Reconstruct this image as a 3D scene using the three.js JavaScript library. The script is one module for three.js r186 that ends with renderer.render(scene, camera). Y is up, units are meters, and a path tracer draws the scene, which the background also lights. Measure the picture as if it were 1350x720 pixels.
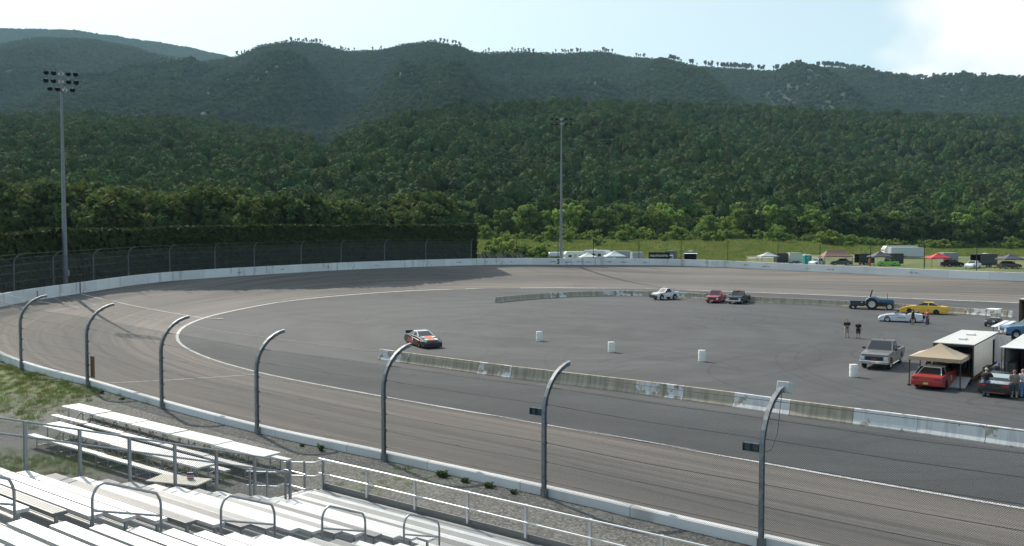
import * as THREE from 'three';
import { mergeGeometries, mergeVertices } from 'three/addons/utils/BufferGeometryUtils.js';
import { RoundedBoxGeometry } from 'three/addons/geometries/RoundedBoxGeometry.js';
import { MarchingCubes } from 'three/addons/objects/MarchingCubes.js';

// ------------------------------------------------------------------ camera, sky, sun, exposure
const scene = new THREE.Scene();
const EYE = 9.7, FOCAL = 1169, HORIZON = 311;           // metres above the infield; focal length and horizon in pixels of a 1350 x 720 picture
const PITCH = Math.atan((360 - HORIZON) / FOCAL);
const camera = new THREE.PerspectiveCamera(2 * Math.atan(360 / FOCAL) * 180 / Math.PI, 1350 / 720, 0.1, 20000);
camera.position.set(0, EYE, 0);
camera.rotation.x = -PITCH;
camera.updateMatrixWorld();

const SUN_AZ = Math.atan2(-0.6, 0.8), SUN_EL = 40 * Math.PI / 180;    // azimuth from straight ahead, left negative
const sunDir = new THREE.Vector3(Math.sin(SUN_AZ) * Math.cos(SUN_EL), Math.sin(SUN_EL), -Math.cos(SUN_AZ) * Math.cos(SUN_EL));
const sun = new THREE.DirectionalLight(new THREE.Color(1, 0.93, 0.82), 5);
sun.position.copy(sunDir).multiplyScalar(600).add(new THREE.Vector3(10, 0, -100));
sun.target.position.set(10, 0, -100);
sun.castShadow = true;
sun.shadow.mapSize.set(4096, 4096);
Object.assign(sun.shadow.camera, { left: -220, right: 220, top: 220, bottom: -220, near: 1, far: 1500 });
scene.add(sun, sun.target);

// small deterministic noise kit
function rngOf(seed) { let a = seed >>> 0; return () => { a = (a + 0x6d2b79f5) | 0; let t = Math.imul(a ^ (a >>> 15), 1 | a); t = (t + Math.imul(t ^ (t >>> 7), 61 | t)) ^ t; return ((t ^ (t >>> 14)) >>> 0) / 4294967296; }; }
const hash2 = (x, y) => { let h = Math.imul(x | 0, 374761393) ^ Math.imul(y | 0, 668265263); h = Math.imul(h ^ (h >>> 13), 1274126177); return ((h ^ (h >>> 16)) >>> 0) / 4294967296; };
const vnoise = (x, y) => { const xi = Math.floor(x), yi = Math.floor(y), fx = x - xi, fy = y - yi, u = fx * fx * (3 - 2 * fx), v = fy * fy * (3 - 2 * fy);
  const a = hash2(xi, yi), b = hash2(xi + 1, yi), c = hash2(xi, yi + 1), d = hash2(xi + 1, yi + 1); return a + (b - a) * u + (c - a) * v + (a - b - c + d) * u * v; };
const fbm = (x, y, o = 4) => { let s = 0, a = 0.5, n = 0; for (let i = 0; i < o; i++) { s += a * vnoise(x, y); n += a; a *= 0.5; x = x * 2.03 + 17.1; y = y * 2.03 + 9.7; } return s / n; };
const clamp = (x, a = 0, b = 1) => Math.min(b, Math.max(a, x));
const smooth = (a, b, x) => { const t = clamp((x - a) / (b - a)); return t * t * (3 - 2 * t); };
const lerp = (a, b, t) => a + (b - a) * t;
const curve1 = (pts, x) => { if (x <= pts[0][0]) return pts[0][1]; for (let i = 1; i < pts.length; i++) if (x <= pts[i][0]) { const t = (x - pts[i - 1][0]) / (pts[i][0] - pts[i - 1][0]); return lerp(pts[i - 1][1], pts[i][1], t * t * (3 - 2 * t) * 0.5 + t * 0.5); } return pts[pts.length - 1][1]; };

// the sky: hazy summer air, brighter round the sun, one big cloud bank to the right
{
  const W = 2048, H = 1024, data = new Float32Array(W * H * 4), d = new THREE.Vector3();
  for (let j = 0; j < H; j++) for (let i = 0; i < W; i++) {
    const el = ((j + 0.5) / H - 0.5) * Math.PI, az = ((i + 0.5) / W - 0.5) * 2 * Math.PI;
    d.set(Math.cos(el) * Math.cos(az), Math.sin(el), Math.cos(el) * Math.sin(az));
    const up = Math.max(d.y, 0), c = clamp(d.dot(sunDir), -1, 1), ang = Math.acos(c);
    const glow = 0.85 * Math.exp(-ang * 3.2) + 0.55 * Math.exp(-ang * 1.3);
    const hz = Math.exp(-up * 4.2);
    let r = 0.11 + 0.60 * hz + glow * 1.62, g = 0.25 + 0.72 * hz + glow * 1.52, b = 0.42 + 0.60 * hz + glow * 1.30;
    // cloud: azimuth to the right of straight ahead
    const q = Math.atan2(d.x, -d.z), e = el;
    const n = fbm(q * 9 + 3, e * 13 + 5, 6), n2 = fbm(q * 30 + 1, e * 38 + 2, 5);
    const bank = smooth(0.385, 0.50, q - 0.35 * Math.max(0, 0.135 - e) * 1.6 + (n - 0.5) * 0.20 + (n2 - 0.5) * 0.05) * (1 - smooth(0.9, 1.25, q)) * (1 - smooth(0.30, 0.46, e + (n - 0.5) * 0.2));
    const foot = smooth(0.0, 0.03, 0.185 - e - Math.max(0, 0.405 - q) * 0.9 + (n2 - 0.5) * 0.06) * smooth(0.385, 0.40, q + (n2 - 0.5) * 0.03) * (1 - smooth(0.9, 1.2, q));
    const far = smooth(0.60, 0.74, fbm(q * 3.1 + 40, e * 7 + 3, 5)) * smooth(0.05, 0.2, e) * (1 - smooth(0.6, 0.95, e)) * 0.5 * (Math.abs(q) > 0.85 ? 1 : 0);
    const m = el > 0 ? clamp(Math.max(bank, foot * 0.85, far)) : 0;
    const lit = 1.12 + (n2 - 0.5) * 0.10 + (n - 0.5) * 0.08;
    r = lerp(r, lit * 1.0 + glow * 0.25, m); g = lerp(g, lit * 0.965 + glow * 0.22, m); b = lerp(b, lit * 0.955 + glow * 0.2, m);
    if (el < 0) { const k = 1 - smooth(0, -0.5, el) * 0.5; r *= k; g *= k; b *= k; }
    const o = (j * W + i) * 4; data[o] = r; data[o + 1] = g; data[o + 2] = b; data[o + 3] = 1;
  }
  const sky = new THREE.DataTexture(data, W, H, THREE.RGBAFormat, THREE.FloatType);
  sky.mapping = THREE.EquirectangularReflectionMapping; sky.magFilter = THREE.LinearFilter; sky.minFilter = THREE.LinearFilter; sky.wrapS = THREE.RepeatWrapping; sky.needsUpdate = true;
  scene.background = sky; scene.environment = sky; scene.backgroundIntensity = 1.0; scene.environmentIntensity = 1.0;
}
const renderer = new THREE.WebGLRenderer({ antialias: true });
renderer.toneMapping = THREE.LinearToneMapping;
renderer.toneMappingExposure = 1.15;
renderer.shadowMap.enabled = true;
scene.fog = new THREE.FogExp2(new THREE.Color(0.46, 0.72, 0.86), 0.00006);

// ------------------------------------------------------------------ helpers
const V = (x, y, z) => new THREE.Vector3(x, y, z);
const W3 = (X, e, Z) => new THREE.Vector3(X, e, -Z);                       // metres right, up, ahead
function rayOf(px, py) { const d = V(px - 675, -(py - 360), -FOCAL); d.applyAxisAngle(V(1, 0, 0), -PITCH); return d.normalize(); }
function atHeight(px, py, e) { const d = rayOf(px, py), t = (e - EYE) / d.y; return { X: d.x * t, Z: -d.z * t, e }; }
function toPixel(X, e, Z) { const D = EYE - e, c = Math.cos(PITCH), s = Math.sin(PITCH), zc = Z * c + D * s, yc = D * c - Z * s; return [675 + FOCAL * X / zc, 360 + FOCAL * yc / zc]; }

const taken = new Map();
function numbered(name) { const n = taken.get(name) || 0; taken.set(name, n + 1); return n ? `${name}_${String(n).padStart(3, '0')}` : name; }
function shadows(o) { o.castShadow = true; o.receiveShadow = true; return o; }
function tag(o, label, category, group, kind) { if (label) o.userData.label = label; if (category) o.userData.category = category; if (group) o.userData.group = group; if (kind) o.userData.kind = kind; return o; }
function thing(name, label, category, pos = [0, 0, 0], turn = 0, group) {
  const o = new THREE.Group(); o.name = numbered(name); o.position.set(...pos); o.rotation.y = turn; scene.add(o); return tag(o, label, category, group);
}
function dup(src, pos, turn, label, group) {
  const o = src.clone(); o.name = numbered(src.name.replace(/_\d{3}$/, '')); o.userData = { ...src.userData }; o.position.set(...pos); o.rotation.y = turn; scene.add(o);
  if (label) o.userData.label = label; if (group) o.userData.group = group; return o;
}
function std(color, roughness = 0.8, metalness = 0, extra = {}) {
  const m = new THREE.MeshStandardMaterial({ roughness, metalness, ...extra });
  if (Array.isArray(color)) m.color.setRGB(...color); else if (color !== undefined) m.color.set(color);
  return m;
}
function phys(color, o) { const m = new THREE.MeshPhysicalMaterial(o); if (Array.isArray(color)) m.color.setRGB(...color); else m.color.set(color); return m; }

const M4 = (p, q = [0, 0, 0], s = [1, 1, 1]) => new THREE.Matrix4().compose(V(...p), new THREE.Quaternion().setFromEuler(new THREE.Euler(...q)), V(...s));
const plain = (g) => { let o = g.index ? g.toNonIndexed() : g; for (const k of Object.keys(o.attributes)) if (!['position', 'normal', 'uv'].includes(k)) o.deleteAttribute(k); if (!o.attributes.normal) o.computeVertexNormals(); if (!o.attributes.uv) o.setAttribute('uv', new THREE.BufferAttribute(new Float32Array(o.attributes.position.count * 2), 2)); return o; };
function boxUV(g, s = 1) {                                                  // uv in metres from the face each vertex lies on
  const p = g.attributes.position, uv = new Float32Array(p.count * 2), a = V(), b = V(), c = V(), n = V();
  for (let i = 0; i < p.count; i += 3) {
    a.fromBufferAttribute(p, i); b.fromBufferAttribute(p, i + 1); c.fromBufferAttribute(p, i + 2);
    n.copy(b).sub(a).cross(c.clone().sub(a)); const ax = Math.abs(n.x), ay = Math.abs(n.y), az = Math.abs(n.z);
    for (let k = 0; k < 3; k++) { const v = [a, b, c][k]; const [u, w] = ay >= ax && ay >= az ? [v.x, v.z] : ax >= az ? [v.z, v.y] : [v.x, v.y]; uv[(i + k) * 2] = u * s; uv[(i + k) * 2 + 1] = w * s; }
  }
  g.setAttribute('uv', new THREE.BufferAttribute(uv, 2)); return g;
}
class MB {                                                                   // gathers pieces of ONE part and joins them
  constructor() { this.list = []; }
  add(g, m) { g = plain(g.clone()); if (m) g.applyMatrix4(m); this.list.push(g); return this; }
  box(p, s, q = [0, 0, 0]) { return this.add(new THREE.BoxGeometry(...s), M4(p, q)); }
  rbox(p, s, r = 0.02, q = [0, 0, 0], seg = 2) { return this.add(new RoundedBoxGeometry(s[0], s[1], s[2], seg, Math.min(r, Math.min(...s) * 0.49)), M4(p, q)); }
  rod(a, b, r, r2 = r, seg = 8) {
    const A = V(...a), B = V(...b), d = B.clone().sub(A), L = d.length();
    const m = new THREE.Matrix4().compose(A.clone().add(B).multiplyScalar(0.5), new THREE.Quaternion().setFromUnitVectors(V(0, 1, 0), d.normalize()), V(1, 1, 1));
    return this.add(new THREE.CylinderGeometry(r2, r, L, seg), m);
  }
  bar(a, b, w, h) {                                                          // rectangular bar from a to b
    const A = V(...a), B = V(...b), d = B.clone().sub(A), L = d.length(); d.normalize();
    const side = Math.abs(d.y) > 0.99 ? V(1, 0, 0) : V(0, 1, 0).cross(d).normalize(), up = d.clone().cross(side);
    const m = new THREE.Matrix4().makeBasis(d, up, side).setPosition(A.add(B).multiplyScalar(0.5));
    return this.add(new THREE.BoxGeometry(L, h, w), m);
  }
  tube(pts, r, seg = 8, n = 0, closed = false) { const c = new THREE.CatmullRomCurve3(pts.map((p) => V(...p)), closed, 'catmullrom', 0.2); return this.add(new THREE.TubeGeometry(c, n || pts.length * 5, r, seg, closed)); }
  lathe(pts, p, q = [0, 0, 0], seg = 20) { return this.add(new THREE.LatheGeometry(pts.map((a) => new THREE.Vector2(...a)), seg), M4(p, q)); }
  poly(pts, depth, p = [0, 0, 0], q = [0, 0, 0], bevel = 0) {
    const g = new THREE.ExtrudeGeometry(new THREE.Shape(pts.map((a) => new THREE.Vector2(...a))), { depth, bevelEnabled: bevel > 0, bevelSize: bevel, bevelThickness: bevel, bevelSegments: 2, curveSegments: 6 });
    return this.add(g, M4(p, q));
  }
  quad(a, b, c, d) { const g = new THREE.BufferGeometry(); g.setAttribute('position', new THREE.Float32BufferAttribute([...a, ...b, ...c, ...a, ...c, ...d], 3)); g.computeVertexNormals(); return this.add(g); }
  hex(lo, hi) {                                                              // solid between two quads
    const f = (a, b, c, d) => this.quad(a, b, c, d); f(lo[3], lo[2], lo[1], lo[0]); f(hi[0], hi[1], hi[2], hi[3]);
    for (let i = 0; i < 4; i++) { const j = (i + 1) % 4; f(lo[i], lo[j], hi[j], hi[i]); } return this;
  }
  geo(uvScale = 1) { const g = this.list.length > 1 ? mergeGeometries(this.list) : this.list[0]; return uvScale ? boxUV(g, uvScale) : g; }
  build(name, mat, parent, uvScale = 1) { const m = shadows(new THREE.Mesh(this.geo(uvScale), mat)); if (parent) { m.name = name; parent.add(m); } else { m.name = numbered(name); scene.add(m); } return m; }
}
function meshOf(name, geo, mat, parent) { const m = shadows(new THREE.Mesh(geo, mat)); if (parent) { m.name = name; parent.add(m); } else { m.name = numbered(name); scene.add(m); } return m; }
function structure(name, geo, mat) { const m = meshOf(name, geo, mat); m.userData.kind = 'structure'; return m; }

// textures -------------------------------------------------------------
function texOf(w, h, f, { srgb = true, repeat = true } = {}) {              // f(i, j, out) writes 0..255 rgb (sRGB coded when srgb)
  const d = new Uint8Array(w * h * 4), o = [0, 0, 0, 255];
  for (let j = 0; j < h; j++) for (let i = 0; i < w; i++) { o[3] = 255; f(i, j, o); const k = (j * w + i) * 4; d[k] = clamp(o[0], 0, 255); d[k + 1] = clamp(o[1], 0, 255); d[k + 2] = clamp(o[2], 0, 255); d[k + 3] = o[3]; }
  const t = new THREE.DataTexture(d, w, h, THREE.RGBAFormat); t.magFilter = THREE.LinearFilter; t.minFilter = THREE.LinearMipmapLinearFilter; t.generateMipmaps = true;
  if (repeat) t.wrapS = t.wrapT = THREE.RepeatWrapping; if (srgb) t.colorSpace = THREE.SRGBColorSpace; t.needsUpdate = true; return t;
}
const s8 = (lin) => 255 * (lin <= 0.0031308 ? 12.92 * lin : 1.055 * Math.pow(lin, 1 / 2.4) - 0.055);
function canvasTex(w, h, draw) { const c = document.createElement('canvas'); c.width = w; c.height = h; draw(c.getContext('2d'), w, h); const t = new THREE.CanvasTexture(c); t.colorSpace = THREE.SRGBColorSpace; return t; }
function faceUp(g) {                                                         // turns every face of a ground sheet upwards
  const p = g.attributes.position, x = g.index.array;
  for (let i = 0; i < x.length; i += 3) { const [a, b, c] = [x[i], x[i + 1], x[i + 2]], ny = (p.getZ(b) - p.getZ(a)) * (p.getX(c) - p.getX(a)) - (p.getX(b) - p.getX(a)) * (p.getZ(c) - p.getZ(a)); if (ny < 0) { x[i + 1] = c; x[i + 2] = b; } }
  g.computeVertexNormals(); return g;
}
// ------------------------------------------------------------------ the oval: white line, wall, banking
const lerpPt = (pts, closed = false) => new THREE.CatmullRomCurve3(pts, closed, 'centripetal');
const DIR = new THREE.Vector2(0.798, -0.603), NRM = new THREE.Vector2(0.603, 0.798);   // along the straights (X, Z) and across towards the back straight
const NEAR_POSTS = [[6.6, 23.5, 1.76], [1.07, 27.7, 1.86], [-4.4, 31.8, 1.92], [-9.9, 35.7, 2.0], [-15.6, 40.1, 2.2], [-21.2, 44.6, 2.46], [-27.1, 49.5, 2.6]];
const wallPts = [];                                                        // X, inside base, Z, wall height, ground outside
{
  const add = (X, e, Z, h, g) => wallPts.push({ X, e, Z, h, g });
  for (const t of [150, 110, 70, 35, 15]) add(6.6 + DIR.x * t, 0.9, 23.5 + DIR.y * t, 0.85, 1.4);
  for (const [X, Z, top] of NEAR_POSTS) add(X, top - 0.85, Z, 0.85, top - 0.3);
  add(-35.5, 2.3, 57.6, 0.95, 2.6); add(-43.2, 2.7, 68.5, 1.1, 2.9);
  for (const [px, py, e] of [[0, 405, 2.9], [105, 387, 3.1], [215, 371.5, 3.4], [340, 362.5, 3.7], [480, 354.8, 4.0], [650, 349.3, 4.15], [735, 349.2, 4.15], [900, 350.6, 3.9], [1080, 358.6, 3.4], [1350, 371, 3.0]]) { const p = atHeight(px, py, e); add(p.X, e, p.Z, 1.27, e + 0.1); }
  const last = wallPts[wallPts.length - 1];
  for (const t of [25, 60, 100]) add(last.X + DIR.x * t, 3.0, last.Z + DIR.y * t, 1.27, 3.1);
}
const linePts = [];
{
  for (const [px, py, e] of [[1350, 670, 0.3], [800, 573, 0.3], [500, 521.5, 0.35], [340, 490, 0.4], [262, 466, 0.5], [236, 447, 0.55], [250, 428, 0.6], [300, 412, 0.6], [400, 395, 0.65], [540, 384, 0.65], [660, 380.3, 0.65], [850, 381, 0.65], [1000, 386, 0.6], [1350, 400, 0.6]]) { const p = atHeight(px, py, e); linePts.push({ X: p.X, e, Z: p.Z }); }
  const a = linePts[0], b = linePts[linePts.length - 1];
  for (const t of [25, 60, 100, 130]) linePts.unshift({ X: a.X + DIR.x * t, e: 0.3, Z: a.Z + DIR.y * t });
  for (const t of [25, 60, 100]) linePts.push({ X: b.X + DIR.x * t, e: 0.6, Z: b.Z + DIR.y * t });
}
// close both round the far end of the oval, out of the picture
{
  const close = (list, r, e, h, g, far) => {
    const a = list[list.length - 1], b = list[0], cx = (a.X + b.X) / 2, cz = (a.Z + b.Z) / 2, R = Math.hypot(a.X - b.X, a.Z - b.Z) / 2, a0 = Math.atan2(a.Z - cz, a.X - cx);
    for (let i = 1; i < 8; i++) { const t = a0 - Math.PI * i / 8; list.push({ X: cx + Math.cos(t) * R, Z: cz + Math.sin(t) * R, e, h, g }); }
  };
  close(wallPts, 0, 3.2, 1.27, 3.3); close(linePts, 0, 0.6);
}
const wallCurve = lerpPt(wallPts.map((p) => V(p.X, p.e, p.Z)), true), lineCurve = lerpPt(linePts.map((p) => V(p.X, p.e, p.Z)), true);
function sampleLoop(curve, step) { const L = curve.getLength(), n = Math.round(L / step); curve.arcLengthDivisions = 3000; curve.updateArcLengths(); return Array.from({ length: n }, (_, i) => curve.getPointAt(i / n)); }
const LINE = sampleLoop(lineCurve, 0.8), WALL = sampleLoop(wallCurve, 1.0);
const wallLen = wallCurve.getLength(), wallStep = wallLen / WALL.length;
// heights of wall and outside ground along the loop (by nearest control point, blended)
const wallInfo = WALL.map((p) => { let s = 0, h = 0, g = 0; for (const c of wallPts) { const w = 1 / (0.5 + (c.X - p.x) ** 2 + (c.Z - p.z) ** 2) ** 2; s += w; h += w * c.h; g += w * (c.g - c.e); } return { h: h / s, g: g / s }; });
for (let k = 0; k < 12; k++) { const old = wallInfo.map((a) => ({ ...a })), n = old.length; wallInfo.forEach((a, i) => { for (const f of ['h', 'g']) a[f] = (old[(i + n - 3) % n][f] + old[i][f] + old[(i + 3) % n][f]) / 3; }); }
const wallNormal = WALL.map((_, i) => { const n = WALL.length, a = WALL[(i + n - 2) % n], b = WALL[(i + 2) % n]; const t = new THREE.Vector2(b.x - a.x, b.z - a.z).normalize(); return new THREE.Vector2(-t.y, t.x); });  // fixed below to point outwards
{ const c = WALL.reduce((s, p) => s.add(p), V()).divideScalar(WALL.length); wallNormal.forEach((n, i) => { if (n.x * (WALL[i].x - c.x) + n.y * (WALL[i].z - c.z) < 0) n.negate(); }); }
function nearest(list, x, z) { let b = 0, bd = 1e9; for (let i = 0; i < list.length; i++) { const d = (list[i].x - x) ** 2 + (list[i].z - z) ** 2; if (d < bd) { bd = d; b = i; } } return [b, Math.sqrt(bd)]; }
function insideLoop(list, x, z) { let c = false; for (let i = 0, j = list.length - 1; i < list.length; j = i++) { const a = list[i], b = list[j]; if ((a.z > z) !== (b.z > z) && x < (b.x - a.x) * (z - a.z) / (b.z - a.z) + a.x) c = !c; } return c; }
// infield: level, rising a little to the line
function infieldHeight(X, Z) { const [i, d] = nearest(LINE, X, Z); return LINE[i].y * Math.pow(clamp(1 - d / 16), 1.6); }
const LINE_COARSE = LINE.filter((_, i) => i % 3 === 0), WALL_COARSE = WALL.filter((_, i) => i % 3 === 0);
// land outside the wall
const qOf = (X, Z) => 675 + FOCAL * X / Math.max(Z, 1);
function fieldHeight(X, Z) {
  const q = qOf(X, Z), A = curve1([[0, 3.5], [640, 4.6], [1000, 4.2], [1250, 0.6], [1500, 0.5]], q);
  const rise = Z > 0 ? smooth(212, 335, Z) * A : 0;
  return 3.2 + rise + (fbm(X * 0.03, Z * 0.03, 3) - 0.5) * 0.7 * smooth(190, 240, Math.hypot(X, Z));
}
function outsideHeight(X, Z) {
  const [i, d] = nearest(WALL, X, Z), near = WALL[i].y + wallInfo[i].g;
  const stand = 1.45;                                                       // level ground round the grandstand
  const toStand = smooth(0, 7, d) * smooth(75, 45, Math.hypot(X + 5, Z - 10));
  const base = lerp(near, stand, toStand);
  return lerp(base, fieldHeight(X, Z), smooth(4, 34, d) * (1 - smooth(75, 45, Math.hypot(X + 5, Z - 10))));
}
function landHeight(X, Z) { return insideLoop(LINE_COARSE, X, Z) ? infieldHeight(X, Z) : outsideHeight(X, Z); }
function onInfield(px, py) { let p = atHeight(px, py, 0.1); for (let k = 0; k < 4; k++) p = atHeight(px, py, infieldHeight(p.X, p.Z)); return p; }

// infield paving ---------------------------------------------------------
const IN0 = { X: -45, Z: 25, S: 150 };                                       // the square of ground that its texture covers
function infieldTexture() {
  const N = 2048, marks = new Float32Array(N * N), r = rngOf(11), mpp = IN0.S / N;
  const put = (X, Z, w, a) => { const i0 = (X - IN0.X) / mpp, j0 = (Z - IN0.Z) / mpp, n = Math.ceil(w / mpp); for (let j = -n; j <= n; j++) for (let i = -n; i <= n; i++) { const x = Math.round(i0) + i, y = Math.round(j0) + j; if (x < 0 || y < 0 || x >= N || y >= N) continue; const dd = Math.hypot(x - i0, y - j0) * mpp / w; if (dd < 1) marks[y * N + x] = Math.max(marks[y * N + x], a * (1 - dd * dd)); } };
  for (let k = 0; k < 110; k++) {                                             // tyre marks: pairs of wide arcs and tight loops
    const cx = lerp(-25, 60, r()), cz = lerp(50, 140, r()), R = k < 26 ? lerp(1.5, 4, r()) : lerp(8, 34, r()), a0 = r() * 6.3, da = (k < 26 ? 4 : 1.6) * (0.5 + r()), pair = r() < 0.6 ? 1.5 : 0, str = 0.25 + 0.5 * r();
    for (let t = 0; t < da; t += 0.04 / R) for (const o of pair ? [0, pair] : [0]) put(cx + Math.cos(a0 + t) * (R + o), cz + Math.sin(a0 + t) * (R + o) * 0.9, 0.17, str * (0.4 + 0.6 * vnoise(t * R * 0.8, k)));
  }
  return texOf(N, N, (i, j, o) => {
    const X = IN0.X + i * mpp, Z = IN0.Z + j * mpp;
    const [u, v] = [X * DIR.x + Z * DIR.y, X * NRM.x + Z * NRM.y];
    const big = fbm(X * 0.05, Z * 0.05, 4), mid = fbm(u * 0.12 + 7, v * 0.9, 4), fine = hash2(i, j), pat = fbm(X * 0.4 + 31, Z * 0.4, 3), sw = fbm(u * 0.03, v * 0.35 + 50, 3);
    let l = 0.058 * (0.84 + 0.26 * big + 0.26 * (mid - 0.5) + 0.30 * (fine - 0.5) + 0.26 * (pat - 0.5) + 0.18 * (sw - 0.5));
    const dx = X - 4, dz = Z - 92, rad = Math.hypot(dx, dz * 0.85), ang = Math.atan2(dz, dx), sweep = fbm(ang * 2.2 + 9, rad * 0.55, 4); l *= (1 - 0.6 * marks[j * N + i]) * (1 + 0.5 * (sweep - 0.5));
    if (smooth(0.70, 0.78, fbm(X * 0.16 + 90, Z * 0.16, 4)) > 0) l *= 1 - 0.10 * smooth(0.66, 0.76, fbm(X * 0.16 + 90, Z * 0.16, 4));
    o[0] = s8(l * 1.0); o[1] = s8(l * 1.0); o[2] = s8(l * 1.02);
  });
}
{
  const g = new THREE.BufferGeometry(), pos = [], uv = [], idx = [], rings = [0, 0.8, 2, 4, 7, 11, 16, 18], n = LINE.length;
  const c = LINE.reduce((s, p) => s.add(p), V()).divideScalar(n);
  for (let k = 0; k < rings.length; k++) for (let i = 0; i < n; i++) {       // rings that move in from the line
    const p = LINE[i], a = LINE[(i + n - 2) % n], b = LINE[(i + 2) % n], t = new THREE.Vector2(b.x - a.x, b.z - a.z).normalize(); let nx = -t.y, nz = t.x; if (nx * (c.x - p.x) + nz * (c.z - p.z) < 0) { nx = -nx; nz = -nz; }
    const X = p.x + nx * rings[k], Z = p.z + nz * rings[k], e = p.y * Math.pow(clamp(1 - rings[k] / 16), 1.6);
    pos.push(X, e, -Z); uv.push((X - IN0.X) / IN0.S, (Z - IN0.Z) / IN0.S);
  }
  for (let k = 0; k + 1 < rings.length; k++) for (let i = 0; i < n; i++) { const j = (i + 1) % n, A = k * n + i, B = k * n + j; idx.push(A, A + n, B, B, A + n, B + n); }
  const ring = (rings.length - 1) * n, shape = Array.from({ length: n }, (_, i) => new THREE.Vector2(pos[(ring + i) * 3], pos[(ring + i) * 3 + 2]));
  for (const f of THREE.ShapeUtils.triangulateShape(shape, [])) idx.push(ring + f[0], ring + f[1], ring + f[2]);
  g.setAttribute('position', new THREE.Float32BufferAttribute(pos, 3)); g.setAttribute('uv', new THREE.Float32BufferAttribute(uv, 2)); g.setIndex(idx);
  faceUp(g);
  structure('infield_paving', g, std([1, 1, 1], 0.86, 0, { map: infieldTexture(), side: THREE.DoubleSide }));
}
// banked racing surface ------------------------------------------------------
const TRACK_TILE = 118;
function trackTexture() {
  const Wd = 2048, Hd = 512, r = rngOf(5), dark = new Float32Array(Wd * Hd), light = new Float32Array(Wd * Hd), mx = TRACK_TILE / Wd, my = 17 / Hd;
  const put = (buf, s, t, w, a) => { const i0 = s / mx, j0 = t / my, ni = Math.ceil(w / mx), nj = Math.ceil(w / my); for (let j = -nj; j <= nj; j++) for (let i = -ni; i <= ni; i++) { const x = ((Math.round(i0) + i) % Wd + Wd) % Wd, y = Math.round(j0) + j; if (y < 0 || y >= Hd) continue; const dd = Math.hypot((Math.round(i0) + i - i0) * mx, (y - j0) * my) / w; if (dd < 1) buf[y * Wd + x] = Math.max(buf[y * Wd + x], a * (1 - dd * dd)); } };
  for (let k = 0; k < 64; k++) {                                             // skids that run up to the wall
    const s0 = r() * TRACK_TILE, L = 4 + 14 * r(), t0 = 4 + 11 * r(), dt = (1 + 2.6 * r()) * (r() < 0.75 ? 1 : -1), a = 0.35 + 0.5 * r();
    for (let u = 0; u < 1; u += 0.04 / L) { put(dark, s0 + u * L, t0 + dt * u * u, 0.11, a * Math.sin(Math.PI * Math.min(1, u * 1.1 + 0.05)) * (0.4 + 0.6 * vnoise(u * 20, k))); }
  }
  for (let k = 0; k < 16; k++) { let s = r() * TRACK_TILE, t = r() * 14, a = r() * 6.3; const m = 40 + 90 * r(); for (let i = 0; i < m; i++) { put(dark, s, t, 0.045, 0.45); a += (r() - 0.5) * 0.9; s += Math.cos(a) * 0.06; t += Math.sin(a) * 0.06; } }   // cracks
  for (let k = 0; k < 26; k++) { const s0 = r() * TRACK_TILE, t0 = 1 + 14 * r(), L = 2 + 7 * r(); for (let u = 0; u < L; u += 0.04) put(light, s0 + u, t0 + 0.02 * u, 0.05, 0.35 * vnoise(u * 2, k)); }
  const per = (x, n) => ((x % n) + n) % n;
  const tn = (s, t, fs, ft, o) => { const a = s / TRACK_TILE, w = smooth(0.85, 1, a); return lerp(fbm(s * fs, t * ft, o), fbm((s - TRACK_TILE) * fs, t * ft, o), w); };
  return texOf(Wd, Hd, (i, j, o) => {
    const s = i * mx, t = j * my;                                            // t = 0 at the white line, about 16 at the wall
    const streak = tn(s, t, 0.035, 2.6, 4), fineStreak = tn(s, t + 40, 0.10, 9, 3), big = tn(s + 300, t, 0.04, 0.12, 3), grain = hash2(i, j);
    let l = 0.128 * (0.76 + 0.95 * (streak - 0.5) + 0.55 * (fineStreak - 0.5) + 0.42 * big + 0.30 * (grain - 0.5));
    l *= 1 - 0.30 * Math.exp(-((t - 8) ** 2) / 10) * (0.4 + streak) - 0.10 * smooth(13, 16, t);      // the rubbered groove and the grey outer lane
    l *= (1 - 0.6 * dark[j * Wd + i]) * (1 + 0.7 * light[j * Wd + i]);
    const warm = 0.5 + 0.5 * smooth(0.3, 0.7, big) - 0.35 * Math.exp(-((t - 7.5) ** 2) / 12);
    o[0] = s8(l * (1.05 + 0.12 * warm)); o[1] = s8(l * 0.98); o[2] = s8(l * (0.92 - 0.09 * warm));
  });
}
const TRACK_INNER = WALL.map((p) => LINE[nearest(LINE, p.x, p.z)[0]]);
{
  const n = WALL.length, K = 10, pos = [], uv = [], idx = []; let s = 0;
  for (let i = 0; i <= n; i++) {
    const w = WALL[i % n], l = TRACK_INNER[i % n], wd = Math.hypot(w.x - l.x, w.z - l.z);
    for (let k = 0; k <= K; k++) { const t = k / K, up = t * 0.75 + t * t * 0.25; pos.push(lerp(l.x, w.x, t), lerp(l.y, w.y, up) , -lerp(l.z, w.z, t)); uv.push(s / TRACK_TILE, t * wd / 17); }
    s += wallStep;
  }
  for (let i = 0; i < n; i++) for (let k = 0; k < K; k++) { const a = i * (K + 1) + k, b = a + K + 1; idx.push(a, b, a + 1, a + 1, b, b + 1); }
  const g = new THREE.BufferGeometry(); g.setAttribute('position', new THREE.Float32BufferAttribute(pos, 3)); g.setAttribute('uv', new THREE.Float32BufferAttribute(uv, 2)); g.setIndex(idx); faceUp(g);
  structure('race_track', g, std([1, 1, 1], 0.88, 0, { map: trackTexture(), side: THREE.DoubleSide }));
}
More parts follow.
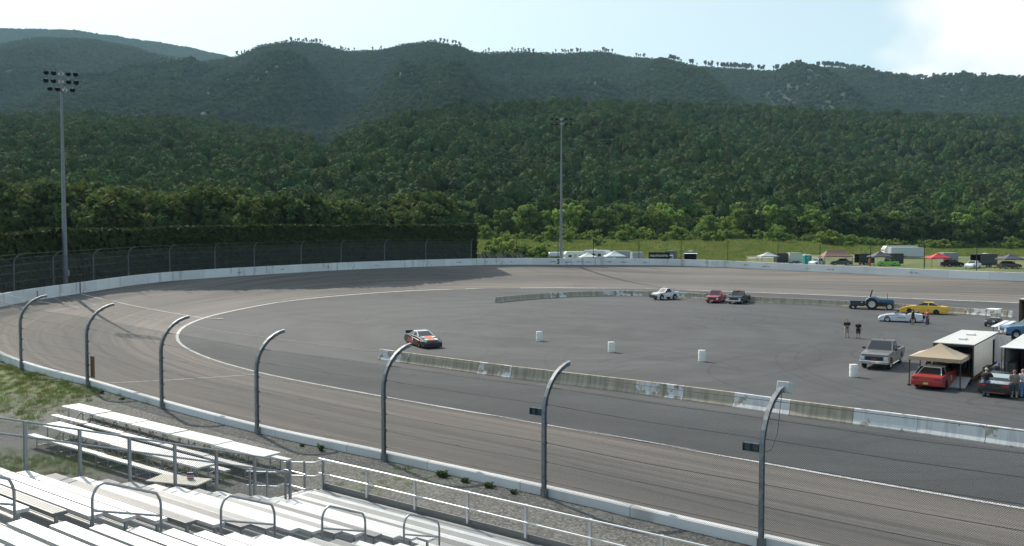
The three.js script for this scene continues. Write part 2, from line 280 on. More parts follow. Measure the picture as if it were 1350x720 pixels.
function trackHeight(X, Z) { const [i] = nearest(WALL, X, Z), w = WALL[i], l = TRACK_INNER[i], L2 = (w.x - l.x) ** 2 + (w.z - l.z) ** 2, t = clamp(((X - l.x) * (w.x - l.x) + (Z - l.z) * (w.z - l.z)) / L2); return lerp(l.y, w.y, t * 0.75 + t * t * 0.25); }
// painted lines -----------------------------------------------------------------
const paintTex = texOf(512, 512, (i, j, o) => { const w = fbm(i * 0.05, j * 0.05, 4), f = hash2(i, j); const l = 0.62 - 0.30 * smooth(0.52, 0.72, w) - 0.12 * f; o[0] = s8(l); o[1] = s8(l * 0.985); o[2] = s8(l * 0.95); });
const paint = std([1, 1, 1], 0.8, 0, { map: paintTex, side: THREE.DoubleSide });
function ribbon(name, pts, halfs, mat, heightAt, lift) {
  const pos = [], uv = [], idx = []; let s = 0;
  pts.forEach((p, i) => { const a = pts[Math.max(0, i - 1)], b = pts[Math.min(pts.length - 1, i + 1)], t = new THREE.Vector2(b.x - a.x, b.z - a.z).normalize(), n = [-t.y, t.x]; if (i) s += Math.hypot(p.x - pts[i - 1].x, p.z - pts[i - 1].z);
    for (const k of [-1, 1]) { const X = p.x + n[0] * halfs * k, Z = p.z + n[1] * halfs * k; pos.push(X, heightAt(X, Z) + lift, -Z); uv.push(s * 0.4, k * halfs * 0.4 + 0.5); } if (i) { const o = i * 2; idx.push(o - 2, o - 1, o, o, o - 1, o + 1); } });
  const g = new THREE.BufferGeometry(); g.setAttribute('position', new THREE.Float32BufferAttribute(pos, 3)); g.setAttribute('uv', new THREE.Float32BufferAttribute(uv, 2)); g.setIndex(idx); faceUp(g);
  return structure(name, g, mat);
}
{
  const lineSide = insideLoop(LINE, LINE[0].x - (LINE[2].z - LINE[0].z), LINE[0].z + (LINE[2].x - LINE[0].x)) ? -1 : 1;
  ribbon('painted_line', [...LINE, LINE[0]].map((p, i) => { const n = LINE.length, a = LINE[(i + n - 2) % n], b = LINE[(i + 2) % n], L = Math.hypot(b.x - a.x, b.z - a.z), k = lineSide * 0.14 / L; return V(p.x - (b.z - a.z) * k, p.y, p.z + (b.x - a.x) * k); }), 0.13, paint, trackHeight, 0.02);
  const cross = (pa, ea, pb, eb, w) => { const a = atHeight(...pa, ea), b = atHeight(...pb, eb); const n = 30; ribbon('painted_line', Array.from({ length: n + 1 }, (_, i) => V(lerp(a.X, b.X, i / n), 0, lerp(a.Z, b.Z, i / n))), w, paint, trackHeight, 0.02); };
  cross([107, 387.4], 3.08, [294, 420], 0.62, 0.12);
  cross([118, 498.5], 1.8, [341, 493.5], 0.42, 0.07);
  // faded grid boxes on the back part of turn
  for (const [a, ea, b, eb] of [[[62, 392], 3.0, [105, 404], 2.4], [[78, 390], 3.05, [140, 403], 2.2]]) cross(a, ea, b, eb, 0.04);
}
// ------------------------------------------------------------------ ground outside
const gravelTexture = texOf(2048, 2048, (i, j, o) => {
  // covers 56 m: X from -46, Z from 4
  const X = -46 + i * 56 / 2048, Z = 4 + j * 56 / 2048, st = hash2(i >> 1, j >> 1), st2 = hash2(i, j), big = fbm(X * 0.35, Z * 0.35, 4), c = fbm(X * 1.6 + 9, Z * 1.6, 3);
  let l = 0.118 * (0.36 + 1.05 * st * st + 0.5 * st2 * st2 + 0.45 * (big - 0.5) + 0.3 * (c - 0.5));
  let rgb = [l, l * 0.96, l * 0.88];
  // thin turf and moss creeping in, mostly at the far end
  const along = (X + 12) * -DIR.x + (Z - 37) * -DIR.y;                       // metres towards the turn
  const turf = smooth(-0.16, 0.42, fbm(X * 0.28 + 3, Z * 0.28 + 8, 5) - 0.56 + clamp(along * 0.014, -0.18, 0.2) + (st2 - 0.5) * 0.22 + 0.5 * smooth(9, 20, along + (c - 0.5) * 6) * smooth(7, 2, ((X + 21.2) * -NRM.x + (Z - 44.6) * -NRM.y)));
  const gr = [0.070 + 0.04 * c, 0.095 + 0.045 * c, 0.026];
  rgb = rgb.map((v, k) => lerp(v, gr[k] * (0.6 + 0.8 * st2), turf * 0.85));
  o[0] = s8(rgb[0]); o[1] = s8(rgb[1]); o[2] = s8(rgb[2]);
}, { repeat: false });
function ringGeo(i0, i1, ts, heightAt, uvOf, colOf) {                        // a sheet that runs outwards from the wall
  const pos = [], uv = [], col = [], idx = [], n = WALL.length, K = ts.length, m = i1 - i0 + 1;
  for (let a = 0; a < m; a++) { const i = ((i0 + a) % n + n) % n, w = WALL[i], nn = wallNormal[i]; for (const t of ts) { const X = w.x + nn.x * t, Z = w.z + nn.y * t, e = heightAt(X, Z, t, i); pos.push(X, e, -Z); uv.push(...uvOf(X, Z)); if (colOf) col.push(...colOf(X, Z, e)); } }
  for (let a = 0; a + 1 < m; a++) for (let k = 0; k + 1 < K; k++) { const A = a * K + k, B = A + K; idx.push(A, A + 1, B, B, A + 1, B + 1); }
  const g = new THREE.BufferGeometry(); g.setAttribute('position', new THREE.Float32BufferAttribute(pos, 3)); g.setAttribute('uv', new THREE.Float32BufferAttribute(uv, 2)); if (colOf) g.setAttribute('color', new THREE.Float32BufferAttribute(col, 3)); g.setIndex(idx); faceUp(g);
  return g;
}
const nearI0 = nearest(WALL, 6.6 + DIR.x * 60, 23.5 + DIR.y * 60)[0], nearI1 = nearest(WALL, -40, 63)[0];
{
  const ts = [0.02]; for (let t = 0.4; t < 46; t *= 1.10, t += 0.25) ts.push(t);
  const g = ringGeo(nearI0, nearI1, ts, (X, Z) => outsideHeight(X, Z) + (fbm(X * 1.3, Z * 1.3, 3) - 0.5) * 0.05, (X, Z) => [(X + 46) / 56, (Z - 4) / 56]);
  structure('gravel_yard', g, std([1, 1, 1], 0.95, 0, { map: gravelTexture, side: THREE.DoubleSide }));
}
// hills ---------------------------------------------------------------------------
const FRONT = [[-400, 150], [-150, 156], [0, 159], [100, 156], [200, 160], [300, 167], [370, 177], [410, 190], [432, 204], [452, 190], [490, 172], [540, 155], [620, 143], [700, 139], [760, 138], [850, 141], [1000, 147], [1150, 155], [1350, 161], [1600, 168]];
const BACK = [[-400, 70], [-100, 66], [0, 57], [60, 48], [120, 50], [170, 58], [220, 72], [270, 80], [310, 74], [350, 58], [380, 53], [420, 56], [460, 66], [500, 65], [540, 56], [570, 53], [600, 58], [630, 68], [680, 67], [740, 69], [790, 66], [830, 74], [880, 77], [920, 86], [970, 89], [1010, 92], [1050, 88], [1090, 87], [1130, 92], [1165, 100], [1200, 104], [1240, 102], [1300, 102], [1350, 106], [1600, 112]];
const THIRD = [[-400, 30], [-100, 38], [0, 41], [50, 42], [100, 43], [150, 50], [200, 57], [250, 65], [290, 74], [330, 84], [400, 110], [1600, 190]];
const zBase = (q) => curve1([[-300, 300], [0, 300], [430, 330], [640, 365], [1000, 380], [1350, 400], [1600, 420]], q);
const zFront = (q) => curve1([[-300, 900], [0, 950], [300, 1050], [430, 760], [520, 850], [700, 1000], [1000, 1100], [1600, 1200]], q);
const zBack = (q) => 2900 + 260 * Math.sin(q * 0.006 + 1.2) + 150 * Math.sin(q * 0.017);
function hillHeight(X, Z) {
  const q = qOf(X, Z), zb = zBase(q), zf = zFront(q), z2 = zBack(q), z3 = 5200;
  const eb = fieldHeight(X, Math.min(Z, zb)) + 0.4, ef = EYE + (HORIZON - (curve1(FRONT, q) + 11000 / zf)) * zf / FOCAL, e2 = EYE + (HORIZON - (curve1(BACK, q) + 3.6)) * z2 / FOCAL, e3 = EYE + (HORIZON - (curve1(THIRD, q) + 2)) * z3 / FOCAL;
  let e;
  const spur = (s, k) => { const a = fbm(X * s + k, Z * s * 0.35 + k, 4); return 1 - Math.abs(2 * a - 1) * 2; };
  if (Z < zf) { const t = clamp((Z - zb) / (zf - zb)); e = lerp(eb, ef, t * 0.72 + 0.28 * t * t) + 24 * (spur(0.006, 3) - 0.5) * Math.sin(Math.PI * clamp(t)) * clamp(t * 2); }
  else if (Z < z2) {
    const t = (Z - zf) / (z2 - zf), dip = Math.min(ef * 0.82, ef - 15), zv = 0.14;
    e = t < zv ? lerp(ef, dip, smooth(0, zv, t)) : lerp(dip, e2, Math.pow((t - zv) / (1 - zv), 1.12)) + 150 * (spur(0.0019, 9) - 0.6) * Math.sin(Math.PI * clamp((t - zv) / (1 - zv))) ** 0.8 * smooth(1, 0.7, (t - zv) / (1 - zv)) + 34 * (spur(0.006, 5) - 0.5) * smooth(1, 0.8, (t - zv) / (1 - zv)) * Math.sin(Math.PI * clamp((t - zv) / (1 - zv)));
  } else { const t = clamp((Z - z2) / (z3 - z2)); e = Z < z3 ? lerp(e2, Math.max(e3, 40), t) - Math.sin(Math.PI * t) * 0.32 * e2 : lerp(e3, e3 * 0.7, clamp((Z - z3) / 900)); }
  return e;
}
const forestFloor = texOf(512, 512, (i, j, o) => { const n = fbm(i * 0.03, j * 0.03, 5), f = hash2(i, j); const l = 0.018 + 0.022 * n + 0.01 * f; o[0] = s8(l * 0.62); o[1] = s8(l); o[2] = s8(l * 0.36); });
{
  const qs = [], zs = [285]; for (let q = -420; q <= 1770; q += 7) qs.push(q); while (zs[zs.length - 1] < 6100) { const z = zs[zs.length - 1]; zs.push(z + Math.max(9, z * 0.014)); }
  const pos = [], uv = [], idx = [], K = zs.length;
  for (const q of qs) for (const Z of zs) { const X = (q - 675) / FOCAL * Z, zb = zBase(q); let e = hillHeight(X, Z); e -= 2.5 * (1 - smooth(zb, zb + 25, Z)); pos.push(X, e, -Z); uv.push(X / 60, Z / 60); }
  for (let a = 0; a + 1 < qs.length; a++) for (let k = 0; k + 1 < K; k++) { const A = a * K + k, B = A + K; idx.push(A, B, A + 1, A + 1, B, B + 1); }
  const g = new THREE.BufferGeometry(); g.setAttribute('position', new THREE.Float32BufferAttribute(pos, 3)); g.setAttribute('uv', new THREE.Float32BufferAttribute(uv, 2)); g.setIndex(idx); faceUp(g);
  structure('hills', g, std([1, 1, 1], 1, 0, { map: forestFloor, side: THREE.DoubleSide }));
}
// grass field: from the wall out to the horizon, all the way round
const grassTexture = texOf(1024, 1024, (i, j, o) => {
  const a = i / 1024, b = j / 1024, per = (f, ox) => { const w = smooth(0.8, 1, a), w2 = smooth(0.8, 1, b), N = (x, y) => fbm(x * f + ox, y * f + ox, 4); return lerp(lerp(N(a, b), N(a - 1, b), w), lerp(N(a, b - 1), N(a - 1, b - 1), w), w2); };
  const n = per(9, 3), m = per(40, 50), f = hash2(i, j), dry = smooth(0.5, 0.72, n); const l = 0.55 + 0.5 * m + 0.5 * (f - 0.5);
  o[0] = s8(lerp(0.095, 0.165, dry) * l); o[1] = s8(lerp(0.135, 0.16, dry) * l); o[2] = s8(lerp(0.024, 0.040, dry) * l);
});
{
  const n = WALL.length, ts = [0.02]; for (let t = 1; t < 9000; t = t * 1.13 + 1.2) ts.push(t);
  const g = ringGeo(nearI1, nearI0 + n, ts, (X, Z, t) => { const far = Math.hypot(X, Z); if (Z > 0 && far > 300) { const q = qOf(X, Z); if (Z > zBase(q) - 10) return fieldHeight(X, Math.min(Z, zBase(q))) - 3.5 * smooth(-10, 40, Z - zBase(q)); } return outsideHeight(X, Z); }, (X, Z) => [X / 38, Z / 38]);
  structure('grass_field', g, std([1, 1, 1], 1, 0, { map: grassTexture, side: THREE.DoubleSide }));
  const ts2 = [45.5]; for (let t = 48; t < 9000; t = t * 1.25 + 3) ts2.push(t);
  const g2 = ringGeo(nearI0, nearI1, ts2, (X, Z) => outsideHeight(X, Z) - 0.02, (X, Z) => [X / 38, Z / 38]);
  structure('grass_field', g2, std([1, 1, 1], 1, 0, { map: grassTexture, side: THREE.DoubleSide }));
}
// ------------------------------------------------------------------ foliage
function leafMat(r, g, b, t = 0.35) { return phys([r, g, b], { roughness: 0.95, transmission: t, thickness: 0, side: THREE.DoubleSide, vertexColors: true, specularIntensity: 0.25 }); }
function leafGeo(quads) {                                                    // quads: [centre, normal, size, tone]
  const n = quads.length, pos = new Float32Array(n * 12), col = new Float32Array(n * 12), nor = new Float32Array(n * 12), idx = new Uint32Array(n * 6), u = V(), w = V(), up = V(0.31, 0.87, 0.38);
  quads.forEach(([c, d, s, k, spin = 0, out = d], i) => {
    u.crossVectors(up, d).normalize(); w.crossVectors(d, u); u.applyAxisAngle(d, spin); w.applyAxisAngle(d, spin);
    const e = [[-0.62, -0.42], [0.5, -0.62], [0.66, 0.45], [-0.45, 0.6]];
    for (let j = 0; j < 4; j++) { const [a, b] = e[j]; for (let m = 0; m < 3; m++) { pos[i * 12 + j * 3 + m] = c.getComponent(m) + (u.getComponent(m) * a + w.getComponent(m) * b) * s; nor[i * 12 + j * 3 + m] = d.getComponent(m); } col[i * 12 + j * 3] = k[0]; col[i * 12 + j * 3 + 1] = k[1]; col[i * 12 + j * 3 + 2] = k[2]; }
    idx.set([i * 4, i * 4 + 1, i * 4 + 2, i * 4, i * 4 + 2, i * 4 + 3], i * 6);
  });
  const g = new THREE.BufferGeometry(); g.setAttribute('position', new THREE.BufferAttribute(pos, 3)); g.setAttribute('normal', new THREE.BufferAttribute(nor, 3)); g.setAttribute('color', new THREE.BufferAttribute(col, 3)); g.setIndex(new THREE.BufferAttribute(idx, 1)); return g;
}
const randDir = (r) => { const z = 2 * r() - 1, a = r() * 6.2832, s = Math.sqrt(1 - z * z); return V(s * Math.cos(a), z, s * Math.sin(a)); };
const tone = (r, v = 0.3, y = 0.18) => { const k = 1 - v / 2 + v * r(), w = 1 + (r() - 0.5) * y; return [k * w, k, k * (2 - w) * 0.95]; };
// far crowns: a dozen clumps of leaves, drawn as copies
function farCrown(seed, lobes, per, size) {
  const r = rngOf(seed), q = [], solids = [];
  for (let c = 0; c < lobes; c++) {
    const d = randDir(r); if (d.y < -0.1) d.y *= -1; const far = c ? 0.55 : 0.1, cc = V(d.x * far, 0.55 + d.y * 0.42, d.z * far), R = c ? lerp(0.34, 0.52, r()) : 0.66, k = tone(r, 0.26);
    let g = new THREE.IcosahedronGeometry(R, 2); g.deleteAttribute('uv'); g.deleteAttribute('normal'); g = mergeVertices(g, 1e-4); const p = g.attributes.position, col = new Float32Array(p.count * 3);
    for (let i = 0; i < p.count; i++) { const v = V().fromBufferAttribute(p, i), n = fbm(v.x * 6 / 0.5 + seed + c * 9, v.y * 12 + v.z * 13, 2), f = (0.62 + 0.42 * n) * (0.9 + 0.2 * hash2(i + c * 77, seed)); p.setXYZ(i, cc.x + v.x * f, cc.y + v.y * f * 0.88, cc.z + v.z * f); col.set(k, i * 3); }
    g.setAttribute('color', new THREE.BufferAttribute(col, 3)); g.computeVertexNormals(); solids.push(g.toNonIndexed());
    for (let i = 0; i < per; i++) { const e = randDir(r); q.push([cc.clone().addScaledVector(e, R * (0.70 + 0.34 * r())), e.clone().addScaledVector(randDir(r), 0.7).normalize(), size * (0.7 + 0.6 * r()), k.map((v) => v * (0.85 + 0.4 * r())), r() * 6]); }
  }
  return mergeGeometries([leafGeo(q).toNonIndexed(), ...solids]);
}
function plainKeep(g) { return g.index ? g.toNonIndexed() : g; }
const farLeaf = leafMat(1, 1, 1, 0.12);
const farCrowns = [farCrown(1, 9, 95, 0.135), farCrown(2, 7, 110, 0.14), farCrown(3, 10, 90, 0.13), farCrown(4, 8, 100, 0.14), farCrown(5, 6, 120, 0.145)];
function scatter(name, label, spots, crowns, mat) {                         // spots: X, e, Z, width, height, colour
  crowns.forEach((geo, k) => {
    const mine = spots.filter((_, i) => i % crowns.length === k); if (!mine.length) return;
    const im = new THREE.InstancedMesh(geo, mat, mine.length), m = new THREE.Matrix4(), r = rngOf(k + 77), col = new THREE.Color();
    mine.forEach(([X, e, Z, w, h, c], i) => { m.compose(V(X, e, -Z), new THREE.Quaternion().setFromEuler(new THREE.Euler((r() - 0.5) * 0.3, r() * 6.28, (r() - 0.5) * 0.3)), V(w, h, w)); im.setMatrixAt(i, m); im.setColorAt(i, col.setRGB(...c)); });
    im.name = numbered(name); scene.add(im); tag(im, label, 'forest', undefined, 'stuff');
  });
}
{
  const r = rngOf(21), front = [], back = [], third = [], sky = [], shrubs = [];
  const green = (X, Z, base, f) => { const n = fbm(X * 0.012 + 5, Z * 0.012, 3), m = r(); const k = base * (0.72 + 0.5 * m + 0.5 * (n - 0.5)), w = r(); return [k * lerp(0.50, 0.80, w) , k, k * lerp(0.22, 0.36, r())]; };
  const S = 9.0;
  for (let Z = 345; Z < 1260; Z += S) for (let X = -1.05 * Z * 0.66; X < Z * 0.72; X += S) {
    const x = X + (r() - 0.5) * S * 0.95, z = Z + (r() - 0.5) * S * 0.95, q = qOf(x, z); if (q < -90 || q > 1440 || z < zBase(q) + 6 || z > zFront(q) + 45) continue;
    const e = hillHeight(x, z); const w = lerp(4.2, 7.4, r() ** 1.3), h = w * lerp(0.9, 1.5, r()); front.push([x, e + 4.5 + r() * 2.5, z, w, h, green(x, z, 0.086)]);
  }
  const S2 = 10.5;
  for (let Z = 1150; Z < 3300; Z += S2) for (let X = -0.66 * Z; X < Z * 0.68; X += S2) {
    const x = X + (r() - 0.5) * S2, z = Z + (r() - 0.5) * S2, q = qOf(x, z); if (q < -70 || q > 1420 || z > zBack(q) + 30 || z < zFront(q) + 60) continue;
    const e = hillHeight(x, z); if (toPixel(x, e + 14, z)[1] > curve1(FRONT, q) + 5) continue;
    const rocky = smooth(0.62, 0.75, fbm(x * 0.004 + 60, z * 0.004, 4)); if (r() < rocky * 0.12) continue;
    const crest = smooth(110, 50, zBack(q) - z), w = lerp(5.2, 8.6, r()) * (1 - 0.6 * crest), h = w * lerp(0.75, 1.2, r()); back.push([x, e - 0.5 + (1 - crest) * (1.5 + r() * 2.5), z, w, h, green(x, z, 0.068)]);
  }
  for (let q = -60; q < 360; q += 0.9) for (let Z = 4300; Z < 5300; Z += 26) { const x = (q + r() - 675) / FOCAL * Z, z = Z + (r() - 0.5) * 24, e = hillHeight(x, z); if (toPixel(x, e + 10, z)[1] > curve1(BACK, q) + 4) continue; third.push([x, e + 2, z, lerp(8, 12, r()), lerp(7, 11, r()), green(x, z, 0.07)]); }
  scatter('forest', 'dense broadleaf woods covering the nearer hillside', front, farCrowns, farLeaf);
  scatter('mountain_forest', 'hazy woods covering the long mountain ridge', back, farCrowns, farLeaf);
  scatter('distant_forest', 'pale blue woods on the most distant ridge', third, [farCrowns[1]], farLeaf);
  // thin pines standing up along the skyline
  const pine = (() => {
    const r2 = rngOf(9), q = []; for (let c = 0; c < 7; c++) { const cc = V((r2() - 0.5) * 0.3, 0.42 + r2() * 0.52, (r2() - 0.5) * 0.3); for (let i = 0; i < 9; i++) { const e = randDir(r2); q.push([cc.clone().addScaledVector(e, 0.14), e, 0.15, tone(r2), r2() * 6]); } }
    const t = plainKeep(new THREE.CylinderGeometry(0.018, 0.035, 0.9, 5)); t.translate(0, 0.42, 0); t.deleteAttribute('uv'); t.setAttribute('color', new THREE.BufferAttribute(new Float32Array(t.attributes.position.count * 3).fill(0.9), 3));
    return mergeGeometries([leafGeo(q).toNonIndexed(), t]);
  })();
  for (let q = 300; q < 1420; q += 0.8) {
    const dens = q > 880 ? 0.25 + 0.7 * smooth(0.36, 0.52, vnoise(q * 0.03, 3)) : 0.34 * smooth(0.35, 0.6, vnoise(q * 0.05, 8)); if (r() > dens) continue;
    let zt = zBack(q), bt = -1; for (let k = 0; k <= 60; k++) { const zz = lerp(zFront(q) + 300, zBack(q) + 25, k / 60), a = (hillHeight((q - 675) / FOCAL * zz, zz) - EYE) / zz; if (a > bt) { bt = a; zt = zz; } }
    const z = zt - 10 + r() * 22, x = (q + r() - 675) / FOCAL * z, e = hillHeight(x, z), h = lerp(9, 17, r()) * (q > 880 ? 1.3 : 1.0) * z / 2900; sky.push([x, e - 1, z, h * lerp(0.6, 1.0, r()), h, [0.05, 0.066, 0.034]]);
  }
  sky.push([(315 - 675) / FOCAL * 2950, hillHeight((315 - 675) / FOCAL * 2950, 2950) - 1, 2950, 26, 26, [0.05, 0.066, 0.034]], [(309 - 675) / FOCAL * 2950, hillHeight((309 - 675) / FOCAL * 2950, 2950) - 1, 2950, 15, 15, [0.05, 0.066, 0.034]]);
  scatter('skyline_pines', 'thin pines standing in a row along the mountain skyline', sky, [pine], leafMat(1, 1, 1, 0.1));
}
// near trees: trunk, limbs and a crown of leaf clumps -----------------------------------------
const barkTex = texOf(128, 256, (i, j, o) => { const n = fbm(i * 0.16, j * 0.03, 4), f = hash2(i, j); const l = 0.07 + 0.09 * n * n + 0.03 * f; o[0] = s8(l * 1.1); o[1] = s8(l * 0.95); o[2] = s8(l * 0.78); });
const bark = std([1, 1, 1], 0.95, 0, { map: barkTex });
function crownQuads(seed, H, R, y0, clumps, per, size, shape) {
  const r = rngOf(seed), q = [], cs = [];
  for (let c = 0; c < clumps; c++) {
    const d = randDir(r), k = Math.pow(r(), 0.42), yy = d.y * k; const prof = shape === 'tall' ? 0.8 : 1; const wob = 0.72 + 0.6 * fbm(d.x * 1.7 + seed * 3.1, d.z * 1.7 + d.y * 2 + seed, 3);
    const cc = V(d.x * k * R * wob * prof, y0 + (H - y0) * (0.48 + 0.44 * yy * wob), d.z * k * R * wob * prof), cr = R * lerp(0.16, 0.31, r()); cs.push([cc, cr]);
    const t = tone(r, 0.34, 0.22);
    for (let i = 0; i < per; i++) { const e = randDir(r); e.y = e.y * 0.8 + 0.12; const p = cc.clone().addScaledVector(e, cr * (0.55 + 0.55 * r())); q.push([p, e.clone().addScaledVector(randDir(r), 0.8).normalize(), size * (0.65 + 0.7 * r()), t.map((v) => v * (0.86 + 0.28 * r())), r() * 6]); }
  }
  return [q, cs];
}
function makeTree(name, label, category, group, seed, { H, R, y0, clumps, per, size, shape, mat }) {
  const t = thing(name, label, category, [0, 0, 0], 0, group), r = rngOf(seed + 500), [q, cs] = crownQuads(seed, H, R, y0, clumps, per, size, shape);
  const b = new MB(), tr = H * 0.018 + 0.06; b.rod([0, -0.3, 0], [0, y0 * 1.05, 0], tr * 1.25, tr * 0.85, 7); b.rod([0, y0, 0], [(r() - 0.5) * 0.6, H * 0.74, (r() - 0.5) * 0.6], tr * 0.85, tr * 0.22, 6);
  for (let i = 0; i < 7; i++) { const c = cs[Math.floor(r() * cs.length)][0]; b.rod([0, y0 * lerp(0.8, 1.4, r()), 0], [c.x * 0.8, c.y, c.z * 0.8], tr * 0.4, tr * 0.1, 5); }
  b.build('trunk', bark, t); meshOf('crown', leafGeo(q), mat, t); return t;
}
const leafA = leafMat(0.115, 0.175, 0.040, 0.45), leafB = leafMat(0.17, 0.245, 0.050, 0.52), leafC = leafMat(0.062, 0.098, 0.028), leafD = leafMat(0.22, 0.29, 0.06, 0.55), leafE = leafMat(0.064, 0.098, 0.028, 0.35), leafF = leafMat(0.050, 0.080, 0.025, 0.35), leafG = leafMat(0.082, 0.118, 0.030, 0.4);
const put = (o, X, Z, s, sy, sink = 0) => { o.position.set(X, landHeight(X, Z) - sink, -Z); o.scale.set(s, sy, s); };
function plantRow(kinds, spots, label, group, name = 'broadleaf_tree', category = 'tree') {
  const made = kinds.map(() => null);
  spots.forEach(([q, Z, h, k], i) => {
    const X = (q - 675) / FOCAL * Z, K = kinds[k % kinds.length]; let o;
    if (!made[k % kinds.length]) o = made[k % kinds.length] = makeTree(name, Array.isArray(label) ? label[k % kinds.length] : label, category, group, 30 + k * 7 + Math.floor(spots.length), K); else o = dup(made[k % kinds.length], [0, 0, 0], 0);
    o.rotation.y = (i * 2.399) % 6.283; const s = h / K.H; put(o, X, Z, s * (0.88 + 0.3 * hash2(i, 5)), s, 0.1);
  });
}
{
  const r = rngOf(404), BIG = [{ H: 18, R: 6.2, y0: 3.2, clumps: 64, per: 52, size: 0.62, mat: leafE }, { H: 17, R: 5.6, y0: 2.6, clumps: 60, per: 52, size: 0.60, mat: leafF, shape: 'tall' }, { H: 18, R: 6.8, y0: 3, clumps: 70, per: 48, size: 0.64, mat: leafG }];
  const left = []; for (let q = -40; q < 490; q += 24) left.push([q + (r() - 0.5) * 12, lerp(208, 226, r()), lerp(17.5, 21.5, r()) * curve1([[0, 0.98], [60, 1.06], [200, 0.9], [280, 0.95], [420, 0.84], [500, 0.82]], q), Math.floor(r() * 3)]);
  for (let q = -30; q < 590; q += 30) left.push([q + (r() - 0.5) * 16, lerp(240, 262, r()), lerp(15, 19, r()), Math.floor(r() * 3)]);
  for (let q = 485; q < 592; q += 24) left.push([q + (r() - 0.5) * 14, lerp(222, 240, r()), lerp(12, 16.5, r()), Math.floor(r() * 3)]);
  plantRow(BIG, left, ['tall rounded mid green tree in the row behind the dark hedge', 'slim dark green tree in the row behind the dark hedge', 'wide bright green tree in the row behind the dark hedge'], 'trees behind the hedge');
  const MID = [{ H: 15, R: 5.4, y0: 1.6, clumps: 60, per: 50, size: 0.56, mat: leafB }, { H: 16, R: 5.2, y0: 2, clumps: 58, per: 50, size: 0.56, mat: leafA }, { H: 14, R: 5.0, y0: 1.2, clumps: 56, per: 50, size: 0.54, mat: leafD }, { H: 17, R: 5.8, y0: 2, clumps: 62, per: 50, size: 0.6, mat: leafC }];
  const right = []; for (let q = 636; q < 1420; q += 21) { const zb = zBase(q) - 18; right.push([q + (r() - 0.5) * 14, zb + (r() - 0.5) * 22, lerp(13, 19, r()) * curve1([[640, 0.72], [850, 0.95], [930, 0.8], [1050, 0.98], [1200, 1.15], [1400, 1.18]], q), Math.floor(r() * 4)]); }
  for (let q = 620; q < 1420; q += 24) right.push([q + (r() - 0.5) * 16, zBase(q) + 8 + r() * 14, lerp(14, 19, r()), Math.floor(r() * 4)]);
  plantRow(MID, right, ['bright green tree at the foot of the hill beyond the field', 'mid green tree at the foot of the hill beyond the field', 'yellow green tree at the foot of the hill beyond the field', 'tall dark green tree at the foot of the hill beyond the field'], 'trees along the far edge of the field');
  const SM = [{ H: 6, R: 3.0, y0: -0.5, clumps: 34, per: 44, size: 0.34, mat: leafD }, { H: 5.5, R: 3.2, y0: -0.5, clumps: 34, per: 44, size: 0.34, mat: leafB }];
  const small = []; for (let q = 636; q < 1120; q += 13) small.push([q + (r() - 0.5) * 10, zBase(q) - 34 - r() * r() * 62, lerp(2.8, 7.2, r()), Math.floor(r() * 2)]);
  for (let q = 1060; q < 1180; q += 11) small.push([q + r() * 8, zBase(q) - 44 + r() * 8, lerp(3, 5, r()), 0]);
  for (const [q, Z, h] of [[649, 236, 4], [661, 240, 6.5], [690, 238, 4.5], [702, 236, 4], [715, 232, 4.6], [672, 233, 3], [1225, 352, 5], [1240, 350, 5.5], [1333, 342, 6]]) small.push([q, Z, h, Math.floor(r() * 2)]);
  for (let q = 640; q < 1420; q += 9) small.push([q + (r() - 0.5) * 8, zBase(q) - 26 + (r() - 0.5) * 18, lerp(2.4, 5.2, r()), r() < 0.4 ? 0 : 1]);
  plantRow(SM, small, ['yellow green shrub growing in the rough field', 'spreading green shrub growing in the rough field'], 'shrubs in the field', 'field_shrub', 'shrub');
}
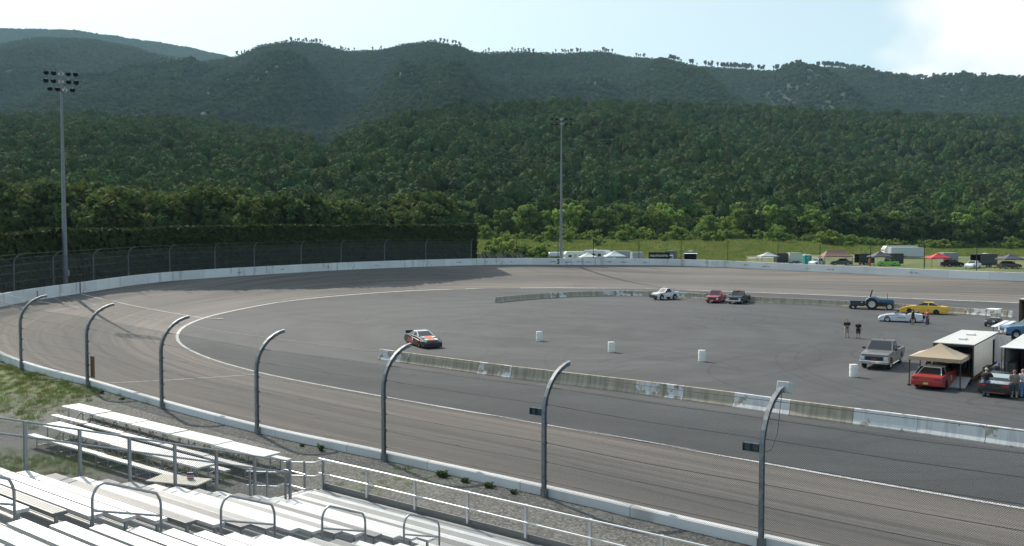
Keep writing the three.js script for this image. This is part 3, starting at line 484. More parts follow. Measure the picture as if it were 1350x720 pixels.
// tall clipped hedge behind the far wall ----------------------------------------------------
{
  const iA = WALL.reduce((b, p, i) => { if (p.z < 60 || p.x > 40) return b; const q = qOf(p.x, p.z); return Math.abs(q + 75) < b[1] ? [i, Math.abs(q + 75)] : b; }, [0, 1e9])[0];
  const path = []; for (let i = iA; i < WALL.length; i++) { const w = WALL[i], n = wallNormal[i], X = w.x + n.x * 4.6, Z = w.z + n.y * 4.6; if (Z < 60) continue; if (qOf(X, Z) > 622 && path.length) break; path.push({ X, Z, n, e: outsideHeight(X, Z) }); }
  const topOf = (X, Z) => { const q = qOf(X, Z), y = curve1([[-100, 316], [0, 311], [30, 309], [60, 303], [110, 305], [300, 300], [380, 300], [430, 299], [530, 298], [560, 299], [590, 298], [628, 296]], q); return EYE + (HORIZON - y) * Z / FOCAL; };
  const root = thing('tall_hedge', 'long tall dark evergreen hedge behind the white wall of the turn', 'hedge'), r = rngOf(3), quads = [], core = [];
  const TH = 0.9;
  path.forEach((p, i) => { const top = topOf(p.X, p.Z) + (fbm(i * 0.17, 2, 3) - 0.5) * 0.5; p.top = top;
    const nOut = [[-p.n.x, -p.n.y], [p.n.x, p.n.y]];
    nOut.forEach(([nx, nz], side) => { const m = side ? 22 : 64; for (let k = 0; k < m; k++) { const h = r(), off = TH + (fbm(i * 0.5 + side * 50, h * 9, 3) - 0.5) * 0.9, a = (r() - 0.5) * wallStep * 1.2; const X = p.X + nx * off - p.n.y * a, Z = p.Z + nz * off + p.n.x * a; quads.push([W3(X, lerp(p.e, top, h), Z), V(nx, 0.25, -nz).addScaledVector(randDir(r), 0.75).normalize(), 0.42 + 0.3 * r(), tone(r, 0.4, 0.25), r() * 6]); } });
    for (let k = 0; k < 26; k++) { const o = (r() - 0.5) * TH * 2.3, a = (r() - 0.5) * wallStep * 1.2; quads.push([W3(p.X + p.n.x * o - p.n.y * a, top + (r() - 0.3) * 0.35, p.Z + p.n.y * o + p.n.x * a), V(0, 1, 0).addScaledVector(randDir(r), 0.9).normalize(), 0.34 + 0.26 * r(), tone(r, 0.4, 0.25), r() * 6]); }
    core.push([W3(p.X - p.n.x * TH * 0.7, p.e - 0.3, p.Z - p.n.y * TH * 0.7), W3(p.X - p.n.x * TH * 0.7, top - 0.25, p.Z - p.n.y * TH * 0.7), W3(p.X + p.n.x * TH * 0.7, top - 0.25, p.Z + p.n.y * TH * 0.7), W3(p.X + p.n.x * TH * 0.7, p.e - 0.3, p.Z + p.n.y * TH * 0.7)]);
  });
  { const p = path[path.length - 1]; for (let k = 0; k < 420; k++) { const o = (r() - 0.5) * TH * 2.2, X = p.X + p.n.x * o, Z = p.Z + p.n.y * o; quads.push([W3(X + 0.5 + (r() - 0.5) * 0.5, lerp(p.e, p.top, r()), Z), V(0.9, 0.2, 0.3).addScaledVector(randDir(r), 0.7).normalize(), 0.42 + 0.25 * r(), tone(r, 0.4, 0.25), r() * 6]); } }
  const b = new MB(); const a3 = (v) => [v.x, v.y, v.z]; for (let i = 0; i + 1 < core.length; i++) for (let k = 0; k < 4; k++) { const j = (k + 1) % 4; b.quad(a3(core[i][k]), a3(core[i + 1][k]), a3(core[i + 1][j]), a3(core[i][j])); }
  b.quad(...core[0].map(a3)); b.quad(...core[core.length - 1].map(a3));
  b.build('branches', std([0.03, 0.034, 0.018], 1, 0, { side: THREE.DoubleSide }), root);
  const f = meshOf('foliage', leafGeo(quads), leafMat(0.040, 0.056, 0.017, 0.25), root); f.userData.kind = 'stuff';
}

// tall weeds and hay in the field
{
  const r = rngOf(71), spots = [], geo = bladeTuft(4, 26, 1, 0.6, 0.05), mat = leafMat(1, 1, 1, 0.35);
  for (let i = 0; i < 40000 && spots.length < 16000; i++) { const q = lerp(625, 1420, r()), Z = lerp(205, 372, Math.pow(r(), 0.8)), X = (q - 675) / FOCAL * Z; if (Z > zBase(q) + 6 || (q > 980 && Z < curve1([[980, 250], [1200, 272], [1420, 262]], q))) continue; const n = fbm(X * 0.06 + 3, Z * 0.03, 4); if (r() > 0.35 + 0.65 * smooth(0.38, 0.62, n)) continue; spots.push([X, Z, n]); }
  const im = new THREE.InstancedMesh(geo, mat, spots.length), m = new THREE.Matrix4(), c = new THREE.Color();
  spots.forEach(([X, Z, n], i) => { const s = lerp(0.7, 1.6, r()); m.compose(W3(X, outsideHeight(X, Z) - 0.03, Z), new THREE.Quaternion().setFromEuler(new THREE.Euler(0, r() * 6.28, 0)), V(s * 1.5, s * lerp(0.35, 0.9, r()), s * 1.5)); im.setMatrixAt(i, m); const k = r(); im.setColorAt(i, k < 0.5 ? c.setRGB(0.17, 0.22, 0.05) : k < 0.75 ? c.setRGB(0.24, 0.22, 0.07) : c.setRGB(0.11, 0.17, 0.035)); });
  im.name = 'meadow_weeds'; scene.add(im); tag(im, 'tall weeds and dry grass growing over the field', 'weeds', undefined, 'stuff');
}
function bladeTuft(seed, n, h, spread, w) { const r = rngOf(seed), pos = [], col = []; for (let i = 0; i < n; i++) { const a = r() * 6.283, d = Math.sqrt(r()) * spread, x = Math.cos(a) * d, z = Math.sin(a) * d, hh = h * (0.5 + 0.6 * r()), lx = (r() - 0.5) * hh * 0.9, lz = (r() - 0.5) * hh * 0.9, b = r() * 6.28, cx = Math.cos(b) * w, cz = Math.sin(b) * w; pos.push(x - cx, 0, z - cz, x + cx, 0, z + cz, x + lx, hh, z + lz); const k = 0.8 + 0.4 * r(); for (let j = 0; j < 3; j++) col.push(k, k, k); } const g = new THREE.BufferGeometry(); g.setAttribute('position', new THREE.Float32BufferAttribute(pos, 3)); g.setAttribute('color', new THREE.Float32BufferAttribute(col, 3)); g.computeVertexNormals(); return g; }
// ------------------------------------------------------------------ walls round the track, one mesh for each poured panel
const concreteTex = (seed, base, stain, w = 512) => texOf(w, w, (i, j, o) => { const a = i / w * 8, b = j / w * 8, n = fbm(a * 1.3 + seed, b * 1.3, 5), f = hash2(i + seed * 999, j), d = smooth(0.52, 0.75, fbm(a * 2.5 + seed * 7, b * 0.5, 4)); let l = base * (0.84 + 0.24 * n + 0.10 * (f - 0.5)); l *= 1 - stain * d; o[0] = s8(l); o[1] = s8(l * (0.985 - 0.04 * stain * d)); o[2] = s8(l * (0.955 - 0.12 * stain * d)); });
const whiteWallTex = texOf(1024, 256, (i, j, o) => {                        // 16 m by 4 m of white paint: v = metres / 4
  const x = i / 1024 * 16, y = j / 256 * 4, per = (f, g, ox) => lerp(fbm(x * f + ox, y * g, 4), fbm((x - 16) * f + ox, y * g, 4), smooth(13, 16, x));
  const n = per(0.9, 0.9, 3), drip = per(2.2, 0.25, 60), f = hash2(i, j); let l = 0.70 * (0.88 + 0.20 * n + 0.06 * (f - 0.5)); const st = smooth(0.56, 0.74, drip) * 0.30; l *= 1 - st; o[0] = s8(l); o[1] = s8(l * (0.995 - 0.05 * st)); o[2] = s8(l * (0.99 - 0.16 * st));
});
const wallPaints = [0.98, 0.93, 1.0, 0.90].map((k) => std([k, k, k * 0.995], 0.75, 0, { map: whiteWallTex }));
const wallTopH = (i) => WALL[i].y + wallInfo[i].h;
function wallPanelGeo(i0, i1, gap) {
  const pos = [], idx = [], uv = [], T = 0.26, n = WALL.length; const rings = [];
  for (let i = i0; i <= i1; i++) {
    const k = ((i % n) + n) % n, w = WALL[k], nn = wallNormal[k], top = wallTopH(k), lo = Math.min(w.y, w.y + wallInfo[k].g) - 0.35; let dx = 0, dz = 0;
    if (i === i0 || i === i1) { const t = [-nn.y, nn.x], a = WALL[(k + 1) % n], b = WALL[(k + n - 1) % n], sg = Math.sign(t[0] * (a.x - b.x) + t[1] * (a.z - b.z)) * (i === i0 ? 1 : -1); dx = t[0] * gap * sg; dz = t[1] * gap * sg; }
    rings.push([[0, lo], [0, top - 0.03], [0.03, top], [T - 0.03, top], [T, top - 0.03], [T, lo]].map(([o, y]) => [w.x + nn.x * o + dx, y, -(w.z + nn.y * o + dz)]));
  }
  const b = new MB(); for (let i = 0; i + 1 < rings.length; i++) for (let k = 0; k < 5; k++) b.quad(rings[i][k], rings[i + 1][k], rings[i + 1][k + 1], rings[i][k + 1]);
  for (const [R, f] of [[rings[0], 0], [rings[rings.length - 1], 1]]) for (let k = 1; k + 1 < 6; k++) { const t = f ? [R[0], R[k], R[k + 1]] : [R[0], R[k + 1], R[k]]; const g = new THREE.BufferGeometry(); g.setAttribute('position', new THREE.Float32BufferAttribute(t.flat(), 3)); g.computeVertexNormals(); b.add(g); }
  const g = b.list.length > 1 ? mergeGeometries(b.list) : b.list[0];
  const p = g.attributes.position, u = new Float32Array(p.count * 2); for (let k = 0; k < p.count; k++) { u[k * 2] = (p.getX(k) * 0.8 - p.getZ(k) * 0.62) / 16; u[k * 2 + 1] = p.getY(k) / 4 + (p.getX(k) * 0.31) / 4; } g.setAttribute('uv', new THREE.BufferAttribute(u, 2));
  return g;
}
const farI1 = nearest(WALL, wallPts.find((p) => p.Z > 120 && p.X > 70).X + 55, wallPts.find((p) => p.Z > 120 && p.X > 70).Z - 41)[0];
const nearS = nearest(WALL, 6.6 + DIR.x * 32, 23.5 + DIR.y * 32)[0], turnI = nearest(WALL, -44, 70)[0];
{
  const near = thing('trackside_wall', 'low white concrete wall between the gravel yard and the track', 'wall');
  for (let i = nearS, k = 0; i < turnI; i += 4, k++) meshOf('panel', wallPanelGeo(i, Math.min(i + 4, turnI), 0.012), wallPaints[k % 4], near);
  const far = thing('outer_wall', 'long curving white concrete wall round the far side of the track', 'wall');
  for (let i = turnI, k = 0; i < farI1; i += 6, k++) meshOf('panel', wallPanelGeo(i, Math.min(i + 6, farI1), 0.012), wallPaints[(k * 3) % 4], far);
  // black tyre scuffs and figures painted on the inside face
  const at = (px, h, off = -0.006) => { let b = 0, bd = 1e9; for (let i = turnI; i < farI1; i++) { const d = Math.abs(toPixel(WALL[i].x, WALL[i].y, WALL[i].z)[0] - px); if (d < bd) { bd = d; b = i; } } const w = WALL[b], n = wallNormal[b]; return { p: W3(w.x + n.x * off, w.y + h, w.z + n.y * off), n: V(-n.x, 0, n.y), i: b }; };
  const flat = (w, h, draw, px, hh, name, label) => {
    const { p, n } = at(px, hh), tx = canvasTex(128, 128, draw), m = meshOf(name, new THREE.PlaneGeometry(w, h), std([1, 1, 1], 0.8, 0, { map: tx, transparent: true, alphaTest: 0 }), far); tx.colorSpace = THREE.SRGBColorSpace; m.position.copy(p); m.lookAt(p.clone().add(n)); tag(m, label); return m;
  };
  const figure = (s) => (c, w, h) => { c.clearRect(0, 0, w, h); c.fillStyle = '#131313'; c.font = 'bold 150px sans-serif'; c.textAlign = 'center'; c.textBaseline = 'middle'; c.fillText(s, w / 2, h / 2 + 4); };
  flat(0.86, 1.12, figure('3'), 734.5, 0.66, 'painted_number', 'black number 3 painted on white wall');
  flat(0.55, 0.85, figure('8'), 48, 0.62, 'painted_number', 'small black figure painted on white wall');
  const rr = rngOf(8), scuff = (seed) => (c, w, h) => { c.clearRect(0, 0, w, h); const q = rngOf(seed); for (let k = 0; k < 26; k++) { c.fillStyle = `rgba(${30 + 30 * q()},${28 + 28 * q()},${32 + 30 * q()},${0.25 + 0.5 * q()})`; c.save(); c.translate(w * (0.15 + 0.7 * q()), h * (0.3 + 0.4 * q())); c.rotate((q() - 0.5) * 0.25); c.fillRect(-14 * q() - 6, -2 - 3 * q(), 16 + 26 * q(), 2 + 6 * q()); c.restore(); } };
  for (const [px, w] of [[312, 1.2], [375, 1], [494, 1.2], [434, 0.9], [606, 2], [641, 1.6], [655, 2.2], [676, 1.2], [727, 1.6], [752, 2.4], [763, 2.2], [774, 1.8], [802, 2.2], [822, 2], [849, 2], [931, 2.6], [983, 1.6], [1008, 2], [1068, 1.2], [1092, 2], [1203, 1.2], [1210, 0.8]]) flat(w, 0.5, scuff(Math.floor(px)), px, 0.5 + rr() * 0.2, 'tyre_scuff', 'black tyre scuff on white wall');
  const { p, n } = at(105.5, 0.64, -0.01); const s = new MB().box([0, 0, 0], [0.2, 1.26, 0.012]).build('expansion_joint', std([0.012, 0.012, 0.012], 0.9), far); s.position.copy(p); s.lookAt(p.clone().add(n));
}
// ------------------------------------------------------------------ catch fences
const galv = std([0.27, 0.285, 0.30], 0.58, 0.5, { map: texOf(128, 128, (i, j, o) => { const n = fbm(i * 0.08, j * 0.08, 4), f = hash2(i, j); const l = 0.72 + 0.3 * n + 0.06 * f; o[0] = o[1] = o[2] = 255 * Math.min(1, l); }) });
const wireMat = std([0.10, 0.10, 0.105], 0.55, 0.6);
function linkTexture(wire) {                                                // two by two diamonds
  const N = 128; return texOf(N, N, (i, j, o) => { const x = i / N * 2, y = j / N * 2, a = Math.abs(((x + y) % 1 + 1) % 1 - 0.5), b = Math.abs(((x - y) % 1 + 1) % 1 - 0.5); const on = Math.max(smooth(0.5 - wire * 1.5, 0.5 - wire * 0.7, a), smooth(0.5 - wire * 1.5, 0.5 - wire * 0.7, b)); o[0] = o[1] = o[2] = 255 * on; }, { srgb: false });
}
const linkTex = linkTexture(0.07);
const linkMat = std([0.075, 0.077, 0.08], 0.9, 0, { alphaMap: linkTex, transparent: true, side: THREE.DoubleSide });
function strip(name, rows, parent, mat, cell = 0.055) {                     // rows: list of [point, metres along]; a sheet of wire mesh
  const pos = [], uv = [], idx = [], K = rows[0].length;
  let s = 0; rows.forEach((r, i) => { if (i) s += r[0].distanceTo(rows[i - 1][0]); let t = 0; r.forEach((p, k) => { if (k) t += p.distanceTo(r[k - 1]); pos.push(p.x, p.y, p.z); uv.push(s / (2 * cell), t / (2 * cell)); }); if (i) for (let k = 0; k + 1 < K; k++) { const a = (i - 1) * K + k, b = a + K; idx.push(a, b, a + 1, a + 1, b, b + 1); } });
  const g = new THREE.BufferGeometry(); g.setAttribute('position', new THREE.Float32BufferAttribute(pos, 3)); g.setAttribute('uv', new THREE.Float32BufferAttribute(uv, 2)); g.setIndex(idx); g.computeVertexNormals(); return meshOf(name, g, mat, parent);
}
// the profile of a bent post: out = metres towards the track, up = metres above its foot
function postProfile(H, straight, reach) { const pts = []; for (let k = 0; k <= 3; k++) pts.push([0, straight * k / 3]); const rise = H - straight; for (let k = 1; k <= 8; k++) { const a = k / 8 * Math.PI / 2 * 0.93; pts.push([reach * (1 - Math.cos(a)), straight + rise * Math.sin(a)]); } return pts; }
const profAt = (prof, h) => { let t = 0; for (let k = 1; k < prof.length; k++) { const L = Math.hypot(prof[k][0] - prof[k - 1][0], prof[k][1] - prof[k - 1][1]); if (t + L >= h) { const f = (h - t) / L; return [lerp(prof[k - 1][0], prof[k][0], f), lerp(prof[k - 1][1], prof[k][1], f)]; } t += L; } return prof[prof.length - 1]; };
function bentPost(root, foot, inward, prof, w) {                            // an I-beam bent over towards the track
  const b = new MB(), P = (o, u) => [foot.x + inward.x * o, foot.y + u, foot.z + inward.z * o], side = V(-inward.z, 0, inward.x);
  for (let k = 1; k < prof.length; k++) {
    const A = V(...P(...prof[k - 1])), B = V(...P(...prof[k])), d = B.clone().sub(A), L = d.length() + 0.012; d.normalize(); const up = side.clone().cross(d).normalize(), mid = A.clone().add(B).multiplyScalar(0.5);
    const basis = (c) => new THREE.Matrix4().makeBasis(d, up, side).setPosition(c);
    b.add(new THREE.BoxGeometry(L, w * 0.12, w), basis(mid.clone().addScaledVector(up, w * 0.5))); b.add(new THREE.BoxGeometry(L, w * 0.12, w), basis(mid.clone().addScaledVector(up, -w * 0.5))); b.add(new THREE.BoxGeometry(L, w * 0.9, w * 0.12), basis(mid));
  }
  return b.build('post', galv, root);
}
const nearFence = thing('catch_fence', 'tall steel catch fence with bent posts above the near wall', 'fence');
const NEARP = [];
{
  const feet = []; const spots = [...NEAR_POSTS.map(([X, Z]) => [X, Z])]; for (let k = 1; k <= 2; k++) spots.unshift([6.6 + DIR.x * 7 * k, 23.5 + DIR.y * 7 * k]); spots.push([-33.4, 55.6], [-39.4, 62.6]);
  const prof = postProfile(4.12, 2.65, 1.62), H = [0.55, 1.15, 1.75, 2.35, 2.95, 3.5, 4.1];
  for (const [X, Z] of spots) { const [i] = nearest(WALL, X, Z), n = wallNormal[i], w = WALL[i], inward = V(-n.x, 0, n.y), foot = W3(w.x + n.x * 0.36, outsideHeight(w.x + n.x * 0.5, w.z + n.y * 0.5) - 0.05, w.z + n.y * 0.36); feet.push({ foot, inward, i }); NEARP.push({ foot, inward, i }); }
  for (const f of feet) {
    bentPost(nearFence, f.foot, f.inward, prof, 0.115);
    const c = new MB(), s = V(-f.inward.z, 0, f.inward.x); for (const h of H) { const [o, u] = profAt(prof, h); c.box([f.foot.x + f.inward.x * (o + 0.09), f.foot.y + u, f.foot.z + f.inward.z * (o + 0.09)], [0.07, 0.07, 0.07], [0, Math.atan2(s.x, s.z), 0]); } c.build('cable_clips', wireMat, nearFence);
    const pl = new MB(); pl.box([f.foot.x + f.inward.x * 0.03, f.foot.y + 0.16, f.foot.z + f.inward.z * 0.03], [0.2, 0.34, 0.16], [0, Math.atan2(s.x, s.z) + Math.PI / 2, 0]); pl.build('base_bracket', galv, nearFence);
  }
  const P = (f, o, u) => V(f.foot.x + f.inward.x * o, f.foot.y + u, f.foot.z + f.inward.z * o);
  for (let k = 0; k + 1 < feet.length; k++) {
    const a = feet[k], b = feet[k + 1];
    for (const h of H) { const [o, u] = profAt(prof, h), A = P(a, o + 0.11, u), B = P(b, o + 0.11, u), m = A.clone().add(B).multiplyScalar(0.5); m.y -= 0.02 + 0.03 * hash2(k, Math.round(h * 10)); new MB().tube([A.toArray(), m.toArray(), B.toArray()], 0.0095, 5, 8).build('cable', wireMat, nearFence); }
    const rows = []; for (let t = 0; t <= 4; t++) rows.push(Array.from({ length: 16 }, (_, j) => { const [o, u] = profAt(prof, 0.34 + j / 15 * 3.2); return P(a, o + 0.10, u).lerp(P(b, o + 0.10, u), t / 4); })); strip('wire_mesh', rows, nearFence, linkMat);
  }
}
{
  const far = thing('catch_fence', 'dim catch fence with bent posts along the wall in front of the hedge', 'fence');
  const straight = thing('catch_fence', 'open fence of thin straight dark posts on the wall beside the field', 'fence');
  const wallAt = (px) => { let b = 0, bd = 1e9; for (let i = turnI; i < farI1; i++) { const d = Math.abs(toPixel(WALL[i].x, wallTopH(i), WALL[i].z)[0] - px); if (d < bd) { bd = d; b = i; } } return b; };
  const prof = postProfile(3.75, 2.7, 1.2), H = [0.9, 1.8, 2.6, 3.3, 4.1], feet = [];
  for (const px of [-70, -20, 25, 72, 127, 175, 223, 286, 338, 402, 452, 508, 565, 623]) { const i = wallAt(px), w = WALL[i], n = wallNormal[i], inward = V(-n.x, 0, n.y), foot = W3(w.x + n.x * 0.34, wallTopH(i) - 0.6, w.z + n.y * 0.34); feet.push({ foot, inward, i }); bentPost(far, foot, inward, prof.map(([o, u]) => [o, u + 0.6 * (u > 0 ? 1 : 0)]), 0.11); }
  const P = (f, o, u) => V(f.foot.x + f.inward.x * o, f.foot.y + 0.6 + u, f.foot.z + f.inward.z * o);
  for (let k = 0; k + 1 < feet.length; k++) {
    const A = feet[k].i, B = feet[k + 1].i, along = []; for (let i = A; i <= B; i += 2) { const w = WALL[i], n = wallNormal[i]; along.push({ foot: W3(w.x + n.x * 0.34, wallTopH(i) - 0.6, w.z + n.y * 0.34), inward: V(-n.x, 0, n.y) }); } along.push(feet[k + 1]);
    for (const h of H) { const [o, u] = profAt(prof, h); new MB().tube(along.map((f) => P(f, o + 0.1, u).toArray()), 0.011, 4, along.length * 2).build('cable', wireMat, far); }
    strip('wire_mesh', along.map((f) => Array.from({ length: 10 }, (_, j) => { const [o, u] = profAt(prof, 0.02 + j / 9 * 3.3); return P(f, o + 0.09, u); })), far, linkMat);
  }
  const sp = []; for (const px of [678, 738, 786, 842, 897, 961, 1021, 1080, 1147, 1213, 1287, 1372]) { const i = wallAt(px), w = WALL[i], n = wallNormal[i], p = W3(w.x + n.x * 0.4, w.y - 0.1, w.z + n.y * 0.4); sp.push({ p, i }); const b = new MB(); b.rod([p.x, p.y, p.z], [p.x, p.y + 5.0, p.z], 0.07, 0.06, 8); b.rod([p.x, p.y + 4.98, p.z], [p.x, p.y + 5.03, p.z], 0.075, 0.075, 8); b.build('post', std([0.035, 0.036, 0.04], 0.7, 0.3), straight); }
  for (let k = 0; k + 1 < sp.length; k++) for (const h of [1.9, 2.9, 3.9, 4.8]) { const pts = []; for (let i = sp[k].i; i <= sp[k + 1].i; i += 3) { const w = WALL[i], n = wallNormal[i]; pts.push([w.x + n.x * 0.32, w.y + h, -(w.z + n.y * 0.32)]); } new MB().tube(pts, 0.006, 4, pts.length * 2).build('cable', wireMat, straight); }
}
// ------------------------------------------------------------------ grandstand: aluminium planks on steel, falling towards the track
const ST = { X: -10.784, Z: 19.503, D: 5.193, pitch: 0.61, drop: 0.199, phi: 0.647 };
const SU = [Math.cos(ST.phi), -Math.sin(ST.phi)], SV = [Math.sin(ST.phi), Math.cos(ST.phi)];
const standTurn = ST.phi;                                                   // local x = along the rows, local z = up the stand (away from the track)
const stand = thing('grandstand', 'aluminium bleacher grandstand with rows of plank seats', 'grandstand', [ST.X, 0, -ST.Z], 0);
stand.rotation.y = Math.atan2(-(-SU[1]), SU[0]);                            // local +x runs along the rows
const seatY = (k) => EYE - ST.D - ST.drop * k, floorY = (k) => seatY(k) - 0.43;
const L3 = (u, y, v) => [u, y, -v];                                         // row length, height, metres towards the track
const alu = (seed, base) => texOf(256, 512, (i, j, o) => { const n = fbm(i * 0.02 + seed, j * 0.02, 4), st = fbm(i * 0.006 + seed, j * 0.5, 3), sp = smooth(0.62, 0.8, fbm(i * 0.09 + seed * 3, j * 0.09, 4)), f = hash2(i + seed, j); const l = base * (0.86 + 0.14 * n + 0.14 * (st - 0.5) + 0.05 * (f - 0.5)) * (1 - 0.16 * sp); o[0] = s8(l); o[1] = s8(l * 0.985); o[2] = s8(l * 0.965); });
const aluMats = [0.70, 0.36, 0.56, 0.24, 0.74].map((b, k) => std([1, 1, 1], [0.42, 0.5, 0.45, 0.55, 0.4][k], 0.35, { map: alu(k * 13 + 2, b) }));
const frameSteel = std([0.40, 0.41, 0.42], 0.45, 0.7), railSteel = std([0.36, 0.37, 0.39], 0.38, 0.8), railAlu = std([0.62, 0.62, 0.63], 0.35, 0.7);
function plankGeo(len, w, th = 0.062) {                                      // ribbed extrusion with turned-down edges, along local x
  const s = [[-w / 2, -th], [-w / 2 + 0.004, 0]]; const R = 5; for (let k = 0; k < R; k++) { const a = -w / 2 + 0.012 + k * (w - 0.024) / R, b = a + (w - 0.024) / R; s.push([a + 0.006, 0], [b - 0.006, 0]); if (k < R - 1) s.push([b - 0.003, -0.006], [b + 0.003, -0.006]); } s.push([w / 2 - 0.004, 0], [w / 2, -th]);
  const g = new THREE.ExtrudeGeometry(new THREE.Shape(s.map(([a, b]) => new THREE.Vector2(a, b))), { depth: len, bevelEnabled: false }); g.rotateY(Math.PI / 2); g.translate(0, 0, 0); return boxUV(plain(g), 0.45);
}
const plankCache = new Map(); const plank = (len, w) => { const k = len.toFixed(2) + w; if (!plankCache.has(k)) plankCache.set(k, plankGeo(len, w)); return plankCache.get(k); };
{
  const KMIN = -8, KMAX = 12, UA = 5.55, UB = 6.73, UEND = 17, rg = rngOf(61);
  const lay = (name, u, y, v, len, w, m) => { const o = meshOf(name, plank(len, w), aluMats[m], stand); o.position.set(...L3(u, y, v)); return o; };
  for (let k = KMIN; k <= KMAX; k++) {
    const v = k * ST.pitch; const m1 = [0, 3, 0, 3, 1, 0, 0, 1, 0, 3, 0, 4][(k + 24) % 12], m2 = [0, 4, 0, 0, 1, 3, 0, 4, 0, 2, 0, 0][(k + 24) % 12];
    lay('seat_plank', 0.05, seatY(k), v - 0.125, UA - 0.05, 0.25, m1); lay('seat_plank', UB, seatY(k), v - 0.125, UEND - UB, 0.25, m2);
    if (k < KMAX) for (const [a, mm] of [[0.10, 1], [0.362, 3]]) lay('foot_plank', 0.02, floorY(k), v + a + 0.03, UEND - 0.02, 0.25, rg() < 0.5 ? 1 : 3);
    const b = new MB(); for (const u of [0.35, 1.9, 3.7, UA - 0.14, UB + 0.14, 8.4, 10.2, 12]) { b.box(L3(u, seatY(k) - 0.24, v - 0.125), [0.05, 0.39, 0.05]); b.box(L3(u, seatY(k) - 0.06, v - 0.125), [0.06, 0.03, 0.22]); } b.build('seat_bracket', frameSteel, stand);
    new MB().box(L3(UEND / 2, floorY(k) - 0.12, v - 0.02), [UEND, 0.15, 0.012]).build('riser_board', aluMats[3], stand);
  }
  for (const u of [0.3, 1.9, 3.7, 5.3, 7, 8.6, 10.4]) { const b = new MB(); b.bar(L3(u, floorY(KMIN) - 0.3, KMIN * ST.pitch), L3(u, floorY(KMAX) - 0.3, KMAX * ST.pitch), 0.08, 0.15); for (const k of [-8, -3, 2, 7, 12]) b.bar(L3(u, floorY(k) - 0.3, k * ST.pitch), L3(u, 1.3, k * ST.pitch), 0.08, 0.08); b.build('stringer', frameSteel, stand); }
  // front walkway
  const y0 = floorY(KMAX) - 0.0, v0 = KMAX * ST.pitch + 0.02, v1 = 9.46, n = 8;
  for (let i = 0; i < n; i++) lay('deck_plank', i * 0.25 + v0 + 0.125 > 7.95 ? -1.2 : 0, y0, v0 + 0.13 + i * (v1 - v0) / n, 19, 0.25, [1, 0, 1, 3, 0, 1, 0, 1][i]);
  new MB().box(L3(8, y0 + 0.04, v1 + 0.12), [18.4, 0.26, 0.03]).build('toe_board', aluMats[3], stand);
  new MB().box(L3(8, y0 - 0.2, v1 + 0.06), [18.4, 0.16, 0.06]).build('deck_beam', frameSteel, stand);
  { const b = new MB(); for (const u of [-1.1, 2, 5, 8]) b.bar(L3(u, y0 - 0.1, v1), L3(u, 1.2, v1), 0.08, 0.08); b.build('deck_legs', frameSteel, stand); }
  // front guard rail
  { const g = [], U = (k) => -1.18 + k * 1.99; for (let k = 0; k < 9; k++) new MB().box(L3(U(k), y0 + 0.52, v1 + 0.06), [0.07, 0.9, 0.07]).build('rail_post', railAlu, stand);
    for (const h of [0.96, 0.50]) { const t = new MB(); t.rod(L3(-1.3, y0 + h, v1), L3(16.6, y0 + h, v1), 0.026, 0.026, 8); t.build('guard_rail', railAlu, stand); } }
  // left side guard rail with wire mesh, stepping down beside the rows
  const top = [], mid = []; const vs = []; for (let k = -8; k <= 13; k += 2) vs.push(k * ST.pitch + 0.02); const at = (v) => EYE - ST.D - 0.43 - ST.drop * v / ST.pitch;
  for (const v of vs) { new MB().box(L3(-0.09, at(v) + 0.66, v), [0.065, 1.7, 0.065]).build('rail_post', railSteel, stand); }
  for (const h of [1.50, 1.16]) new MB().rod(L3(-0.09, at(vs[0]) + h, vs[0]), L3(-0.09, at(vs[vs.length - 1]) + h, vs[vs.length - 1]), 0.024, 0.024, 8).build('guard_rail', railSteel, stand);
  const rows = []; for (let i = 0; i <= 10; i++) { const v = lerp(vs[0], vs[vs.length - 1], i / 10); rows.push(Array.from({ length: 4 }, (_, j) => V(...L3(-0.13, at(v) - 0.1 + 1.55 * j / 3, v)))); } strip('wire_mesh', rows, stand, std([0.16, 0.16, 0.165], 0.8, 0, { alphaMap: linkTexture(0.075), transparent: true, side: THREE.DoubleSide }), 0.06);
  // handrail loops standing in the aisle
  for (const k of [-7, -3, 1, 5, 9]) {
    const h = thing('aisle_handrail', 'bent tube handrail loop in the grandstand aisle', 'handrail', [0, 0, 0], 0, 'handrail loops down the aisle'); h.position.copy(stand.position); h.rotation.copy(stand.rotation);
    const u = 6.14, a = k * ST.pitch + 0.12, b = (k + 2) * ST.pitch + 0.12, H = 0.92, ya = floorY(k), yb = floorY(k + 2) ;
    const pts = [L3(u, ya - 0.04, a), L3(u, ya + H - 0.22, a), L3(u, ya + H - 0.06, a + 0.07), L3(u, ya + H - 0.01, a + 0.22), L3(u, yb + H + 0.06, b - 0.22), L3(u, yb + H - 0.01, b - 0.07), L3(u, yb + H - 0.2, b), L3(u, yb - 0.04, b)];
    new MB().tube(pts, 0.024, 8, 60).build('hoop', railSteel, h); new MB().rod(L3(u, ya + 0.5, a), L3(u, yb + 0.5, b), 0.02, 0.02, 8).build('middle_rail', railSteel, h);
    const f = new MB(); for (const [y, v] of [[ya, a], [yb, b]]) f.box(L3(u, y + 0.008, v), [0.12, 0.016, 0.12]); f.build('foot_plate', railSteel, h);
  }
  // stair from the walkway down to the yard
  const st = thing('stair_flight', 'short aluminium stair with tube handrails at the grandstand corner', 'stair'); st.position.copy(stand.position); st.rotation.copy(stand.rotation);
  const V0 = 8.02, V1 = 9.42, N = 3, run = 0.30, rise = (y0 - 1.42) / (N + 1), tot = N;
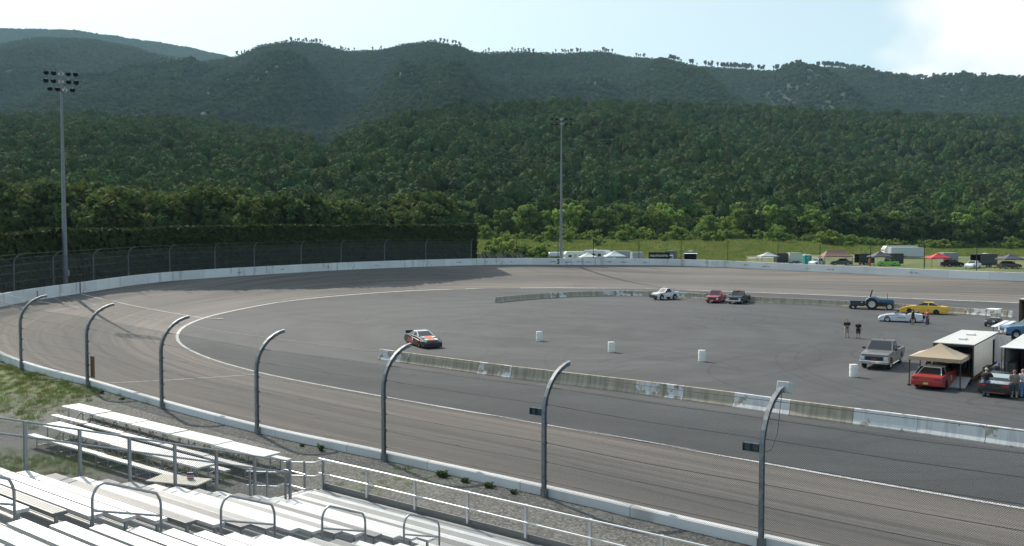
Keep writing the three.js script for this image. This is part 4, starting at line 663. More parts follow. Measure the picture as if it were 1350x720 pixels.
  for (let i = 0; i < N + 1; i++) { const o = meshOf('tread', plank(V1 - V0, 0.28), aluMats[i % 2 ? 1 : 0], st); o.rotation.y = Math.PI / 2; o.position.set(...L3(-1.34 - i * run, y0 - rise * (i + 1) + 0.02, V0)); }
  for (const v of [V0 - 0.03, V1 + 0.03]) {
    new MB().bar(L3(-1.2, y0 - 0.1, v), L3(-1.2 - run * (N + 1), y0 - rise * (N + 1) - 0.1, v), 0.03, 0.2).build('stringer', aluMats[3], st);
    const s = [-1.12, y0], e = [-2.9, y0 - rise * (N + 1) - 0.02];
    for (const h of [0.94, 0.5]) { const b = new MB(); b.tube([L3(-0.2, y0 + h, v), L3(s[0], y0 + h, v), L3(-1.5, y0 + h - 0.14, v), L3(e[0], e[1] + h - 0.05, v), L3(e[0] - 0.12, e[1] + h - 0.07, v)], 0.022, 8, 40); b.build('handrail', railAlu, st); }
    for (const [u, yy] of [[-1.12, y0], [-2.0, y0 - rise * 2.3], [-2.86, e[1]]]) new MB().box(L3(u, yy + 0.42, v), [0.05, 1.02, 0.05]).build('rail_post', railSteel, st);
  }
}
// ------------------------------------------------------------------ picnic tables in the yard
{
  const make = (label, len, topMat) => {
    const t = thing('picnic_table', label, 'picnic table', [0, 0, 0], 0, 'picnic tables in the yard');
    for (const z of [-0.26, 0, 0.26]) { const o = meshOf('top_plank', plank(len, 0.25), topMat, t); o.position.set(-len / 2, 0.76, z); }
    for (const s of [-1, 1]) { const o = meshOf('bench', plank(len, 0.25), topMat, t); o.position.set(-len / 2, 0.45, s * 0.72); }
    for (const x of [-len * 0.33, len * 0.33]) { const b = new MB(); b.tube([[x, 0.0, -0.72], [x, 0.40, -0.72]], 0.024, 6, 4).tube([[x, 0.0, 0.72], [x, 0.40, 0.72]], 0.024, 6, 4); b.rod([x, 0.06, -0.72], [x, 0.06, 0.72], 0.022, 0.022, 6); for (const s of [-1, 1]) { b.rod([x, 0.06, s * 0.30], [x, 0.70, s * 0.30], 0.024, 0.024, 6); b.rod([x, 0.35, s * 0.30], [x, 0.40, s * 0.72], 0.02, 0.02, 6); } b.rod([x, 0.70, -0.36], [x, 0.70, 0.36], 0.022, 0.022, 6); b.rod([x * 0.25, 0.66, 0], [x, 0.2, 0], 0.018, 0.018, 6); b.build('frame', frameSteel, t); }
    return t;
  };
  const along = new THREE.Vector2(SU[0], SU[1]); const turn = Math.atan2(-SU[1], SU[0]); let first = null;
  const rowFrom = (pxA, pyA, n, len, label) => {
    let p = atHeight(pxA, pyA, 2.35); for (let k = 0; k < 3; k++) p = atHeight(pxA, pyA, landHeight(p.X, p.Z) + 0.74);   // the near left corner of the first table top
    for (let i = 0; i < n; i++) {
      const s = i * (len + 0.035) + len / 2, X = p.X + SU[0] * s + SV[0] * 0.385 + 0.05 * (hash2(i, n) - 0.5), Z = p.Z + SU[1] * s + SV[1] * 0.385;
      const lb = label; const o = first ? dup(first, [0, 0, 0], 0, lb) : (first = make(lb, 2.72, aluMats[0])); o.position.set(X, landHeight(X, Z) - 0.015, -Z); o.rotation.y = -turn * 1.0 + (hash2(i + 9, n) - 0.5) * 0.02;
    }
  };
  rowFrom(81, 536.5, 5, 2.72, 'white plank picnic table in the row nearer the track wall');
  rowFrom(53, 561, 4, 2.62, 'white plank picnic table in the row nearer the grandstand');
  // a shorter table with a worn tan top, set square to the others
  const tanTex = texOf(256, 256, (i, j, o) => { const n = fbm(i * 0.03, j * 0.03, 5), f = hash2(i, j); const l = 0.50 * (0.75 + 0.4 * n + 0.1 * (f - 0.5)); o[0] = s8(l * 1.06); o[1] = s8(l * 0.97); o[2] = s8(l * 0.82); });
  const tan = std([1, 1, 1], 0.7, 0, { map: tanTex }), t = thing('folding_table', 'tan topped folding table beside the grandstand mesh rail', 'table');
  const p = atHeight(236, 634, 2.17), th = turn * -1 + 0.35; t.position.set(p.X, landHeight(p.X, p.Z), -p.Z); t.rotation.y = th;
  new MB().rbox([0, 0.735, 0], [1.85, 0.045, 0.78], 0.012).build('top', tan, t);
  for (const x of [-0.72, 0.72]) { const b = new MB(); b.tube([[x, 0, -0.3], [x, 0.7, -0.3], [x, 0.7, 0.3], [x, 0, 0.3]], 0.018, 6, 24); b.rod([x, 0.2, -0.3], [x, 0.2, 0.3], 0.014, 0.014, 6); b.build('leg', std([0.03, 0.03, 0.032], 0.5, 0.4), t); }
  const cup = thing('striped_bag', 'small red white and blue bag on the table corner', 'bag'); cup.position.copy(t.position).add(V(0.1, 0.757, -0.1));
  cup.position.add(V(Math.cos(th) * 0.25, 0, -Math.sin(th) * 0.25));
  const bagTex = canvasTex(64, 64, (c, w, h) => { for (let i = 0; i < 8; i++) { c.fillStyle = i % 2 ? '#e8e4e4' : '#8c2b3c'; c.fillRect(0, i * 8, w, 8); } c.fillStyle = '#2c3360'; c.fillRect(0, 0, 26, 28); });
  new MB().rbox([0, 0.11, 0], [0.2, 0.22, 0.1], 0.03).build('body', std([1, 1, 1], 0.8, 0, { map: bagTex }), cup, 4); new MB().tube([[-0.06, 0.2, 0], [-0.05, 0.31, 0], [0.05, 0.31, 0], [0.06, 0.2, 0]], 0.008, 6, 16).build('handle', std([0.2, 0.05, 0.06], 0.8), cup);
}
// grass tufts and weeds on the gravel ------------------------------------------------------
{
  const r = rngOf(88), tufts = [bladeTuft(1, 26, 0.10, 0.13, 0.006), bladeTuft(2, 34, 0.15, 0.17, 0.007)], mat = leafMat(1, 1, 1, 0.3), spots = [];
  for (let i = 0; i < 60000 && spots.length < 9000; i++) {
    const X = lerp(-46, 4, r()), Z = lerp(20, 62, r()), [wi, d] = nearest(WALL_COARSE, X, Z); if (insideLoop(WALL_COARSE, X, Z) || d > 26) continue;
    const along = (X + 12) * -DIR.x + (Z - 37) * -DIR.y; const turf = fbm(X * 0.28 + 3, Z * 0.28 + 8, 5) - 0.56 + clamp(along * 0.014, -0.18, 0.2) + 0.5 * smooth(9, 20, along) * smooth(7, 2, (X + 21.2) * -NRM.x + (Z - 44.6) * -NRM.y); const edge = d < 0.9 ? 0.10 : 0; if (r() > (d < 0.8 ? 0.3 : 1) * smooth(-0.16, 0.35, turf + edge) * 0.6) continue; spots.push([X, Z]);
  }
  tufts.forEach((g, k) => { const mine = spots.filter((_, i) => i % 2 === k), im = new THREE.InstancedMesh(g, mat, mine.length), m = new THREE.Matrix4(), c = new THREE.Color(); mine.forEach(([X, Z], i) => { m.compose(W3(X, outsideHeight(X, Z) - 0.01, Z), new THREE.Quaternion().setFromEuler(new THREE.Euler(0, r() * 6.28, 0)), V(1, 0.6 + r() * 0.8, 1).multiplyScalar(0.8 + 0.7 * r())); im.setMatrixAt(i, m); const dry = r() < 0.34; im.setColorAt(i, dry ? c.setRGB(0.20, 0.175, 0.07) : c.setRGB(0.12, 0.18, 0.04)); }); im.name = numbered('turf'); scene.add(im); tag(im, 'thin patchy grass growing through the gravel yard', 'grass', undefined, 'stuff'); });
  let proto = null; const wm = leafMat(0.085, 0.12, 0.035, 0.35);
  for (const [px, py, s] of [[445, 592, 1.05], [408, 583, 0.5], [583, 624, 0.8], [590, 626, 0.9], [606, 629, 0.95], [612, 631, 0.7], [628, 634, 0.5], [650, 642, 0.8], [656, 643, 0.6], [675, 646, 0.6], [170, 524, 0.5], [140, 518, 0.55], [132, 516, 0.6]]) {
    let p = atHeight(px, py, 1.7); for (let k = 0; k < 3; k++) p = atHeight(px, py, outsideHeight(p.X, p.Z)); const [wi] = nearest(WALL, p.X, p.Z), n = wallNormal[wi], X = WALL[wi].x + n.x * 0.62, Z = WALL[wi].z + n.y * 0.62;
    let o; if (!proto) { o = proto = thing('weed_clump', 'leafy green weed clump at the foot of the near wall', 'weed', [0, 0, 0], 0, 'weeds along the wall'); const q = [], rr = rngOf(6); const st = new MB(); for (let k = 0; k < 16; k++) { const a = rr() * 6.28, tip = V(Math.cos(a) * 0.34 * rr(), 0.22 + 0.34 * rr(), Math.sin(a) * 0.34 * rr()); st.rod([tip.x * 0.25, 0, tip.z * 0.25], tip.toArray(), 0.006, 0.003, 4); for (let j = 0; j < 16; j++) { const t = 0.3 + 0.75 * rr(); q.push([V(tip.x * t, tip.y * t, tip.z * t).addScaledVector(randDir(rr), 0.06), randDir(rr), 0.07 + 0.05 * rr(), tone(rr), rr() * 6]); } } st.build('stems', std([0.12, 0.13, 0.05], 0.9), o); meshOf('leaves', leafGeo(q), wm, o); } else o = dup(proto, [0, 0, 0], px);
    o.position.set(X, outsideHeight(X, Z) - 0.01, -Z); o.scale.set(s * 1.0, s * 0.42, s * 0.42); o.rotation.y = px;
  }
}
// ------------------------------------------------------------------ concrete barriers in the infield
{
  const bare = texOf(512, 256, (i, j, o) => { const n = fbm(i * 0.02, j * 0.03, 5), d = smooth(0.45, 0.75, fbm(i * 0.05 + 9, j * 0.008, 4)), f = hash2(i, j); const l = 0.36 * (0.72 + 0.5 * n + 0.15 * (f - 0.5)) * (1 - 0.22 * d); o[0] = s8(l * 1.14); o[1] = s8(l * 0.99); o[2] = s8(l * 0.76); });
  const worn = (seed, cut) => texOf(512, 256, (i, j, o) => { const n = fbm(i * 0.02 + seed, j * 0.03, 5), p = fbm(i * 0.018 + seed * 5, j * 0.03 + seed, 6), f = hash2(i, j), white = smooth(cut, cut + 0.02, p), d = smooth(0.5, 0.78, fbm(i * 0.05 + 9, j * 0.01, 4)); const c = 0.34 * (0.72 + 0.5 * n + 0.15 * (f - 0.5)) * (1 - 0.4 * d), w = 0.66 * (0.9 + 0.12 * n) * (1 - 0.2 * d); o[0] = s8(lerp(c * 1.14, w, white)); o[1] = s8(lerp(c * 0.98, w * 0.985, white)); o[2] = s8(lerp(c * 0.76, w * 0.96, white)); });
  const M = { bare: std([1, 1, 1], 0.92, 0, { map: bare }), patchy: std([1, 1, 1], 0.88, 0, { map: worn(3, 0.50) }), patchy2: std([1, 1, 1], 0.88, 0, { map: worn(8, 0.55) }), white: std([1, 1, 1], 0.85, 0, { map: worn(5, 0.31) }) };
  const text = { bare: 'bare weathered concrete barrier block', patchy: 'concrete barrier block with flaking white paint', patchy2: 'concrete barrier block with scraps of white paint', white: 'mostly white painted concrete barrier block' };
  const section = [[-0.30, 0], [-0.30, 0.07], [-0.19, 0.26], [-0.085, 0.80], [-0.06, 0.82], [0.06, 0.82], [0.085, 0.80], [0.19, 0.26], [0.30, 0.07], [0.30, 0]];
  const geo = (len) => { const g = new THREE.ExtrudeGeometry(new THREE.Shape(section.map(([a, b]) => new THREE.Vector2(a, b))), { depth: len, bevelEnabled: false }); g.translate(0, 0, -len / 2); g.rotateY(Math.PI / 2); const p = plain(g); boxUV(p, 0.21); return p; };
  const lay = (pts, kinds, where, group, joints) => {
    const P = pts.map(([x, y]) => onInfield(x, y)), c = new THREE.CatmullRomCurve3(P.map((p) => V(p.X, 0, p.Z)), false, 'centripetal'), L = c.getLength(), n = kinds.length; let ts = kinds.map((_, i) => i / n).concat(1); if (joints) { const fine = Array.from({ length: 2001 }, (_, i) => { const a = c.getPointAt(i / 2000); return toPixel(a.x, 0.3, a.z)[0]; }); ts = joints.map((j) => fine.reduce((b, v, i) => Math.abs(v - j) < Math.abs(fine[b] - j) ? i : b, 0) / 2000); }
    kinds.forEach((k, i) => {
      const a = c.getPointAt(ts[i]), b = c.getPointAt(ts[i + 1]), X = (a.x + b.x) / 2, Z = (a.z + b.z) / 2, d = Math.hypot(b.x - a.x, b.z - a.z);
      const o = thing('barrier_block', `${text[k]} ${where}`, 'barrier', [X, infieldHeight(X, Z) - 0.01, -Z], Math.atan2(b.z - a.z, b.x - a.x) + (hash2(i, 3) - 0.5) * 0.012, group);
      const g = geo(d - 0.03), u = g.attributes.uv; for (let j = 0; j < u.count; j++) u.setXY(j, u.getX(j) + hash2(i, 7) * 3, u.getY(j) + hash2(i, 11) * 5); meshOf('block', g, M[k], o);
    });
  };
  lay([[500, 473.5], [585, 485.5], [675, 498], [840, 518.5], [969, 536], [1043, 547], [1126, 558.5], [1211, 570], [1301, 583], [1420, 600]], ['patchy2', 'bare', 'bare', 'patchy', 'bare', 'bare', 'bare', 'patchy', 'bare', 'white', 'bare', 'white', 'white', 'white'], 'in the row beside the front stretch', 'barriers along the front stretch', [501, 543, 586, 632, 676, 728, 780, 840, 903, 969, 1043, 1126, 1211, 1301, 1400]);
  lay([[654, 399], [700, 394.6], [745, 391.9], [800, 390.2], [850, 390.3], [900, 392.5], [1000, 398.5], [1120, 404.5], [1250, 413], [1336, 419]], ['bare', 'bare', 'bare', 'bare', 'patchy', 'bare', 'bare', 'patchy', 'patchy2', 'bare', 'bare', 'patchy', 'bare', 'bare', 'bare', 'bare', 'bare', 'bare', 'bare', 'bare', 'bare', 'bare', 'bare', 'bare', 'patchy2', 'patchy2'], 'in the row beside the back stretch', 'barriers along the back stretch');
  // white plastic drums
  let proto = null; const white = std([0.78, 0.77, 0.74], 0.45), lid = std([0.70, 0.69, 0.66], 0.5);
  const where = ['between the black race car and the concrete barriers', 'standing alone on the open paving', 'nearest the middle of the front barrier row', 'beside the grey pickup truck'];
  [[711, 449.5], [806, 464.5], [925.5, 476.5], [1125.5, 497]].forEach(([px, py], i) => {
    const p = onInfield(px, py), lb = `white plastic drum ${where[i]}`; let o;
    if (!proto) { o = proto = thing('plastic_drum', lb, 'drum', [0, 0, 0], 0, 'white drums on the infield'); new MB().lathe([[0, 0], [0.27, 0], [0.29, 0.03], [0.29, 0.26], [0.30, 0.28], [0.30, 0.32], [0.29, 0.34], [0.29, 0.58], [0.30, 0.60], [0.30, 0.64], [0.29, 0.66], [0.285, 0.86], [0.27, 0.88], [0.255, 0.88]], [0, 0, 0], [0, 0, 0], 28).build('body', white, o); new MB().lathe([[0.258, 0.865], [0.1, 0.868], [0, 0.868]], [0, 0, 0], [0, 0, 0], 28).rod([0.12, 0.865, 0], [0.12, 0.885, 0], 0.035, 0.035, 10).build('lid', lid, o); } else o = dup(proto, [0, 0, 0], i, lb);
    o.position.set(p.X, infieldHeight(p.X, p.Z), -p.Z);
  });
}
// ------------------------------------------------------------------ floodlight masts
{
  const lampCase = std([0.06, 0.06, 0.065], 0.4, 0.7), reflector = std([0.75, 0.75, 0.76], 0.18, 0.95), glass = phys([0.9, 0.92, 0.95], { roughness: 0.05, transmission: 1, thickness: 0 });
  const mast = (label, px, i0, off, topY, rows, facing) => {
    let bi = 0, bd = 1e9; for (let i = turnI; i < farI1; i++) { const d = Math.abs(toPixel(WALL[i].x + wallNormal[i].x * off, WALL[i].y + 2, WALL[i].z + wallNormal[i].y * off)[0] - px); if (d < bd) { bd = d; bi = i; } }
    const w = WALL[bi], n = wallNormal[bi], X = w.x + n.x * off, Z = w.z + n.y * off; const e = outsideHeight(X, Z), H = EYE + (HORIZON - topY) * Z / FOCAL - e;
    const t = thing('floodlight_mast', label, 'light mast', [X, e, -Z]); new MB().rod([0, -0.4, 0], [0, H * 0.36, 0], 0.30, 0.24, 12).rod([0, H * 0.36, 0], [0, H * 0.7, 0], 0.23, 0.17, 12).rod([0, H * 0.7, 0], [0, H - 0.2, 0], 0.16, 0.11, 10).build('pole', galv, t);
    const c = new MB(); c.box([0, 0.12, 0], [0.8, 0.24, 0.8]); c.build('footing', std([0.35, 0.34, 0.32], 0.9), t); new MB().rbox([0.3, 2.2, 0.1], [0.35, 0.7, 0.3], 0.02).build('control_box', std([0.4, 0.41, 0.42], 0.5, 0.4), t);
    const head = new THREE.Group(); head.name = 'light_bank'; head.position.y = H - 0.1; head.rotation.y = facing; t.add(head);
    rows.forEach(([dy, count, width], k) => { new MB().box([0, dy, 0], [width + 0.3, 0.12, 0.12]).build('cross_arm', galv, head); for (let i = 0; i < count; i++) { const x = (i - (count - 1) / 2) * width / (count - 1); const l = new MB(); const q = [Math.PI / 2 + 0.55, 0, 0]; l.lathe([[0.03, -0.34], [0.10, -0.31], [0.16, -0.18], [0.24, 0.04], [0.28, 0.13], [0.265, 0.13], [0.22, 0.03], [0.07, -0.16]], [x, dy - 0.10, 0.34], q, 14); l.box([x, dy - 0.02, 0.1], [0.06, 0.06, 0.3]); const m = l.build('lamp', i % 3 === 2 ? reflector : lampCase, head); } });
    new MB().box([0, (rows[0][0] + rows[rows.length - 1][0]) / 2, -0.05], [0.1, rows[0][0] - rows[rows.length - 1][0] + 0.3, 0.1]).build('spine', galv, head);
    return t;
  };
  mast('tall floodlight mast with three rows of lamps by the hedge', 86, 0, 2.2, 101, [[0.35, 5, 3.0], [-0.55, 5, 3.1], [-1.45, 4, 2.3]], 0.45);
  mast('tall floodlight mast with two rows of lamps beside the field', 738.5, 0, 3.2, 158, [[0.2, 5, 3.6], [-0.75, 5, 3.6]], 0.0);
}
// signal boxes, loudspeaker and board on the near fence posts
{
  const black = std([0.02, 0.02, 0.022], 0.6), grey = std([0.45, 0.46, 0.46], 0.55), P = (f, o, u, s) => { const side = V(-f.inward.z, 0, f.inward.x); return V(f.foot.x + f.inward.x * o + side.x * s, f.foot.y + u, f.foot.z + f.inward.z * o + side.z * s); };
  const post = (px) => NEARP.reduce((a, b) => Math.abs(toPixel(a.foot.x, a.foot.y, -a.foot.z)[0] - px) < Math.abs(toPixel(b.foot.x, b.foot.y, -b.foot.z)[0] - px) ? a : b);
  for (const [px, where] of [[720, 'on the fence post with no lamp'], [1005, 'on the fence post that carries the floodlight']]) {
    const f = post(px), o = thing('caution_light', `pair of dark boxy track signal lights ${where}`, 'signal light'); const left = V(-DIR.x, 0, DIR.y); o.position.copy(P(f, 0.05, 2.72, 0)); o.scale.setScalar(0.66); o.rotation.y = Math.atan2(left.x, left.z) + Math.PI / 2;
    // local +x points along the fence to the turn
    o.rotation.y = Math.atan2(-left.z, left.x);
    new MB().box([0.14, 0, 0], [0.24, 0.05, 0.05]).build('arm', galv, o);
    for (const [x, s] of [[0.36, 0.34], [0.70, 0.30]]) { const g = new THREE.Group(); g.name = 'lamp_box'; g.position.set(x - 0.06, 0, 0); o.add(g); const b = new MB(); const h = 0.31; b.box([0, h / 2, 0], [s, 0.015, 0.34]).box([0, -h / 2, 0], [s, 0.015, 0.34]).box([-s / 2 + 0.008, 0, 0], [0.015, h, 0.34]).box([s / 2 - 0.008, 0, 0], [0.015, h, 0.34]).box([0, 0, -0.05], [s - 0.03, h - 0.03, 0.02]); b.build('housing', std([0.06, 0.085, 0.10], 0.45, 0.2), g); new MB().lathe([[0, 0.03], [0.09, 0.02], [0.12, 0]], [0, 0, -0.03], [Math.PI / 2, 0, 0], 16).build('lens', std([0.10, 0.09, 0.06], 0.2), g); }
  }
  { const f = post(1005), o = thing('floodlight', 'small grey floodlight at the bent end of the fence post', 'floodlight'); o.position.copy(P(f, 1.42, 4.1, 0)); o.rotation.y = Math.atan2(f.inward.x, f.inward.z); new MB().rbox([0, 0.02, 0.2], [0.36, 0.30, 0.34], 0.03, [0.25, 0, 0]).build('housing', grey, o); new MB().box([0, 0.0, 0.375], [0.30, 0.24, 0.012], [0.25, 0, 0]).build('lens', std([0.7, 0.72, 0.74], 0.15, 0.3), o); new MB().box([0, -0.04, -0.06], [0.1, 0.1, 0.24]).build('bracket', galv, o);
    const side = V(-f.inward.z, 0, f.inward.x), pts = [P(f, 1.25, 4.0, 0.05), P(f, 1.1, 3.5, 0.05), P(f, 0.95, 2.95, 0.05), P(f, 0.5, 2.6, 0.05), P(f, 0.1, 2.62, 0.05)]; tag(new MB().tube(pts.map((p) => p.toArray()), 0.009, 5, 30).build('power_cable', black), 'thin black cable hanging from the small floodlight', 'cable'); }
  { const f = post(118), o = thing('fence_board', 'narrow upright orange brown board beside a fence post', 'board'); o.position.copy(P(f, 0.12, 0.55, 0)); const left = V(-DIR.x, 0, DIR.y); o.position.addScaledVector(left, -0.3); o.rotation.y = Math.atan2(f.inward.x, f.inward.z); new MB().rbox([0, 0.52, 0], [0.36, 1.08, 0.05], 0.01).build('panel', std([0.32, 0.145, 0.045], 0.75, 0, { map: concreteTex(4, 0.9, 0.3, 256) }), o); new MB().box([0, 0.8, 0.03], [0.36, 0.04, 0.02]).box([0, 0.25, 0.03], [0.36, 0.04, 0.02]).build('straps', galv, o); }
}
// ------------------------------------------------------------------ vehicles
const rubber = std([0.018, 0.018, 0.019], 0.9), steelDark = std([0.03, 0.03, 0.032], 0.55, 0.3), chrome = std([0.75, 0.76, 0.78], 0.14, 1), darkGlass = phys([0.016, 0.02, 0.024], { roughness: 0.12, clearcoat: 0.2, clearcoatRoughness: 0.03 }), alloy = std([0.52, 0.53, 0.55], 0.3, 0.8), whiteRim = std([0.62, 0.61, 0.58], 0.5), blackPlastic = std([0.022, 0.022, 0.024], 0.7), lampClear = std([0.72, 0.74, 0.76], 0.12, 0.3), lampAmber = std([0.75, 0.22, 0.03], 0.3), lampRed = std([0.35, 0.02, 0.02], 0.25);
const coat = (c, rough = 0.42) => phys(c, { roughness: rough, clearcoat: 0.45, clearcoatRoughness: 0.08 });
function wheel(parent, x, y, z, R, w, rimMat, rimR = 0.62, side = Math.sign(z) || 1) {
  const g = new THREE.Group(); g.name = 'wheel'; g.position.set(x, y, z); parent.add(g); const h = w / 2, q = [Math.PI / 2, 0, 0];
  new MB().lathe([[R * rimR, -h], [R * 0.9, -h], [R * 0.98, -h * 0.72], [R, -h * 0.4], [R, h * 0.4], [R * 0.98, h * 0.72], [R * 0.9, h], [R * rimR, h]], [0, 0, 0], q, 26).build('tyre', rubber, g);
  const rim = new MB(); rim.lathe([[R * rimR, -h * 0.7], [R * rimR, h * 0.8], [R * rimR * 0.92, h * 0.82], [R * rimR * 0.86, h * 0.35], [0.05, h * 0.30], [0.045, h * 0.5], [0, h * 0.5]].map(([a, b]) => [a, b * side]), [0, 0, 0], q, 22); for (let k = 0; k < 5; k++) { const a = k * 1.2566; rim.box([Math.cos(a) * R * rimR * 0.5, Math.sin(a) * R * rimR * 0.5, side * h * 0.52], [R * rimR * 0.86, 0.05, 0.03], [0, 0, a]); } rim.build('rim', rimMat, g);
  return g;
}
function inset(face, m, off) {                                               // a pane that sits a little proud inside the outline of a face
  const P = face.map((p) => V(...p)), c = P.reduce((s, p) => s.add(p), V()).multiplyScalar(0.25), n = P[1].clone().sub(P[0]).cross(P[3].clone().sub(P[0])).normalize();
  return P.map((p) => p.clone().lerp(c, m).addScaledVector(n, off).toArray());
}
function lowerBody(name, parent, mat, o) {                                    // o: top (rear to front), sill, arches, W, plan, tumble
  const sh = new THREE.Shape(), x0 = o.top[0][0], x1 = o.top[o.top.length - 1][0]; sh.moveTo(x0, o.sill + (o.tail || 0));
  for (const [ax, ar] of o.arches) { sh.lineTo(ax - ar, o.sill); sh.absarc(ax, o.sill + 0.06, ar, Math.PI, 0, true); sh.lineTo(ax + ar, o.sill); } sh.lineTo(x1, o.sill + (o.nose || 0)); for (let i = o.top.length - 1; i >= 0; i--) sh.lineTo(...o.top[i]); sh.closePath();
  const bv = o.bevel ?? 0.07, g = plain(new THREE.ExtrudeGeometry(sh, { depth: o.W - 2 * bv, bevelEnabled: true, bevelSize: bv * 0.55, bevelThickness: bv, bevelSegments: 3, curveSegments: 10, steps: 1 })), p = g.attributes.position; g.translate(0, 0, -(o.W - 2 * bv) / 2);
  const cx = (x0 + x1) / 2, hl = (x1 - x0) / 2; for (let i = 0; i < p.count; i++) { const x = p.getX(i), y = p.getY(i), t = (x - cx) / hl, f = t > 0 ? (o.planF ?? 0.12) : (o.planR ?? 0.07); p.setZ(i, p.getZ(i) * (1 - f * Math.pow(Math.abs(t), 4)) * (1 - (o.tumble ?? 0.08) * Math.max(0, y - (o.waist ?? 0.6)))); }
  g.computeVertexNormals(); return meshOf(name, boxUV(g), mat, parent);
}
function cabin(parent, mat, c, glass = darkGlass, opt = {}) {                 // c: xb0 xb1 base, xt0 xt1 roof (rear, front), yb yt, wb wt half widths
  const lo = [[c.xb0, c.yb, -c.wb], [c.xb1, c.yb, -c.wb], [c.xb1, c.yb, c.wb], [c.xb0, c.yb, c.wb]], hi = [[c.xt0, c.yt, -c.wt], [c.xt1, c.yt, -c.wt], [c.xt1, c.yt, c.wt], [c.xt0, c.yt, c.wt]];
  new MB().hex(lo, hi).build('cabin', opt.roof || mat, parent);
  new MB().rbox([(c.xt0 + c.xt1) / 2, c.yt, 0], [c.xt1 - c.xt0 + 0.05, 0.06, c.wt * 2 + 0.02], 0.03).build('roof', opt.roof || mat, parent);
  const pane = (name, f, m = 0.12, off = 0.006) => { const q = inset(f, m, off); new MB().quad(...q).build(name, glass, parent); };
  pane('windscreen', [lo[1], hi[1], hi[2], lo[2]], 0.10); pane('rear_window', [lo[3], hi[3], hi[0], lo[0]], 0.13);
  const split = opt.split ?? 0.52; for (const s of [-1, 1]) { const a = s < 0 ? [lo[0], lo[1], hi[1], hi[0]] : [lo[3], lo[2], hi[2], hi[3]], mixp = (p, q, t) => p.map((v, i) => lerp(v, q[i], t)); const m0 = mixp(a[0], a[1], split), m1 = mixp(a[3], a[2], split); const A = [a[0], m0, m1, a[3]], B = [m0, a[1], a[2], m1]; for (const f of opt.single ? [[a[0], a[1], a[2], a[3]]] : [A, B]) pane('side_window', s < 0 ? [f[3], f[2], f[1], f[0]] : f, 0.14); }
}
const mirrorsOn = (parent, x, y, z, mat) => { for (const s of [-1, 1]) { const b = new MB(); b.rbox([x, y, s * (z + 0.13)], [0.12, 0.16, 0.2], 0.03); b.box([x + 0.02, y - 0.05, s * (z + 0.02)], [0.05, 0.04, 0.12]); b.build('mirror', mat, parent); } };
const lampsOn = (name, parent, x, y, z, s, mat, q = 0) => { for (const k of [-1, 1]) new MB().rbox([x, y, k * z], s, 0.02, [0, k * q, 0]).build(name, mat, parent); };
function decal(parent, name, w, h, pos, rot, draw, tw = 256, th = 128) { const m = meshOf(name, new THREE.PlaneGeometry(w, h), std([1, 1, 1], 0.5, 0, { map: canvasTex(tw, th, draw), transparent: true }), parent); m.position.set(...pos); m.rotation.set(...rot); return m; }
const digits = (s, col, edge) => (c, w, h) => { c.clearRect(0, 0, w, h); c.font = `bold ${h * 0.92}px sans-serif`; c.textAlign = 'center'; c.textBaseline = 'middle'; c.lineWidth = h * 0.1; c.strokeStyle = edge; c.strokeText(s, w / 2, h * 0.54); c.fillStyle = col; c.fillText(s, w / 2, h * 0.54); };
function setDown(o, px, py, heading) { const p = onInfield(px, py); o.position.set(p.X, infieldHeight(p.X, p.Z) + 0.002, -p.Z); o.rotation.y = heading * Math.PI / 180; return o; }

// stock cars ------------------------------------------------------------------
function stockCar(label, paint, o = {}) {
  const t = thing('race_car', label, 'race car');
  lowerBody('body', t, paint, { top: [[-2.45, 0.50], [-2.42, 0.79], [-1.5, 0.88], [-0.6, 0.92], [0.75, 0.90], [1.6, 0.80], [2.3, 0.62], [2.52, 0.42]], sill: 0.16, arches: [[-1.38, 0.40], [1.42, 0.40]], W: 1.92, planF: 0.16, planR: 0.05, tumble: 0.16, waist: 0.55, tail: 0.14, nose: 0.02 });
  cabin(t, paint, { xb0: -1.75, xb1: 0.86, xt0: -0.95, xt1: -0.02, yb: 0.87, yt: 1.27, wb: 0.78, wt: 0.58 }, o.glass || darkGlass, { roof: o.roof, split: 0.42 });
  for (const [x, z] of [[1.42, 0.82], [1.42, -0.82], [-1.38, 0.82], [-1.38, -0.82]]) wheel(t, x, 0.34, z, 0.34, 0.27, o.rim || steelDark, 0.58);
  if (o.spoiler !== false) { const b = new MB(); b.box([-2.40, 1.02, 0], [0.03, 0.26, 1.62], [0, 0, 0.35]); for (const z of [-0.6, 0, 0.6]) b.bar([-2.2, 0.88, z], [-2.40, 1.06, z], 0.02, 0.02); b.build('spoiler', o.spoilerMat || blackPlastic, t); }
  new MB().rbox([2.42, 0.24, 0], [0.22, 0.16, 1.5], 0.04).build('air_dam', o.damMat || blackPlastic, t);
  new MB().box([2.50, 0.44, 0], [0.06, 0.12, 0.8]).build('grille', blackPlastic, t);
  lampsOn('headlight', t, 2.30, 0.58, 0.60, [0.2, 0.09, 0.34], o.lampMat || lampClear, 0.35);
  new MB().rbox([-2.48, 0.44, 0], [0.1, 0.3, 1.66], 0.04).build('rear_bumper', o.rear || paint, t);
  lampsOn('tail_light', t, -2.46, 0.70, 0.62, [0.06, 0.12, 0.36], lampRed);
  const net = new MB(); for (let k = 0; k < 4; k++) net.box([0.05 - k * 0.16, 1.02, 0.735], [0.03, 0.26, 0.012], [-0.45, 0, 0]); net.build('window_net', blackPlastic, t);
  const cage = new MB(); cage.tube([[-0.5, 0.6, 0.62], [-0.52, 1.2, 0.5], [-0.52, 1.2, -0.5], [-0.5, 0.6, -0.62]], 0.02, 6, 24); cage.build('roll_cage', steelDark, t);
  return t;
}
